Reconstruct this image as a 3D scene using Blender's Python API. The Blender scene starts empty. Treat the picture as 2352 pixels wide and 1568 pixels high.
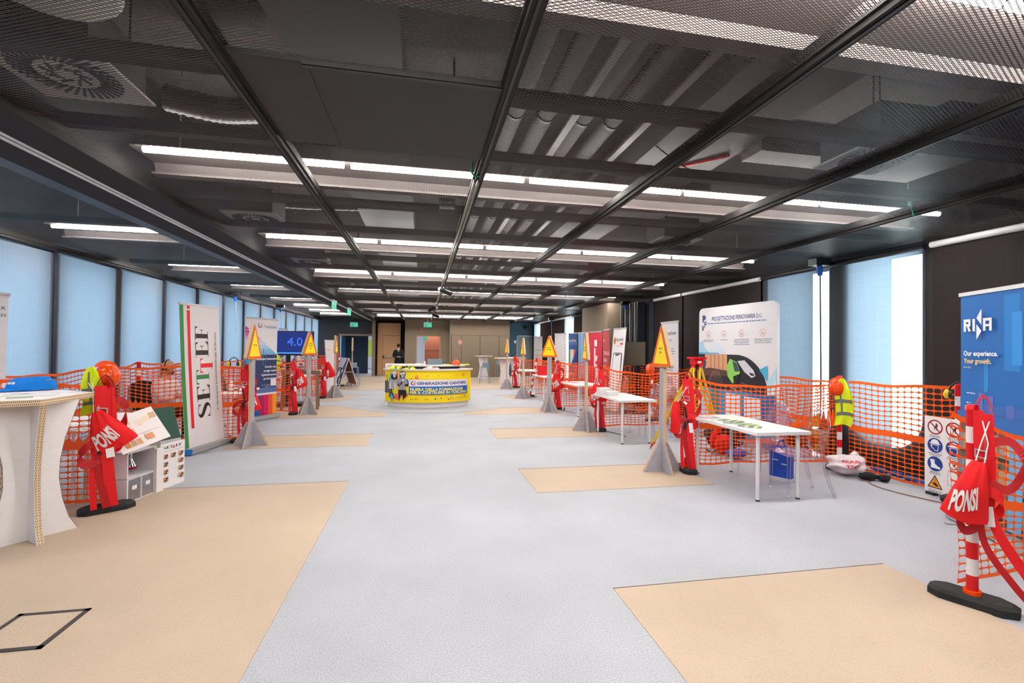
import bpy, math, random
from mathutils import Vector, Matrix
random.seed(7)
S = bpy.context.scene
C = S.collection
PI = math.pi

# ------------------------------------------------------------------ camera, world, sun, exposure
CAMH = 1.6
FPX, YAW, PITCH, ROLL = 1065.0, 0.190, 0.0128, 0.012
def _rot():
    cy, sy = math.cos(YAW), math.sin(YAW)
    Ry = Matrix(((cy, 0, -sy), (0, 1, 0), (sy, 0, cy)))
    cp, sp = math.cos(PITCH), math.sin(PITCH)
    Rx = Matrix(((1, 0, 0), (0, cp, -sp), (0, sp, cp)))
    cr, sr = math.cos(ROLL), math.sin(ROLL)
    Rz = Matrix(((cr, sr, 0), (-sr, cr, 0), (0, 0, 1)))
    return Rz @ Rx @ Ry
_R = _rot()
def _w(r): return Vector((r[0], r[2], r[1]))
cam = bpy.data.cameras.new('camera'); cam.sensor_width = 36; cam.lens = 36 * FPX / 2352
cam.clip_start = 0.05; cam.clip_end = 200
camo = bpy.data.objects.new('camera', cam); C.objects.link(camo)
_r, _u, _f = _w(_R[0]), _w(_R[1]), _w(_R[2])
mw = Matrix(((_r.x, _u.x, -_f.x, 0), (_r.y, _u.y, -_f.y, 0), (_r.z, _u.z, -_f.z, CAMH), (0, 0, 0, 1)))
camo.matrix_world = mw
S.camera = camo

W = bpy.data.worlds.new('world'); S.world = W; W.use_nodes = True
bg = W.node_tree.nodes['Background']
bg.inputs[0].default_value = (0.66, 0.80, 0.97, 1); bg.inputs[1].default_value = 2.1
sun = bpy.data.lights.new('sun', 'SUN'); sun.energy = 26; sun.angle = 0.01; sun.color = (1.0, 0.96, 0.9)
suno = bpy.data.objects.new('sun', sun); C.objects.link(suno)
suno.rotation_euler = Vector((-0.80, -0.56, -0.42)).to_track_quat('-Z', 'Y').to_euler()
S.view_settings.view_transform = 'Standard'; S.view_settings.look = 'None'
S.view_settings.exposure = 0.17; S.view_settings.gamma = 1
S.view_settings.use_curve_mapping = False
cy_ = S.cycles
cy_.use_denoising = True
cy_.max_bounces = 7; cy_.diffuse_bounces = 4; cy_.glossy_bounces = 3; cy_.transmission_bounces = 4
cy_.transparent_max_bounces = 20
cy_.caustics_reflective = False; cy_.caustics_refractive = False
cy_.sample_clamp_indirect = 6
cy_.use_adaptive_sampling = True; cy_.adaptive_threshold = 0.03

# ------------------------------------------------------------------ materials
def lin(c):
    if isinstance(c, str):
        c = tuple(int(c[i:i+2], 16) / 255 for i in (0, 2, 4))
    return tuple(x / 12.92 if x <= 0.04045 else ((x + 0.055) / 1.055) ** 2.4 for x in c)
MATS = {}
def mat(name, hexc, rough=0.6, metal=0.0, noise=0.06, scale=30.0, bump=0.0, emit=0, trans=0.0, spec=0.4, aniso=None):
    """principled material whose colour is varied by a procedural noise"""
    if name in MATS: return MATS[name]
    m = bpy.data.materials.new(name); m.use_nodes = True
    nt = m.node_tree; b = nt.nodes['Principled BSDF']
    col = lin(hexc)
    b.inputs['Roughness'].default_value = rough; b.inputs['Metallic'].default_value = metal
    b.inputs['Specular IOR Level'].default_value = spec
    b.inputs['Base Color'].default_value = (*col, 1)
    if noise or bump:
        tc = nt.nodes.new('ShaderNodeTexCoord'); n = nt.nodes.new('ShaderNodeTexNoise')
        n.inputs['Scale'].default_value = scale; n.inputs['Detail'].default_value = 3
        if aniso:
            mp = nt.nodes.new('ShaderNodeMapping'); mp.inputs['Scale'].default_value = aniso
            nt.links.new(tc.outputs['Object'], mp.inputs[0]); nt.links.new(mp.outputs[0], n.inputs[0])
        else: nt.links.new(tc.outputs['Object'], n.inputs[0])
        if noise:
            r = nt.nodes.new('ShaderNodeMapRange'); r.inputs[1].default_value = 0.25; r.inputs[2].default_value = 0.75
            r.inputs[3].default_value = 1 - noise; r.inputs[4].default_value = 1 + noise
            nt.links.new(n.outputs[0], r.inputs[0])
            mx = nt.nodes.new('ShaderNodeVectorMath'); mx.operation = 'SCALE'
            mx.inputs[0].default_value = col
            nt.links.new(r.outputs[0], mx.inputs['Scale']); nt.links.new(mx.outputs[0], b.inputs['Base Color'])
        if bump:
            bp = nt.nodes.new('ShaderNodeBump'); bp.inputs['Strength'].default_value = bump; bp.inputs['Distance'].default_value = 0.004
            nt.links.new(n.outputs[0], bp.inputs['Height']); nt.links.new(bp.outputs[0], b.inputs['Normal'])
    if emit:
        b.inputs['Emission Color'].default_value = (*col, 1); b.inputs['Emission Strength'].default_value = emit
    if trans:
        out = nt.nodes['Material Output']; t = nt.nodes.new('ShaderNodeBsdfTranslucent'); t.inputs[0].default_value = (*col, 1)
        ms = nt.nodes.new('ShaderNodeMixShader'); ms.inputs[0].default_value = trans
        nt.links.new(b.outputs[0], ms.inputs[1]); nt.links.new(t.outputs[0], ms.inputs[2]); nt.links.new(ms.outputs[0], out.inputs[0])
    MATS[name] = m
    return m
def pr(hexc):            # printing ink
    return mat('ink_' + hexc, hexc, rough=0.55, noise=0.0)
def clear_plastic():
    m = bpy.data.materials.new('clear_plastic'); m.use_nodes = True; nt = m.node_tree; nt.nodes.clear()
    out = nt.nodes.new('ShaderNodeOutputMaterial'); t = nt.nodes.new('ShaderNodeBsdfTransparent'); g = nt.nodes.new('ShaderNodeBsdfGlossy')
    t.inputs[0].default_value = (0.95, 0.94, 0.97, 1); g.inputs['Roughness'].default_value = 0.04
    g.inputs[0].default_value = (1, 0.97, 1, 1)
    f = nt.nodes.new('ShaderNodeLayerWeight'); f.inputs[0].default_value = 0.30
    ms = nt.nodes.new('ShaderNodeMixShader'); nt.links.new(f.outputs['Facing'], ms.inputs[0])
    nt.links.new(t.outputs[0], ms.inputs[1]); nt.links.new(g.outputs[0], ms.inputs[2]); nt.links.new(ms.outputs[0], out.inputs[0])
    return m
def glass_mat():
    m = bpy.data.materials.new('window_glass'); m.use_nodes = True; nt = m.node_tree; nt.nodes.clear()
    out = nt.nodes.new('ShaderNodeOutputMaterial'); t = nt.nodes.new('ShaderNodeBsdfTransparent'); g = nt.nodes.new('ShaderNodeBsdfGlossy')
    t.inputs[0].default_value = (0.86, 0.95, 0.97, 1); g.inputs['Roughness'].default_value = 0.02
    ms = nt.nodes.new('ShaderNodeMixShader'); ms.inputs[0].default_value = 0.06
    nt.links.new(t.outputs[0], ms.inputs[1]); nt.links.new(g.outputs[0], ms.inputs[2]); nt.links.new(ms.outputs[0], out.inputs[0])
    return m
def mesh_metal(name, hexc, a, b_, w):
    """expanded metal: diamond lattice of strands, open between them"""
    m = bpy.data.materials.new(name); m.use_nodes = True; nt = m.node_tree
    p = nt.nodes['Principled BSDF']; out = nt.nodes['Material Output']
    p.inputs['Base Color'].default_value = (*lin(hexc), 1); p.inputs['Roughness'].default_value = 0.45; p.inputs['Metallic'].default_value = 0.0
    geo = nt.nodes.new('ShaderNodeNewGeometry'); sx = nt.nodes.new('ShaderNodeSeparateXYZ'); nt.links.new(geo.outputs['Position'], sx.inputs[0])
    def mth(op, i, j=None):
        n = nt.nodes.new('ShaderNodeMath'); n.operation = op
        for k, v in enumerate((i, j)):
            if v is None: continue
            if isinstance(v, (int, float)): n.inputs[k].default_value = v
            else: nt.links.new(v, n.inputs[k])
        return n.outputs[0]
    xa = mth('DIVIDE', sx.outputs[0], a); yb = mth('DIVIDE', sx.outputs[1], b_)
    u = mth('FRACT', mth('ADD', xa, yb)); v = mth('FRACT', mth('SUBTRACT', xa, yb))
    s = mth('MAXIMUM', mth('LESS_THAN', u, w), mth('LESS_THAN', v, w))
    t = nt.nodes.new('ShaderNodeBsdfTransparent'); ms = nt.nodes.new('ShaderNodeMixShader')
    nt.links.new(s, ms.inputs[0]); nt.links.new(t.outputs[0], ms.inputs[1]); nt.links.new(p.outputs[0], ms.inputs[2]); nt.links.new(ms.outputs[0], out.inputs[0])
    return m
def fabric_blind(name, hexc, tr, ripple=0.05, front=None):
    m = bpy.data.materials.new(name); m.use_nodes = True; nt = m.node_tree; nt.nodes.clear()
    out = nt.nodes.new('ShaderNodeOutputMaterial'); d = nt.nodes.new('ShaderNodeBsdfDiffuse'); t = nt.nodes.new('ShaderNodeBsdfTranslucent')
    tc = nt.nodes.new('ShaderNodeTexCoord'); mp = nt.nodes.new('ShaderNodeMapping'); mp.inputs['Scale'].default_value = (60, 60, 1.2)
    n = nt.nodes.new('ShaderNodeTexNoise'); n.inputs['Scale'].default_value = 1.5; n.inputs['Detail'].default_value = 4
    mp2 = nt.nodes.new('ShaderNodeMapping'); mp2.inputs['Scale'].default_value = (2, 2, 90); n2 = nt.nodes.new('ShaderNodeTexNoise'); n2.inputs['Scale'].default_value = 1.5
    nt.links.new(tc.outputs['Object'], mp.inputs[0]); nt.links.new(mp.outputs[0], n.inputs[0])
    nt.links.new(tc.outputs['Object'], mp2.inputs[0]); nt.links.new(mp2.outputs[0], n2.inputs[0])
    ad = nt.nodes.new('ShaderNodeMath'); nt.links.new(n.outputs[0], ad.inputs[0]); nt.links.new(n2.outputs[0], ad.inputs[1])
    r = nt.nodes.new('ShaderNodeMapRange'); r.inputs[1].default_value = 0.7; r.inputs[2].default_value = 1.3; r.inputs[3].default_value = 1 - ripple; r.inputs[4].default_value = 1 + ripple
    nt.links.new(ad.outputs[0], r.inputs[0])
    sc = nt.nodes.new('ShaderNodeVectorMath'); sc.operation = 'SCALE'; sc.inputs[0].default_value = lin(hexc); nt.links.new(r.outputs[0], sc.inputs['Scale'])
    nt.links.new(sc.outputs[0], t.inputs[0])
    sd = nt.nodes.new('ShaderNodeVectorMath'); sd.operation = 'SCALE'; sd.inputs[0].default_value = lin(front or hexc); nt.links.new(r.outputs[0], sd.inputs['Scale']); nt.links.new(sd.outputs[0], d.inputs[0])
    ms = nt.nodes.new('ShaderNodeMixShader'); ms.inputs[0].default_value = tr
    nt.links.new(d.outputs[0], ms.inputs[1]); nt.links.new(t.outputs[0], ms.inputs[2]); nt.links.new(ms.outputs[0], out.inputs[0])
    return m
def edge_board(name, dark, light, n):
    """cut edge of honeycomb cardboard: little cells along the edge"""
    m = bpy.data.materials.new(name); m.use_nodes = True; nt = m.node_tree; p = nt.nodes['Principled BSDF']; p.inputs['Roughness'].default_value = 0.8
    tc = nt.nodes.new('ShaderNodeTexCoord'); v = nt.nodes.new('ShaderNodeTexBrick')
    v.inputs['Scale'].default_value = n; v.inputs['Color1'].default_value = (*lin(dark), 1); v.inputs['Color2'].default_value = (*lin(dark), 1)
    v.inputs['Mortar'].default_value = (*lin(light), 1); v.inputs['Mortar Size'].default_value = 0.12; v.inputs['Brick Width'].default_value = 0.35; v.inputs['Row Height'].default_value = 0.5
    sx = nt.nodes.new('ShaderNodeSeparateXYZ'); cb = nt.nodes.new('ShaderNodeCombineXYZ'); a = nt.nodes.new('ShaderNodeMath')
    nt.links.new(tc.outputs['Object'], sx.inputs[0]); nt.links.new(sx.outputs[0], a.inputs[0]); nt.links.new(sx.outputs[1], a.inputs[1])
    nt.links.new(a.outputs[0], cb.inputs[0]); nt.links.new(sx.outputs[2], cb.inputs[1]); nt.links.new(cb.outputs[0], v.inputs[0])
    nt.links.new(v.outputs[0], p.inputs['Base Color'])
    return m
def carpet(name, hexc, sc, amt):
    m = bpy.data.materials.new(name); m.use_nodes = True; nt = m.node_tree; p = nt.nodes['Principled BSDF']; p.inputs['Roughness'].default_value = 0.72; p.inputs['Specular IOR Level'].default_value = 0.35
    g = nt.nodes.new('ShaderNodeNewGeometry'); col = lin(hexc)
    n = nt.nodes.new('ShaderNodeTexNoise'); n.inputs['Scale'].default_value = sc; n.inputs['Detail'].default_value = 2
    n2 = nt.nodes.new('ShaderNodeTexNoise'); n2.inputs['Scale'].default_value = 1.3; n2.inputs['Detail'].default_value = 4
    nt.links.new(g.outputs['Position'], n.inputs[0]); nt.links.new(g.outputs['Position'], n2.inputs[0])
    r = nt.nodes.new('ShaderNodeMapRange'); r.inputs[1].default_value = 0.3; r.inputs[2].default_value = 0.7; r.inputs[3].default_value = 1 - amt; r.inputs[4].default_value = 1 + amt
    r2 = nt.nodes.new('ShaderNodeMapRange'); r2.inputs[1].default_value = 0.35; r2.inputs[2].default_value = 0.65; r2.inputs[3].default_value = 0.955; r2.inputs[4].default_value = 1.045
    nt.links.new(n.outputs[0], r.inputs[0]); nt.links.new(n2.outputs[0], r2.inputs[0])
    mu = nt.nodes.new('ShaderNodeMath'); mu.operation = 'MULTIPLY'; nt.links.new(r.outputs[0], mu.inputs[0]); nt.links.new(r2.outputs[0], mu.inputs[1])
    s = nt.nodes.new('ShaderNodeVectorMath'); s.operation = 'SCALE'; s.inputs[0].default_value = col; nt.links.new(mu.outputs[0], s.inputs['Scale']); nt.links.new(s.outputs[0], p.inputs['Base Color'])
    b = nt.nodes.new('ShaderNodeBump'); b.inputs['Strength'].default_value = 0.25; b.inputs['Distance'].default_value = 0.003
    nt.links.new(n.outputs[0], b.inputs['Height']); nt.links.new(b.outputs[0], p.inputs['Normal'])
    return m
CLEAR = clear_plastic(); GLASS = glass_mat()
WHITE = mat('white_laminate', 'F2F0EE', 0.35, noise=0.02)
WMET = mat('white_metal', 'EEEEF2', 0.3, noise=0.02)
ALU = mat('aluminium', 'C9C9CC', 0.35, 0.6, noise=0.05)
BLACK = mat('black_rubber', '26262A', 0.75, noise=0.15, scale=80, bump=0.2)
BLKP = mat('black_plastic', '1B1C20', 0.4, noise=0.05)
DARK = mat('anthracite_paint', '2B2A2C', 0.6, noise=0.08)
WALLD = mat('anthracite_panel', '332F31', 0.85, noise=0.12, scale=400)
TAUPE = mat('taupe_panel', '8B7C6A', 0.8, noise=0.06, scale=8, aniso=(6, 6, 60))
RED = mat('red_webbing', 'E3121F', 0.6, noise=0.05)
REDD = mat('dark_red_webbing', 'B4101A', 0.6, noise=0.05)
REDF = mat('red_fabric', 'E5151C', 0.75, noise=0.08, scale=12, bump=0.3)
REDP = mat('red_plastic', 'D8121C', 0.3, noise=0.03)
WPL = mat('white_plastic', 'F4F1F2', 0.4, noise=0.02)
ORG = mat('orange_net_plastic', 'FF6420', 0.45, noise=0.04, trans=0.25)
ORGH = mat('orange_helmet_plastic', 'F5500F', 0.15, noise=0.02)
YEL = mat('hivis_yellow_fabric', 'DDF01E', 0.8, noise=0.06, scale=14, bump=0.3)
GREYR = mat('grey_reflective_tape', '6F756F', 0.4, noise=0.05)
GREYB = mat('grey_board', 'A3A2AC', 0.7, noise=0.08, scale=12)
HONEY = edge_board('honeycomb_edge', '7A4E30', 'DCC4A0', 24)
KRAFT = mat('kraft_edge', 'C9A77C', 0.8, noise=0.1, scale=60)
BLUEH = mat('blue_cotton', '0E7FE0', 0.85, noise=0.05, scale=40, bump=0.3)
WOODD = mat('oak_veneer', 'CFA276', 0.5, noise=0.12, scale=3, aniso=(4, 4, 60))
SKIN = mat('skin', 'C99478', 0.5, noise=0.04)
CHROME = mat('chrome', 'DADADE', 0.12, 1.0, noise=0.0)
YELP = mat('yellow_painted_fibreglass', 'E8C40C', 0.35, noise=0.05)
MESHM = mesh_metal('expanded_metal', '352F30', 0.045, 0.020, 0.165)

# ------------------------------------------------------------------ objects
def link(o, parent=None):
    C.objects.link(o)
    if parent is not None: o.parent = parent
    return o
def tag(o, label=None, cat=None, group=None, kind=None):
    if label: o['label'] = label
    if cat: o['category'] = cat
    if group: o['group'] = group
    if kind: o['kind'] = kind
    return o
def thing(name, label, cat, loc=(0, 0, 0), rz=0.0, group=None):
    o = bpy.data.objects.new(name, None); C.objects.link(o)
    o.empty_display_size = 0.1; o.location = loc; o.rotation_euler = (0, 0, rz)
    return tag(o, label, cat, group)
def copy_tree(o, parent=None):
    c = o.copy(); C.objects.link(c)
    if parent is not None: c.parent = parent
    for ch in [x for x in C.objects if x.parent == o]: copy_tree(ch, c)
    return c

class MB:
    def __init__(s): s.v = []; s.f = []; s.m = []; s.ms = []; s.k = 0; s.sm = []; s.smooth = False; s.T = Matrix.Identity(4)
    def mat(s, m):
        if m not in s.ms: s.ms.append(m)
        s.k = s.ms.index(m); return s
    def add(s, vs, fs, smooth=None):
        b = len(s.v)
        for p in vs: s.v.append(s.T @ Vector(p))
        for f in fs: s.f.append(tuple(b + i for i in f)); s.m.append(s.k); s.sm.append(s.smooth if smooth is None else smooth)
        return s
    def box(s, x0, y0, z0, x1, y1, z1):
        return s.add([(x0, y0, z0), (x1, y0, z0), (x1, y1, z0), (x0, y1, z0), (x0, y0, z1), (x1, y0, z1), (x1, y1, z1), (x0, y1, z1)],
                     [(0, 3, 2, 1), (4, 5, 6, 7), (0, 1, 5, 4), (1, 2, 6, 5), (2, 3, 7, 6), (3, 0, 4, 7)], False)
    def cbox(s, c, d): return s.box(c[0]-d[0]/2, c[1]-d[1]/2, c[2]-d[2]/2, c[0]+d[0]/2, c[1]+d[1]/2, c[2]+d[2]/2)
    def beam(s, p, q, w, h, up=(0, 0, 1)):
        p, q = Vector(p), Vector(q); d = (q - p).normalized(); up = Vector(up)
        if abs(d.dot(up)) > 0.98: up = Vector((1, 0, 0))
        a = d.cross(up).normalized() * w / 2; b = a.cross(d).normalized() * h / 2
        return s.add([p-a-b, p+a-b, p+a+b, p-a+b, q-a-b, q+a-b, q+a+b, q-a+b],
                     [(0, 3, 2, 1), (4, 5, 6, 7), (0, 1, 5, 4), (1, 2, 6, 5), (2, 3, 7, 6), (3, 0, 4, 7)], False)
    def tube(s, pts, r, n=10, cap=True):
        pts = [Vector(p) for p in pts]; rs = r if isinstance(r, (list, tuple)) else [r] * len(pts)
        vs = []; fs = []; pa = None
        for i, p in enumerate(pts):
            d = (pts[min(i+1, len(pts)-1)] - pts[max(i-1, 0)]).normalized()
            if pa is None:
                a = d.cross(Vector((0, 0, 1)));
                if a.length < 0.05: a = d.cross(Vector((1, 0, 0)))
            else: a = pa - d * pa.dot(d)
            a.normalize(); pa = a; b = d.cross(a)
            for j in range(n):
                t = 2 * PI * j / n; vs.append(p + (a * math.cos(t) + b * math.sin(t)) * rs[i])
        for i in range(len(pts) - 1):
            for j in range(n): k = (j + 1) % n; fs.append((i*n+j, i*n+k, (i+1)*n+k, (i+1)*n+j))
        s.add(vs, fs, True)
        if cap:
            s.add([vs[j] for j in range(n)], [tuple(reversed(range(n)))], False)
            s.add([vs[(len(pts)-1)*n + j] for j in range(n)], [tuple(range(n))], False)
        return s
    def lathe(s, prof, n=24, c=(0, 0, 0), sx=1, sy=1):
        vs = []; fs = []
        for r, z in prof:
            for j in range(n): t = 2*PI*j/n; vs.append((c[0]+r*math.cos(t)*sx, c[1]+r*math.sin(t)*sy, c[2]+z))
        for i in range(len(prof)-1):
            for j in range(n): k = (j+1) % n; fs.append((i*n+j, i*n+k, (i+1)*n+k, (i+1)*n+j))
        return s.add(vs, fs, True)
    def ball(s, c, r, n=14, m=9):
        r = r if isinstance(r, (tuple, list)) else (r, r, r)
        vs = []; fs = []
        for i in range(m+1):
            a = PI*i/m
            for j in range(n): t = 2*PI*j/n; vs.append((c[0]+r[0]*math.sin(a)*math.cos(t), c[1]+r[1]*math.sin(a)*math.sin(t), c[2]-r[2]*math.cos(a)))
        for i in range(m):
            for j in range(n): k = (j+1) % n; fs.append((i*n+j, i*n+k, (i+1)*n+k, (i+1)*n+j))
        return s.add(vs, fs, True)
    def prism(s, pts, t, frame=None, bevel=0):
        """outline pts (u,v) extruded by t along the frame's normal; frame = (O,U,V,N)"""
        O, U, V, N = [Vector(x) for x in (frame or ((0, 0, 0), (1, 0, 0), (0, 0, 1), (0, -1, 0)))]
        n = len(pts); vs = [O + U*a + V*b for a, b in pts] + [O + U*a + V*b - N*t for a, b in pts]
        fs = [tuple(range(n)), tuple(reversed(range(n, 2*n)))] + [(i, n+i, n+(i+1) % n, (i+1) % n) for i in range(n)]
        return s.add(vs, fs, False)
    def ribbon(s, pts, w, side, t=0.003):
        """a strap: pts along its middle, side = direction of its width"""
        pts = [Vector(p) for p in pts]; vs = []; fs = []
        sides = side if isinstance(side, list) else [side] * len(pts)
        for i, p in enumerate(pts):
            d = (pts[min(i+1, len(pts)-1)] - pts[max(i-1, 0)]).normalized(); a = Vector(sides[i]); a = (a - d*a.dot(d)).normalized(); b = d.cross(a).normalized()
            for x, y in ((-1, -1), (1, -1), (1, 1), (-1, 1)): vs.append(p + a*x*w/2 + b*y*t/2)
        for i in range(len(pts)-1):
            for j in range(4): k = (j+1) % 4; fs.append((i*4+j, i*4+k, (i+1)*4+k, (i+1)*4+j))
        n = len(pts)-1; fs += [(3, 2, 1, 0), (n*4, n*4+1, n*4+2, n*4+3)]
        return s.add(vs, fs, False)
    def grid(s, fn, nu, nv, smooth=True, closed=False):
        vs = [fn(i/nu, j/nv) for j in range(nv+1) for i in range(nu+1)]
        fs = [(j*(nu+1)+i, j*(nu+1)+i+1, (j+1)*(nu+1)+i+1, (j+1)*(nu+1)+i) for j in range(nv) for i in range(nu)]
        return s.add(vs, fs, smooth)
    def build(s, name, parent=None, m=None):
        me = bpy.data.meshes.new(name)
        me.from_pydata([tuple(v) for v in s.v], [], s.f)
        if m is not None and not s.ms: s.ms = [m]
        for x in s.ms: me.materials.append(x)
        me.polygons.foreach_set('material_index', s.m); me.polygons.foreach_set('use_smooth', s.sm)
        me.update()
        return link(bpy.data.objects.new(name, me), parent)
def smooth_path(pts, n=6):
    pts = [Vector(p) for p in pts]; out = []
    for i in range(len(pts)-1):
        p0 = pts[max(i-1, 0)]; p1 = pts[i]; p2 = pts[i+1]; p3 = pts[min(i+2, len(pts)-1)]
        for k in range(n):
            t = k/n; out.append(0.5*((2*p1) + (p2-p0)*t + (2*p0-5*p1+4*p2-p3)*t*t + (3*p1-p0-3*p2+p3)*t**3))
    out.append(pts[-1]); return out
def mb(m): return MB().mat(m)

# ------------------------------------------------------------------ printing: flat inks laid on a surface
_TX = {}
def text_geo(s, bold=0.0):
    k = (s, bold)
    if k not in _TX:
        cu = bpy.data.curves.new('t', 'FONT'); cu.body = s; cu.size = 1; cu.offset = bold; cu.resolution_u = 3
        ob = bpy.data.objects.new('t', cu); me = bpy.data.meshes.new_from_object(ob)
        vs = [(v.co.x, v.co.y) for v in me.vertices]; fs = [tuple(p.vertices) for p in me.polygons]
        bpy.data.objects.remove(ob); bpy.data.meshes.remove(me); bpy.data.curves.remove(cu)
        x0 = min((v[0] for v in vs), default=0); x1 = max((v[0] for v in vs), default=0)
        _TX[k] = ([(x-x0, y) for x, y in vs], fs, x1-x0)
    return _TX[k]
class Art:
    def __init__(s, fn=None, off=0.0012):
        s.fn = fn or (lambda u, v, d: (u, -d, v)); s.mb = MB(); s.L = 0; s.off = off
    def _p(s, u, v): return s.fn(u, v, s.off + s.L * 0.0004)
    def poly(s, pts, c, layer=None):
        s.L = s.L + 1 if layer is None else layer
        s.mb.mat(pr(c)).add([s._p(*p) for p in pts], [tuple(range(len(pts)))], False); return s
    def rect(s, x, y, w, h, c, n=1, layer=None):
        s.L = s.L + 1 if layer is None else layer
        vs = []; fs = []
        for i in range(n+1): vs += [s._p(x+w*i/n, y), s._p(x+w*i/n, y+h)]
        for i in range(n): fs.append((2*i, 2*i+2, 2*i+3, 2*i+1))
        s.mb.mat(pr(c)).add(vs, fs, False); return s
    def disc(s, x, y, r, c, n=24, ry=None, layer=None):
        return s.poly([(x+r*math.cos(2*PI*i/n), y+(ry or r)*math.sin(2*PI*i/n)) for i in range(n)], c, layer)
    def ring(s, x, y, r, w, c, n=32, a0=0, a1=2*PI, ry=None):
        s.L += 1; k = (ry or r)/r
        vs = []; fs = []
        for i in range(n+1):
            t = a0+(a1-a0)*i/n
            vs += [s._p(x+r*math.cos(t), y+k*r*math.sin(t)), s._p(x+(r-w)*math.cos(t), y+k*(r-w)*math.sin(t))]
        for i in range(n): fs.append((2*i, 2*i+2, 2*i+3, 2*i+1))
        s.mb.mat(pr(c)).add(vs, fs, False); return s
    def line(s, x0, y0, x1, y1, w, c):
        d = Vector((x1-x0, y1-y0)).normalized()*w/2; return s.poly([(x0+d.y, y0-d.x), (x1+d.y, y1-d.x), (x1-d.y, y1+d.x), (x0-d.y, y0+d.x)], c)
    def text(s, t, x, y, size, c, align='L', sx=1.0, rot=0, bold=0.0, width=None):
        s.L += 1; vs, fs, w = text_geo(t, bold)
        if width: sx = width / (w*size)
        o = {'L': 0, 'C': -w/2, 'R': -w}[align]; cr, sr = math.cos(rot), math.sin(rot)
        q = []
        for a, b in vs:
            a = (a+o)*size*sx; b = b*size; q.append(s._p(x+a*cr-b*sr, y+a*sr+b*cr))
        s.mb.mat(pr(c)).add(q, fs, False); return s
    def build(s, parent, name='printed_graphic'):
        o = s.mb.build(name, parent); return o
def lattice_lines(a, x, y, w, n, lh, c, jag=0.3, seed=1, align='L'):
    """rows of small unreadable print"""
    r = random.Random(seed)
    for i in range(n):
        ww = w*(1-jag*r.random()); xx = x if align == 'L' else (x-ww/2 if align == 'C' else x-ww)
        k = 0
        while k < ww - 0.004:
            l = min(ww-k, lh*(1.0+2.2*r.random())); a.rect(xx+k, y-i*lh*1.9, l, lh*0.8, c, layer=3); k += l+lh*0.5

# ================================================================== THE ROOM
def struct(name, b, parent=None):
    o = b.build(name, parent)
    if parent is None: o['kind'] = 'structure'
    return o
XL, XR, YB, YF, ZC = -5.2, 6.2, 26.0, -4.5, 3.0
FLOORM = carpet('grey_carpet', 'ABAEB6', 150, 0.26); BEIGE = carpet('beige_carpet', 'BCA995', 210, 0.16)
struct('floor', mb(FLOORM).box(-7, YF, -0.1, 8, 38, 0))
SLAB = mat('sprayed_concrete', '4E4A48', 0.95, noise=0.5, scale=45, bump=1.0)
b = mb(SLAB).box(XL-0.4, YF, 3.95, XR+0.4, YB+0.2, 4.1); struct('ceiling', b)

# beige carpet areas (1 m deep, one per stand)
def carpet_rect(x0, y0, x1, y1, lab):
    o = mb(BEIGE).box(x0, y0, 0, x1, y1, 0.004).build('carpet_area'); tag(o, lab, 'carpet')
    mb(mat('carpet_joint', '5A4A48', 0.8)).box(x0, y1, 0, x1, y1+0.006, 0.0055).build('edge_strip', o)
    return o
carpet_rect(-5.1, YF+0.2, -0.83, 5.74, 'large beige carpet area filling the left foreground up to the white high table')
carpet_rect(1.27, 1.2, 3.43, 2.92, 'beige carpet rectangle in the right foreground with a dark back edge')
carpet_rect(1.26, 4.98, 3.43, 5.98, 'beige carpet rectangle under the nearest warning sign on the right')
carpet_rect(1.30, 8.03, 3.35, 9.0, 'beige carpet rectangle under the second warning sign on the right')
carpet_rect(1.0, 10.95, 3.4, 12.1, 'beige carpet strip right of the yellow desk beside the third warning sign')
carpet_rect(1.6, 14.05, 3.4, 15.2, 'beige carpet strip beside the fourth warning sign on the right')
carpet_rect(-2.95, 7.74, -0.86, 8.76, 'beige carpet rectangle under the nearest warning sign on the left')
carpet_rect(-3.3, 10.85, -0.83, 12.9, 'beige carpet area left of the yellow desk')
carpet_rect(-3.2, 14.0, -0.9, 15.6, 'beige carpet strip behind the yellow desk on the left')
o = mb(BEIGE).box(-5.1, 17.4, 0, 6.1, 24.45, 0.004).box(-4.4, 24.45, 0, -0.95, 25.6, 0.004).build('carpet_area'); tag(o, 'wide beige carpet field at the far end of the hall', 'carpet')
o = mb(FLOORM).prism([(2.52*math.cos(2*PI*i/96), 2.52*math.sin(2*PI*i/96)) for i in range(96)], 0.0012, ((0.22, 13.85, 0.0062), (1, 0, 0), (0, 1, 0), (0, 0, 1))).build('carpet_area'); tag(o, 'round grey carpet circle under the yellow reception desk', 'carpet')

# floor socket cover, dark outline
def floor_box():
    t = thing('floor_box_cover', 'floor access cover with dark outline set in the beige carpet, lower left', 'floor cover', (-1.94, 2.86, 0.0045))
    cs = [(0, 0), (0, 0.35), (-0.34, 0.35), (-0.34, 0)]
    f = mb(mat('socket_frame', '3A3538', 0.6))
    w = 0.014
    for i in range(4):
        (x0, y0), (x1, y1) = cs[i], cs[(i+1) % 4]
        f.box(min(x0, x1)-w, min(y0, y1)-w, 0, max(x0, x1)+w, max(y0, y1)+w, 0.004)
    f.build('frame', t); mb(BEIGE).box(-0.33, 0.01, 0, -0.01, 0.34, 0.003).build('lid', t)
floor_box()

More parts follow.
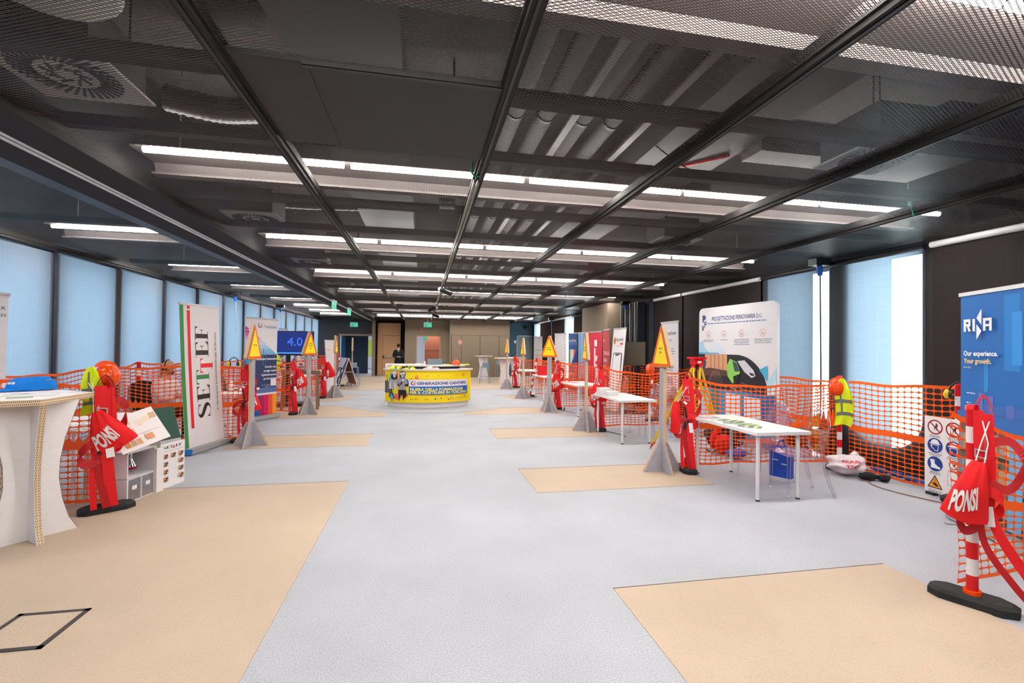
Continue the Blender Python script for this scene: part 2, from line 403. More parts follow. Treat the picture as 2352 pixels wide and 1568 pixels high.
# ---- left wall: glazing with posts, blinds in front
LM = [7.77 + 1.43*k for k in range(-8, 13)]
SILL = mat('dark_mullion', '3A3634', 0.6, noise=0.05)
MULL = mat('navy_mullion', '1B2C44', 0.5, noise=0.05)
b = mb(SILL)
b.box(XL-0.45, YF, -0.05, XL-0.15, YB, 0.12); b.box(XL-0.45, YF, 2.93, XL-0.15, YB, 3.95)
struct('wall_left', b)
for k, y in enumerate(LM):
    if y < YF or y > YB: continue
    struct('trim_%d' % k, mb(MULL).box(XL-0.26, y-0.10, 0.12, XL-0.03, y+0.10, 2.93))
ys = [YF] + [y for y in LM if YF < y < YB] + [YB]
for i in range(len(ys)-1):
    if ys[i+1]-ys[i] < 0.3: continue
    f = mb(SILL); y0, y1 = ys[i]+0.085, ys[i+1]-0.085
    f.box(XL-0.44, y0, 0.12, XL-0.38, y0+0.04, 2.93).box(XL-0.44, y1-0.04, 0.12, XL-0.38, y1, 2.93).box(XL-0.44, y0, 0.12, XL-0.38, y1, 0.16).box(XL-0.44, y0, 2.89, XL-0.38, y1, 2.93)
    w = struct('window_%d' % (i+1), f); mb(GLASS).box(XL-0.415, y0+0.04, 0.16, XL-0.405, y1-0.04, 2.89).build('pane', w)
BLIND = fabric_blind('blue_grey_screen', 'DCE6F0', 0.62, 0.05, '7A6E66')
BJ = [7.77 + 2.86*k for k in range(-4, 7)]
for i, y in enumerate(BJ):
    if YF < y < YB: struct('trim_%d' % (200+i), mb(MULL).box(XL-0.07, y-0.03, 0, XL+0.012, y+0.03, 2.9))
ordn = ['first', 'second', 'third', 'fourth', 'fifth', 'sixth', 'seventh', 'eighth']
seen = 0
DKB = mat('blind_hardware', '1E2226', 0.5, noise=0.05)
for k in range(len(BJ)-1):
    y0, y1 = BJ[k]+0.03, min(BJ[k+1]-0.03, YB-0.05)
    if y1 < YF+1 or y1-y0 < 0.5: continue
    if y0 < 4.8: lab = 'pale blue roller blind at the left edge, before the dark blue gap' if y1 > 7 else 'pale roller blind on the left window wall beside the camera'
    else: seen += 1; lab = 'pale blue roller blind on the left windows, %s beyond the dark blue gap' % ordn[seen-1]
    t = thing('roller_blind', lab, 'blind', (XL, (y0+y1)/2, 2.9), 0, 'blinds along the left window wall')
    h = (y1-y0)/2
    mb(BLIND).grid(lambda u, v: (0.006*math.sin(u*9), -h+2*h*u, -2.86+2.83*v), 16, 4).build('fabric', t)
    mb(DKB).tube([(0, -h, 0.02), (0, h, 0.02)], 0.035, 12).build('roller_tube', t)
    mb(DKB).box(-0.012, -h, -2.88, 0.012, h, -2.85).build('bottom_bar', t)

# ---- right wall: dark panels, openings with rounded lower corners
def wall_with_holes():
    b = mb(WALLD); x0, x1 = XR, XR+0.22
    b.box(x0, YF, 2.98, x1, YB, 3.95)
    holes = [(4.77, 5.74, 0.36, 2.96, 0.42), (6.13, 7.35, 0.36, 2.96, 0.42), (11.66, 12.0, 0.1, 2.96, 0), (18.55, 19.65, 0.1, 2.96, 0), (24.1, 25.3, 0.1, 2.96, 0)]
    y = YF
    for (ya, yb, za, zb, r) in holes:
        b.box(x0, y, -0.05, x1, ya, 2.98); b.box(x0, ya, -0.05, x1, yb, za)
        if r:
            for s, yc in ((1, ya), (-1, yb)):
                n = 10
                pts = [(yc, za)] + [(yc + s*(r - r*math.sin(a)), za + r - r*math.cos(a)) for a in [PI/2*i/n for i in range(n+1)]]
                b.prism(pts if s < 0 else pts[::-1], 0.22, ((x0, 0, 0), (0, 1, 0), (0, 0, 1), (-1, 0, 0)))
        y = yb
    b.box(x0, y, -0.05, x1, YB, 2.98)
    struct('wall_right', b)
    for i, (ya, yb, za, zb, r) in enumerate(holes):
        f = mb(SILL).box(x1-0.05, ya, za, x1, ya+0.03, zb).box(x1-0.05, yb-0.03, za, x1, yb, zb)
        w = struct('window_%d' % (40+i), f); mb(GLASS).box(x1-0.03, ya+0.03, za, x1-0.02, yb-0.03, zb).build('pane', w)
wall_with_holes()
# outside: unseen slabs added to block the sun from part of each window
BLOCKER = mat('added_sun_blocker', 'B9C0CC', 0.8, noise=0.05)
for k, (ya, yb) in enumerate(((5.82, 6.62), (7.09, 8.3), (12.2, 12.8))):
    struct('trim_%d' % (60+k), mb(BLOCKER).box(XR+0.8, ya, -0.1, XR+0.95, yb, 3.9))
BLIND2 = fabric_blind('grey_screen', 'F2F5F8', 0.88, 0.06, '6E6664')
DKF = fabric_blind('black_out_fabric', '3A3435', 0.0, 0.12)
def rblind(y0, y1, m, lab, tube=None, grp=None):
    t = thing('roller_blind', lab, 'blind', (XR-0.06, (y0+y1)/2, 2.9), 0, grp); h = (y1-y0)/2
    mb(m).grid(lambda u, v: (0.004*math.sin(u*7), -h+2*h*u, -2.84+2.84*v), 12, 4).build('fabric', t)
    mb(tube or DKB).tube([(-0.02, -h, 0.02), (-0.02, h, 0.02)], 0.04, 12).build('roller_tube', t)
    mb(DKB).box(-0.012, -h, -2.87, 0.012, h, -2.83).build('bottom_bar', t)
rblind(4.69, 7.50, BLIND2, 'backlit white roller blind over the bright windows on the right wall')
rblind(1.2, 4.61, DKF, 'anthracite roller blind behind the blue banner at the right edge', WMET)
rblind(7.56, 10.15, DKF, 'anthracite roller blind behind the white railway banner', WMET)
rblind(10.21, 11.55, DKF, 'anthracite roller blind beside the narrow bright slit and the fin stack', WMET)
rblind(15.75, 18.4, DKF, 'anthracite roller blind above the blue and striped banners on the far right wall')
rblind(18.46, 19.75, BLIND2, 'narrow pale roller blind in the middle of the far right wall', WMET)
rblind(19.81, 23.9, DKF, 'anthracite roller blind behind the white banner at the far right', WMET)
rblind(24.0, 25.4, BLIND2, 'narrow pale roller blind next to the blue end wall', WMET)
# column and stacked partition
struct('trim_70', mb(TAUPE).box(5.55, 13.4, 0, XR, 15.7, 3.0))
t = thing('folding_partition', 'stack of dark vertical partition panels beside the taupe column', 'partition', (6.12, 12.05, 0))
for i in range(8):
    mb(mat('partition_grey', '8F9194', 0.4, 0.3) if i % 2 else BLKP).box(-0.22 - 0.012*(i % 2), 0.04+i*0.155, 0.02, 0.0, 0.09+i*0.155, 2.92).build('panel', t)

# ---- end walls
def back_wall():
    b = mb(mat('charcoal_wall', '3B3A3F', 0.8, noise=0.05)); Y = 26.0
    b.box(-5.6, Y, 0, -4.5, Y+0.2, 3.95).box(-4.5, Y, 2.16, -2.66, Y+0.2, 3.95)
    struct('wall_back', b)
    b = mb(TAUPE); b.box(-4.55, Y-0.03, 0, -4.42, Y+0.22, 2.2).box(-4.55, Y-0.03, 2.12, -2.66, Y+0.22, 2.22); struct('trim_71', b)
    struct('trim_72', mb(TAUPE).box(-2.66, Y-0.35, 0, -2.50, Y+0.2, 3.0))
    struct('wall_back_recess', mb(mat('black_recess', '121114', 0.9)).box(-2.50, Y+0.05, 0, -0.95, Y+0.2, 3.95))
    # oak door leaf with wicket
    d = mb(WOODD).box(-2.4, Y-0.02, 0.01, -1.2, Y+0.04, 2.84); dd = d.build('door_1'); dd['kind'] = 'structure'
    s = mb(mat('door_seam', '6A4A34', 0.7)); s.box(-2.12, Y-0.023, 2.16, -1.2, Y-0.021, 2.175).box(-2.13, Y-0.023, 0.05, -2.115, Y-0.021, 2.17); s.build('seam', dd)
    h = mb(ALU).tube([(-2.08, Y-0.10, 1.02), (-1.3, Y-0.10, 1.02)], 0.022, 10); h.build('push_bar', dd)
    mb(BLKP).box(-2.13, Y-0.12, 0.96, -2.03, Y-0.02, 1.07).box(-1.35, Y-0.12, 0.96, -1.27, Y-0.02, 1.07).build('bracket', dd)
    mb(ALU).box(-2.10, Y-0.05, 2.0, -2.06, Y-0.02, 2.12).build('closer', dd)
    # centre taupe wall with door opening
    Y2 = 25.0
    b = mb(TAUPE).box(-0.93, Y2, 0, -0.34, YB+0.2, 3.95).box(-0.34, Y2, 2.17, 0.90, Y2+0.25, 3.95).box(0.90, Y2, 0, 1.40, Y2+0.25, 3.95)
    struct('wall_back_centre', b)
    fr = mb(mat('oak_frame', 'A98A62', 0.6, noise=0.08)); fr.box(-0.36, Y2-0.02, 0, -0.30, Y2+0.3, 2.20).box(0.88, Y2-0.02, 0, 0.94, Y2+0.3, 2.20).box(-0.36, Y2-0.02, 2.14, 0.94, Y2+0.3, 2.20); struct('trim_73', fr)
    Y3 = 24.5
    struct('wall_back_cupboards', mb(TAUPE).box(1.38, Y3, 0, 4.58, YB+0.2, 3.95))
    sm = mat('panel_seam', '4A4036', 0.8)
    for i, (x0, x1) in enumerate(((1.48, 2.0), (2.0, 2.985), (2.985, 4.0), (4.0, 4.46))):
        p = mb(TAUPE).box(x0+0.012, Y3-0.022, 0.03, x1-0.012, Y3-0.001, 2.2).build('door_%d' % (3+i)); p['kind'] = 'structure'
        mb(sm).box(x0-0.006, Y3-0.024, 0.03, x0+0.008, Y3-0.002, 2.2).build('seam', p)
    s = mb(sm).box(1.47, Y3-0.024, 2.2, 4.47, Y3-0.002, 2.215); struct('trim_74', s)
    BLUEW = mat('slate_blue_wall', '4E6474', 0.8, noise=0.05)
    b = mb(BLUEW).box(4.58, YB, 0, XR+0.3, YB+0.2, 3.95); struct('wall_back_blue', b)
    d = mb(mat('grey_door', '7F8888', 0.6, noise=0.04)).box(5.3, YB-0.04, 0.01, 6.36-0.17, YB-0.001, 2.25).build('door_9'); d['kind'] = 'structure'
    mb(ALU).box(5.27, YB-0.05, 0, 5.30, YB-0.001, 2.28).box(5.27, YB-0.05, 2.25, 6.19, YB-0.001, 2.28).build('frame', d)
    tag(mb(WPL).box(5.12, YB-0.05, 1.84, 5.24, YB-0.001, 2.0).build('wall_panel'), 'small white control panel on the blue end wall', 'control panel')
    tag(mb(BLKP).ball((5.75, YB-0.12, 2.74), (0.10, 0.10, 0.09)).box(5.72, YB-0.1, 2.7, 5.78, YB, 2.78).build('camera_dome'), 'small black dome camera high on the blue end wall', 'camera')
back_wall()
struct('wall_front', mb(mat('plain_wall', 'B9B4AE', 0.8)).box(-7, YF-0.2, 0, 8, YF, 4.1))

# ---- the corridor and lobby behind the openings
LOB = mat('lobby_white', 'E9ECF0', 0.7, noise=0.03)
struct('wall_lobby', mb(LOB).box(-7, 34, 0, 8, 34.2, 3.9))
struct('wall_lobby_left', mb(LOB).box(-7, YB, 0, -6.8, 34, 3.9)); struct('wall_lobby_right', mb(LOB).box(7.8, YB, 0, 8, 34, 3.9))
struct('ceiling_lobby', mb(LOB).box(-7, YB+0.2, 3.1, 8, 34.2, 3.3))
struct('wall_lobby_divider', mb(mat('ink_blue_panel', '2E3C50', 0.7, noise=0.05)).box(-4.35, YB+2.0, 0, -3.12, YB+2.1, 3.1))
for i, x in enumerate((-4.75, -4.42)):
    o = mb(mat('petrol_blue', '0B5F86', 0.5)).lathe([(0.12, 0), (0.12, 3.1)], 16, (x, YB+1.7, 0)).build('trim_%d' % (80+i)); o['kind'] = 'structure'
struct('wall_lobby_terracotta', mb(mat('terracotta_panel', 'B5694E', 0.6, noise=0.07, scale=3, aniso=(1, 1, 30))).box(0.12, YB+1.8, 0, 1.9, YB+1.9, 3.1))
s = mb(mat('door_seam', '6A4A34')); s.box(0.12, YB+1.79, 1.35, 1.9, YB+1.799, 1.37).box(0.12, YB+1.79, 0.55, 1.9, YB+1.799, 0.57); struct('trim_83', s)
tag(mb(mat('lime_poster', 'CFE05A', 0.6)).box(-3.9, 33.9, 0.9, -3.2, 33.98, 2.0).build('poster'), 'pale yellow green poster on the lobby wall seen through the left doorway', 'poster')
def lobby_light(x, y, e, lab):
    t = thing('ceiling_light', lab, 'ceiling light', (x, y, 3.08))
    mb(WMET).box(-0.65, -0.65, 0, 0.65, 0.65, 0.02).build('frame', t)
    mb(mat('lit_panel', 'F8FAFF', 0.5, noise=0, emit=e)).box(-0.6, -0.6, -0.01, 0.6, 0.6, 0.0).build('diffuser', t)
lobby_light(-3.0, YB+4.2, 14, 'square lit ceiling panel in the lobby beyond the left doorway')
lobby_light(0.6, YB+1.2, 14, 'square lit ceiling panel beyond the central doorway')
lobby_light(-0.8, YB+4.5, 14, 'square lit ceiling panel deeper in the lobby')

# ================================================================== THE CEILING
RAILX = [-0.98, 0.43, 1.82, 3.22, 4.78]
def mesh_ceiling(name, x0, x1, y0, y1):
    b = mb(MESHM)
    for z in (3.0, 3.012): b.add([(x0, y0, z), (x1, y0, z), (x1, y1, z), (x0, y1, z)], [(3, 2, 1, 0)], False)
    return struct(name, b)
edges = [-2.39] + RAILX + [XR]
PX0, PX1, PY0, PY1 = -0.955, 0.40, 2.41, 3.38
for i in range(len(edges)-1):
    if i == 1:
        mesh_ceiling('ceiling_mesh_%d' % i, edges[i], edges[i+1], YF, PY0); mesh_ceiling('ceiling_mesh_%d_far' % i, edges[i], edges[i+1], PY1, YB)
    else: mesh_ceiling('ceiling_mesh_%d' % i, edges[i], edges[i+1], YF, YB)
mesh_ceiling('ceiling_mesh_left', XL, -3.26, YF, YB)
BROWNR = mat('dark_rail', '1C1819', 0.75, noise=0.06)
for i, x in enumerate(RAILX):
    b = mb(BROWNR).box(x-0.03, YF, 2.955, x+0.03, YB, 3.06).box(x-0.045, YF, 2.985, x+0.045, YB, 2.995); struct('trim_%d' % (90+i), b)
    s = mb(BLKP).box(x-0.008, YF, 2.948, x+0.008, YB, 2.956); struct('trim_%d' % (100+i), s)
# bulkhead beam with the double white line
b = mb(mat('bulkhead_grey', '1E1C1F', 0.85, noise=0.05)).box(-3.06, YF, 2.95, -2.39, YB, 3.9).mat(BLKP).box(-3.28, YF, 2.98, -3.06, YB, 3.3)
struct('ceiling_beam', b)
SLOT = mat('slot_diffuser_white', 'F6F6F8', 0.5)
s = mb(SLOT).box(-2.715, YF, 2.944, -2.685, YB-0.3, 2.951).box(-2.775, YF, 2.944, -2.735, YB-0.3, 2.951); struct('trim_110', s)
# transverse joints of the mesh and hidden carriers
CARR = mat('carrier_grey', '242224', 0.6)
for i, y in enumerate((-1.0, 0.6, 2.72, 3.62, 5.1, 6.25, 8.2, 9.3, 11.3, 12.4, 14.9, 15.6, 17.9, 18.7, 20.9, 21.7, 24.0)):
    struct('trim_%d' % (120+i), mb(CARR).box(-2.39, y-0.04, 3.06, XR, y+0.04, 3.14))
for i, y in enumerate((2.2, 6.5, 9.5, 12.4, 15.4)):
    struct('trim_%d' % (140+i), mb(CARR).box(XL, y-0.03, 3.05, -3.28, y+0.03, 3.12))
# solid access panel
t = thing('ceiling_access_panel', 'large plain dark access panel in the mesh ceiling near the camera', 'ceiling panel', ((PX0+PX1)/2, (PY0+PY1)/2, 2.99))
PAN = mat('dark_grey_panel', '2C2A2D', 0.6, noise=0.06)
w, h = (PX1-PX0)/2, (PY1-PY0)/2
mb(PAN).box(-w, -h, 0, -0.33, h, 0.03).build('side_plate', t)
mb(PAN).box(-0.33, -h, -0.012, w, h+0.02, 0.02).build('hatch', t)
mb(BLKP).box(-0.33, -h+0.01, -0.018, w, -h+0.03, -0.012).box(-0.305, -h+0.03, -0.018, -0.300, h, -0.012).build('hatch_seam', t)

# ---- linear lights above the mesh
GALV0 = mat('steel_rod', '8E8A88', 0.5, 0.5)
TUBE = mat('lit_tube', 'FFFBF6', 0.4, noise=0, emit=42); HOUS = mat('white_housing', '8C8380', 0.4, noise=0.03)
ROWS = [-1.4, 1.60, 4.21, 7.2, 10.3, 13.15, 16.4, 19.2, 21.7, 23.9]
names = ['behind the camera', 'nearest, at the top edge of the photo', 'first beyond the dark access panel', 'third from the camera', 'fourth from the camera', 'fifth from the camera', 'sixth from the camera', 'seventh from the camera', 'eighth from the camera', 'farthest, against the end wall']
LAMPW = 28.0
def line_light(x0, x1, y, lab, grp, seg):
    t = thing('linear_light', lab, 'ceiling light', ((x0+x1)/2, y, 3.14), 0, grp); a, c = x0-(x0+x1)/2, x1-(x0+x1)/2
    hh = mb(HOUS).box(a-0.1, 0.05, 0.06, c+0.1, 0.40, 0.075)
    hh.add([(a-0.1, 0.40, 0.075), (c+0.1, 0.40, 0.075), (c+0.1, 0.44, -0.02), (a-0.1, 0.44, -0.02)], [(0, 1, 2, 3)], False)
    hh.box(a-0.1, 0.37, -0.05, c+0.1, 0.47, -0.03); hh.build('reflector', t)
    hg = mb(GALV0)
    for xx in (a+0.2, c-0.2): hg.tube([(xx, 0.2, 0.075), (xx, 0.2, 0.81)], 0.006, 6)
    hg.build('hangers', t)['kind'] = 'stuff'
    la = bpy.data.lights.new('tube_light', 'AREA'); la.shape = 'RECTANGLE'; la.size = c-a; la.size_y = 0.12; la.energy = LAMPW*(c-a); la.color = (1.0, 0.93, 0.86)
    lo = bpy.data.objects.new('tube_light', la); C.objects.link(lo); lo.location = ((x0+x1)/2, y, 3.12)
    n = max(1, round((c-a)/seg)); L = (c-a)/n
    for i in range(n):
        mb(TUBE).tube([(a+i*L+0.03, 0.0, 0.02), (a+(i+1)*L-0.03, 0.0, 0.02)], 0.026, 8).build('tube', t)
for y, nm in zip(ROWS, names):
    line_light(-2.26, 5.72, y, 'long lit tube light across the ceiling, ' + nm, 'rows of tube lights above the mesh ceiling', 1.6)
for k, y in enumerate((1.43, 4.21, 7.28, 10.2, 13.2, 16.4, 19.2, 21.7, 23.9)):
    line_light(-4.95, -3.62, y, 'short tube light left of the bulkhead, ' + (names[k+1] if k > 1 else 'outside the photo, row %s' % ('one', 'two')[k]), 'short tube lights left of the bulkhead', 1.5)

# ---- services above the mesh
GALV = mat('galvanised_duct', '6A6664', 0.5, 0.35, noise=0.12, scale=5); DUCT = mat('grey_duct', '3A3839', 0.6, noise=0.1, scale=4); PIPE = mat('insulated_pipe', '4A4648', 0.7, noise=0.12)
DIFF = mat('diffuser_white', 'F0ECEC', 0.5, noise=0.03)
def diffuser(x, y, lab):
    t = thing('swirl_air_diffuser', lab, 'air diffuser', (x, y, 3.13), 0, 'square swirl air diffusers above the mesh')
    mb(DIFF).box(-0.3, -0.3, 0, 0.3, 0.3, 0.015).build('plate', t); s = mb(BLKP)
    for k in range(36):
        a = 2*PI*k/36; d = Vector((math.cos(a+0.35), math.sin(a+0.35), 0)); c = Vector((math.cos(a), math.sin(a), 0))*0.2
        s.beam(c - d*0.06 + Vector((0, 0, -0.002)), c + d*0.055 + Vector((0, 0, -0.002)), 0.016, 0.006)
    for k in range(9):
        a = 2*PI*k/9; d = Vector((math.cos(a+0.7), math.sin(a+0.7), 0)); c = Vector((math.cos(a), math.sin(a), 0))*0.08
        s.beam(c - d*0.04 + Vector((0, 0, -0.002)), c + d*0.04 + Vector((0, 0, -0.002)), 0.016, 0.006)
    s.build('slots', t)
    mb(DUCT).box(-0.26, -0.26, 0.016, 0.26, 0.26, 0.30).tube([(0.2, 0.2, 0.3), (0.2, 0.2, 0.82)], 0.006, 6).tube([(-0.2, -0.2, 0.3), (-0.2, -0.2, 0.82)], 0.006, 6).build('plenum_box', t)
for x, ys_, side in ((-2.02, (3.07, 6.13, 9.1, 12.0), 'left'), (3.5, (3.04, 6.1, 9.1, 12.0), 'right')):
    for y, nm in zip(ys_, ('nearest the camera', 'second from the camera', 'third from the camera', 'fourth from the camera')):
        diffuser(x, y, 'square white swirl diffuser above the mesh on the %s, %s' % (side, nm))
def service(name, b, lab, cat, kind=None): return tag(b.build(name), lab, cat)
for k, x in enumerate((0.72, 0.98, 1.30, 1.56)):
    p = mb(PIPE).tube([(x, YF+0.3, 3.55), (x, 24.3, 3.55)], 0.075, 12)
    for y in [2.2+1.5*i for i in range(14)]: p.mat(BLKP).tube([(x, y, 3.55), (x, y+0.03, 3.55)], 0.083, 12).mat(PIPE)
    service('insulated_pipe', p, 'thick grey insulated pipe above the mesh right of the middle rail, %s from the left' % ('first', 'second', 'third', 'fourth')[k], 'pipe')
for k, x in enumerate((0.52, 1.14, 1.74)):
    p = mb(GALV); p.box(x-0.03, YF+0.3, 3.40, x+0.03, 24.3, 3.42)
    service('cable_tray', p, 'galvanised cable tray above the mesh ceiling, %s' % ('left of the insulated pipes', 'between the insulated pipes', 'right of the insulated pipes')[k], 'cable tray')
service('air_duct', mb(DUCT).box(1.95, YF+0.3, 3.36, 2.75, 24.3, 3.72), 'long rectangular grey air duct above the mesh on the right', 'duct')
service('air_duct', mb(DUCT).box(-0.85, YF+0.3, 3.36, -0.15, 24.3, 3.75), 'long rectangular grey air duct above the mesh left of centre', 'duct')
service('air_duct', mb(GALV).box(3.87, 2.78, 3.25, 4.6, 3.7, 3.5).box(2.80, 3.45, 3.3, 3.86, 3.7, 3.6), 'galvanised box duct beside the right hand swirl diffuser', 'duct')
def flex(pts, r, lab, cap=None):
    path = smooth_path(pts, 14); rs = [r*(1.0 if i % 2 else 0.9) for i in range(len(path))]
    service('flexible_duct', mb(GALV).tube(path, rs, 14), lab, 'duct')
flex([(4.2, 2.62, 3.42), (4.5, 2.4, 3.6), (4.3, 2.1, 3.65), (3.7, 2.1, 3.6)], 0.11, 'ribbed flexible duct curling above the box duct at upper right')
flex([(-1.93, 3.9, 3.45), (-1.6, 3.95, 3.42), (-1.3, 3.9, 3.42), (-0.84, 3.8, 3.45)], 0.10, 'ribbed flexible duct lying before the second tube light on the left')
service('round_duct_cap', mb(mat('pale_duct_end', 'D8D6CC', 0.6)).lathe([(0, 0), (0.33, 0.0), (0.36, 0.03), (0.36, 0.79)], 32, (-1.66, 2.30, 3.16), 0.85, 0.9), 'large pale round duct end at the upper left corner of the photo', 'duct')
flex([(-2.2, 6.75, 3.55), (-1.6, 6.6, 3.5), (-0.86, 6.5, 3.5)], 0.09, 'ribbed flexible duct above the mesh further down on the left')
r = random.Random(3)
def clutter(i, x, y):
    b = mb(GALV); w = 0.12+0.1*r.random() if x > 1 or x < -1 else 0.10
    b.box(x-w, y-0.12, 3.45, x+w, y+0.12, 3.62); b.tube([(x, y, 3.62), (x, y, 3.95)], 0.01, 6); b.tube([(x+w, y, 3.5), (x+w+0.1, y+0.05, 3.42), (x+w+0.12, y+0.2, 3.6)], 0.018, 6)
    service('junction_box', b, 'grey junction box above the mesh, %s' % i, 'electrical box')
for i, (x, y) in zip(('above the access panel edge', 'beside the first tube light on the left', 'left of the middle rail past the second light', 'right of the duct past the second light', 'near the right hand wall past the second light', 'left part of the third bay', 'middle of the fourth bay', 'right part of the fourth bay'), ((0.22, 3.78), (-2.05, 1.0), (-1.45, 5.6), (3.1, 4.95), (5.1, 5.2), (-1.45, 8.4), (0.2, 11.7), (4.3, 11.3))): clutter(i, x, y)
o = mb(REDP).tube([(2.40, 4.02, 3.347), (2.68, 3.70, 3.347)], 0.014, 8).build('red_conduit'); tag(o, 'short red pipe above the mesh right of centre', 'pipe')
def cable(pts, r_, m, lab, cat='cable'): return tag(mb(m).tube(smooth_path(pts, 8), r_, 8).build('cable'), lab, cat)
GRN = mat('green_cable', '12A86A', 0.5)
cable([(0.36, 3.60, 3.05), (0.36, 3.62, 2.97), (0.40, 3.62, 2.94), (0.45, 3.66, 3.0)], 0.008, GRN, 'short green cable looping out beside the middle ceiling rail')
cable([(4.66, 3.7, 3.1), (4.72, 3.72, 2.96), (4.76, 3.74, 2.97), (4.77, 3.8, 3.1)], 0.008, GRN, 'short green cable loop at the right ceiling rail')
cable([(1.95, 3.7, 3.37), (2.4, 3.66, 3.13), (3.2, 3.64, 3.15)], 0.006, mat('dark_cable', '1C3A30', 0.6), 'thin dark green cable sagging above the mesh on the right')

# ---- track with spotlights on the middle rail, speaker, exit signs
t = thing('lighting_track', 'pale lighting track along the middle ceiling rail', 'track', (0.40, 14.5, 2.93))
mb(mat('track_grey', '7D7A74', 0.35, 0.5)).box(-0.018, -10.8, -0.01, 0.0, 10.5, 0.015).box(0.012, -10.8, -0.01, 0.03, 10.5, 0.015).build('profile', t)
def spot(x, y, ang, lab):
    t = thing('track_spotlight', lab, 'spotlight', (x, y, 2.92), ang, 'spotlights on the middle track')
    mb(WMET).tube([(0, 0, 0), (0, 0, -0.08)], 0.02, 8).build('stem', t)
    mb(BLKP).tube([(-0.05, 0, -0.05), (0.20, 0, -0.15)], 0.055, 14).build('lamp_head', t)
    mb(WMET).tube([(-0.10, 0, -0.03), (-0.05, 0, -0.05)], [0.03, 0.056], 14).build('rear_cap', t)
spot(0.42, 10.4, -0.4, 'black spotlight on the middle track, the nearer one')
spot(0.42, 18.6, -0.4, 'black spotlight on the middle track, the farther one')
spot(0.36, 15.4, 2.9, 'black spotlight on the middle track, turned away between the other two')
t = thing('ceiling_speaker', 'small black box loudspeaker hung left of the middle rail', 'loudspeaker', (0.23, 4.95, 3.03))
mb(BLKP).box(-0.08, -0.1, -0.0, 0.08, 0.1, 0.16).build('body', t); mb(DARK).lathe([(0, -0.005), (0.05, -0.004), (0.055, 0.0)], 20).build('cone', t)
def exit_sign(loc, rz, lab, arrow=1, w=0.40, h=0.20, top=3.0):
    t = thing('exit_sign', lab, 'exit sign', loc, rz, None)
    mb(mat('sign_green', '10A07C', 0.4, noise=0, emit=1.2)).box(-w/2, -0.012, 0, w/2, 0.012, h).build('panel', t)
    hs = mb(WPL).box(-w/2, -0.03, h, w/2, 0.03, h+0.05)
    if top: hs.tube([(0, 0, h+0.05), (0, 0, top-loc[2])], 0.012, 8)
    hs.build('housing', t)
    for s in (1, -1):
        a = Art(lambda u, v, d: (s*u, -s*(0.012+d), v)); WH = 'F2FFFA'
        a.rect(-w*0.42, h*0.14, w*0.30, h*0.72, WH); a.disc(-w*0.24, h*0.70, h*0.09, '10A07C'); a.poly([(-w*.33, h*.2), (-w*.27, h*.2), (-w*.20, h*.42), (-w*.15, h*.2), (-w*.10, h*.2), (-w*.18, h*.60), (-w*.28, h*.60), (-w*.30, h*.40)], '10A07C')
        k = arrow
        a.poly([(w*(.22+.18*k), h*.5), (w*(.22+.02*k), h*.82), (w*(.22+.02*k), h*.62), (w*(.22-.16*k), h*.62), (w*(.22-.16*k), h*.38), (w*(.22+.02*k), h*.38), (w*(.22+.02*k), h*.18)], WH)
        a.build(t, 'pictogram')
    return t
exit_sign((-2.55, 14.2, 2.66), 1.46, 'green exit sign edge-on under the dark beam, the nearer of the two')
exit_sign((-2.55, 17.0, 2.66), 1.46, 'green exit sign edge-on under the dark beam, the farther of the two')
exit_sign((-3.63, 25.965, 2.60), 0, 'green exit sign on the charcoal wall above the left doorway', 1, top=0)
exit_sign((0.23, 23.6, 2.56), 0, 'green exit sign hanging in the middle before the end wall', 1)
exit_sign((0.12, 26.9, 1.96), 0, 'small green exit sign inside the central doorway', 1, 0.3, 0.15, top=3.1)
t = thing('fire_equipment_sign', 'small red sign with a round symbol above the central doorway', 'sign', (-0.18, 24.985, 2.50))
mb(mat('sign_pale_red', 'D8403A', 0.5)).box(0.02, -0.012, -0.05, 0.22, 0, 0.04).build('plate', t)
a = Art(lambda u, v, d: (u, -0.012-d, v)); a.disc(-0.06, 0, 0.055, 'E02020'); a.rect(0.04, -0.02, 0.16, 0.012, 'F0C0B8').rect(0.04, 0.008, 0.16, 0.012, 'F0C0B8'); a.build(t, 'symbol')
t = thing('fire_alarm_sign', 'square red and white fire alarm sign on the taupe cupboard front', 'sign', (1.93, 24.47, 1.84))
mb(WPL).box(-0.09, -0.01, -0.1, 0.09, 0, 0.1).build('plate', t)
a = Art(lambda u, v, d: (u, -0.01-d, v)); a.rect(-0.08, -0.09, 0.16, 0.18, 'D8403A').rect(-0.05, -0.05, 0.03, 0.1, 'FFFFFF').rect(0.01, -0.05, 0.04, 0.05, 'FFFFFF').disc(0.03, 0.03, 0.02, 'FFFFFF'); a.build(t, 'symbol')
# drop cables with blue plugs
def drop(x, y, zt, zb, col, lab, box=True):
    t = thing('drop_cable', lab, 'power cable', (x, y, zt)); L = zt-zb
    mb(BLKP).box(-0.13, -0.08, -0.07, 0.13, 0.08, 0.03).build('mount_box', t)
    mb(mat('blue_plug', '1560C8', 0.4)).tube([(0, 0, -0.07), (0.0, 0, -0.12), (0.01, 0, -0.22)], [0.035, 0.045, 0.03], 10).build('plug', t)
    mb(col).tube(smooth_path([(0.01, 0, -0.2), (0.02, 0, -L*0.4), (0.03, 0, -L*0.75), (0.025, 0, -L)], 6), 0.010, 8).build('lead', t)
DCB = mat('navy_cable', '1C2C48', 0.5); LCB = mat('pale_cable', 'B9C6D6', 0.5)
drop(5.93, 6.05, 2.97, 0.6, DCB, 'dark power cable with blue plug hanging before the backlit blind')
drop(5.9, 15.3, 2.97, 1.5, LCB, 'pale power cable with blue plug hanging above the red banners')
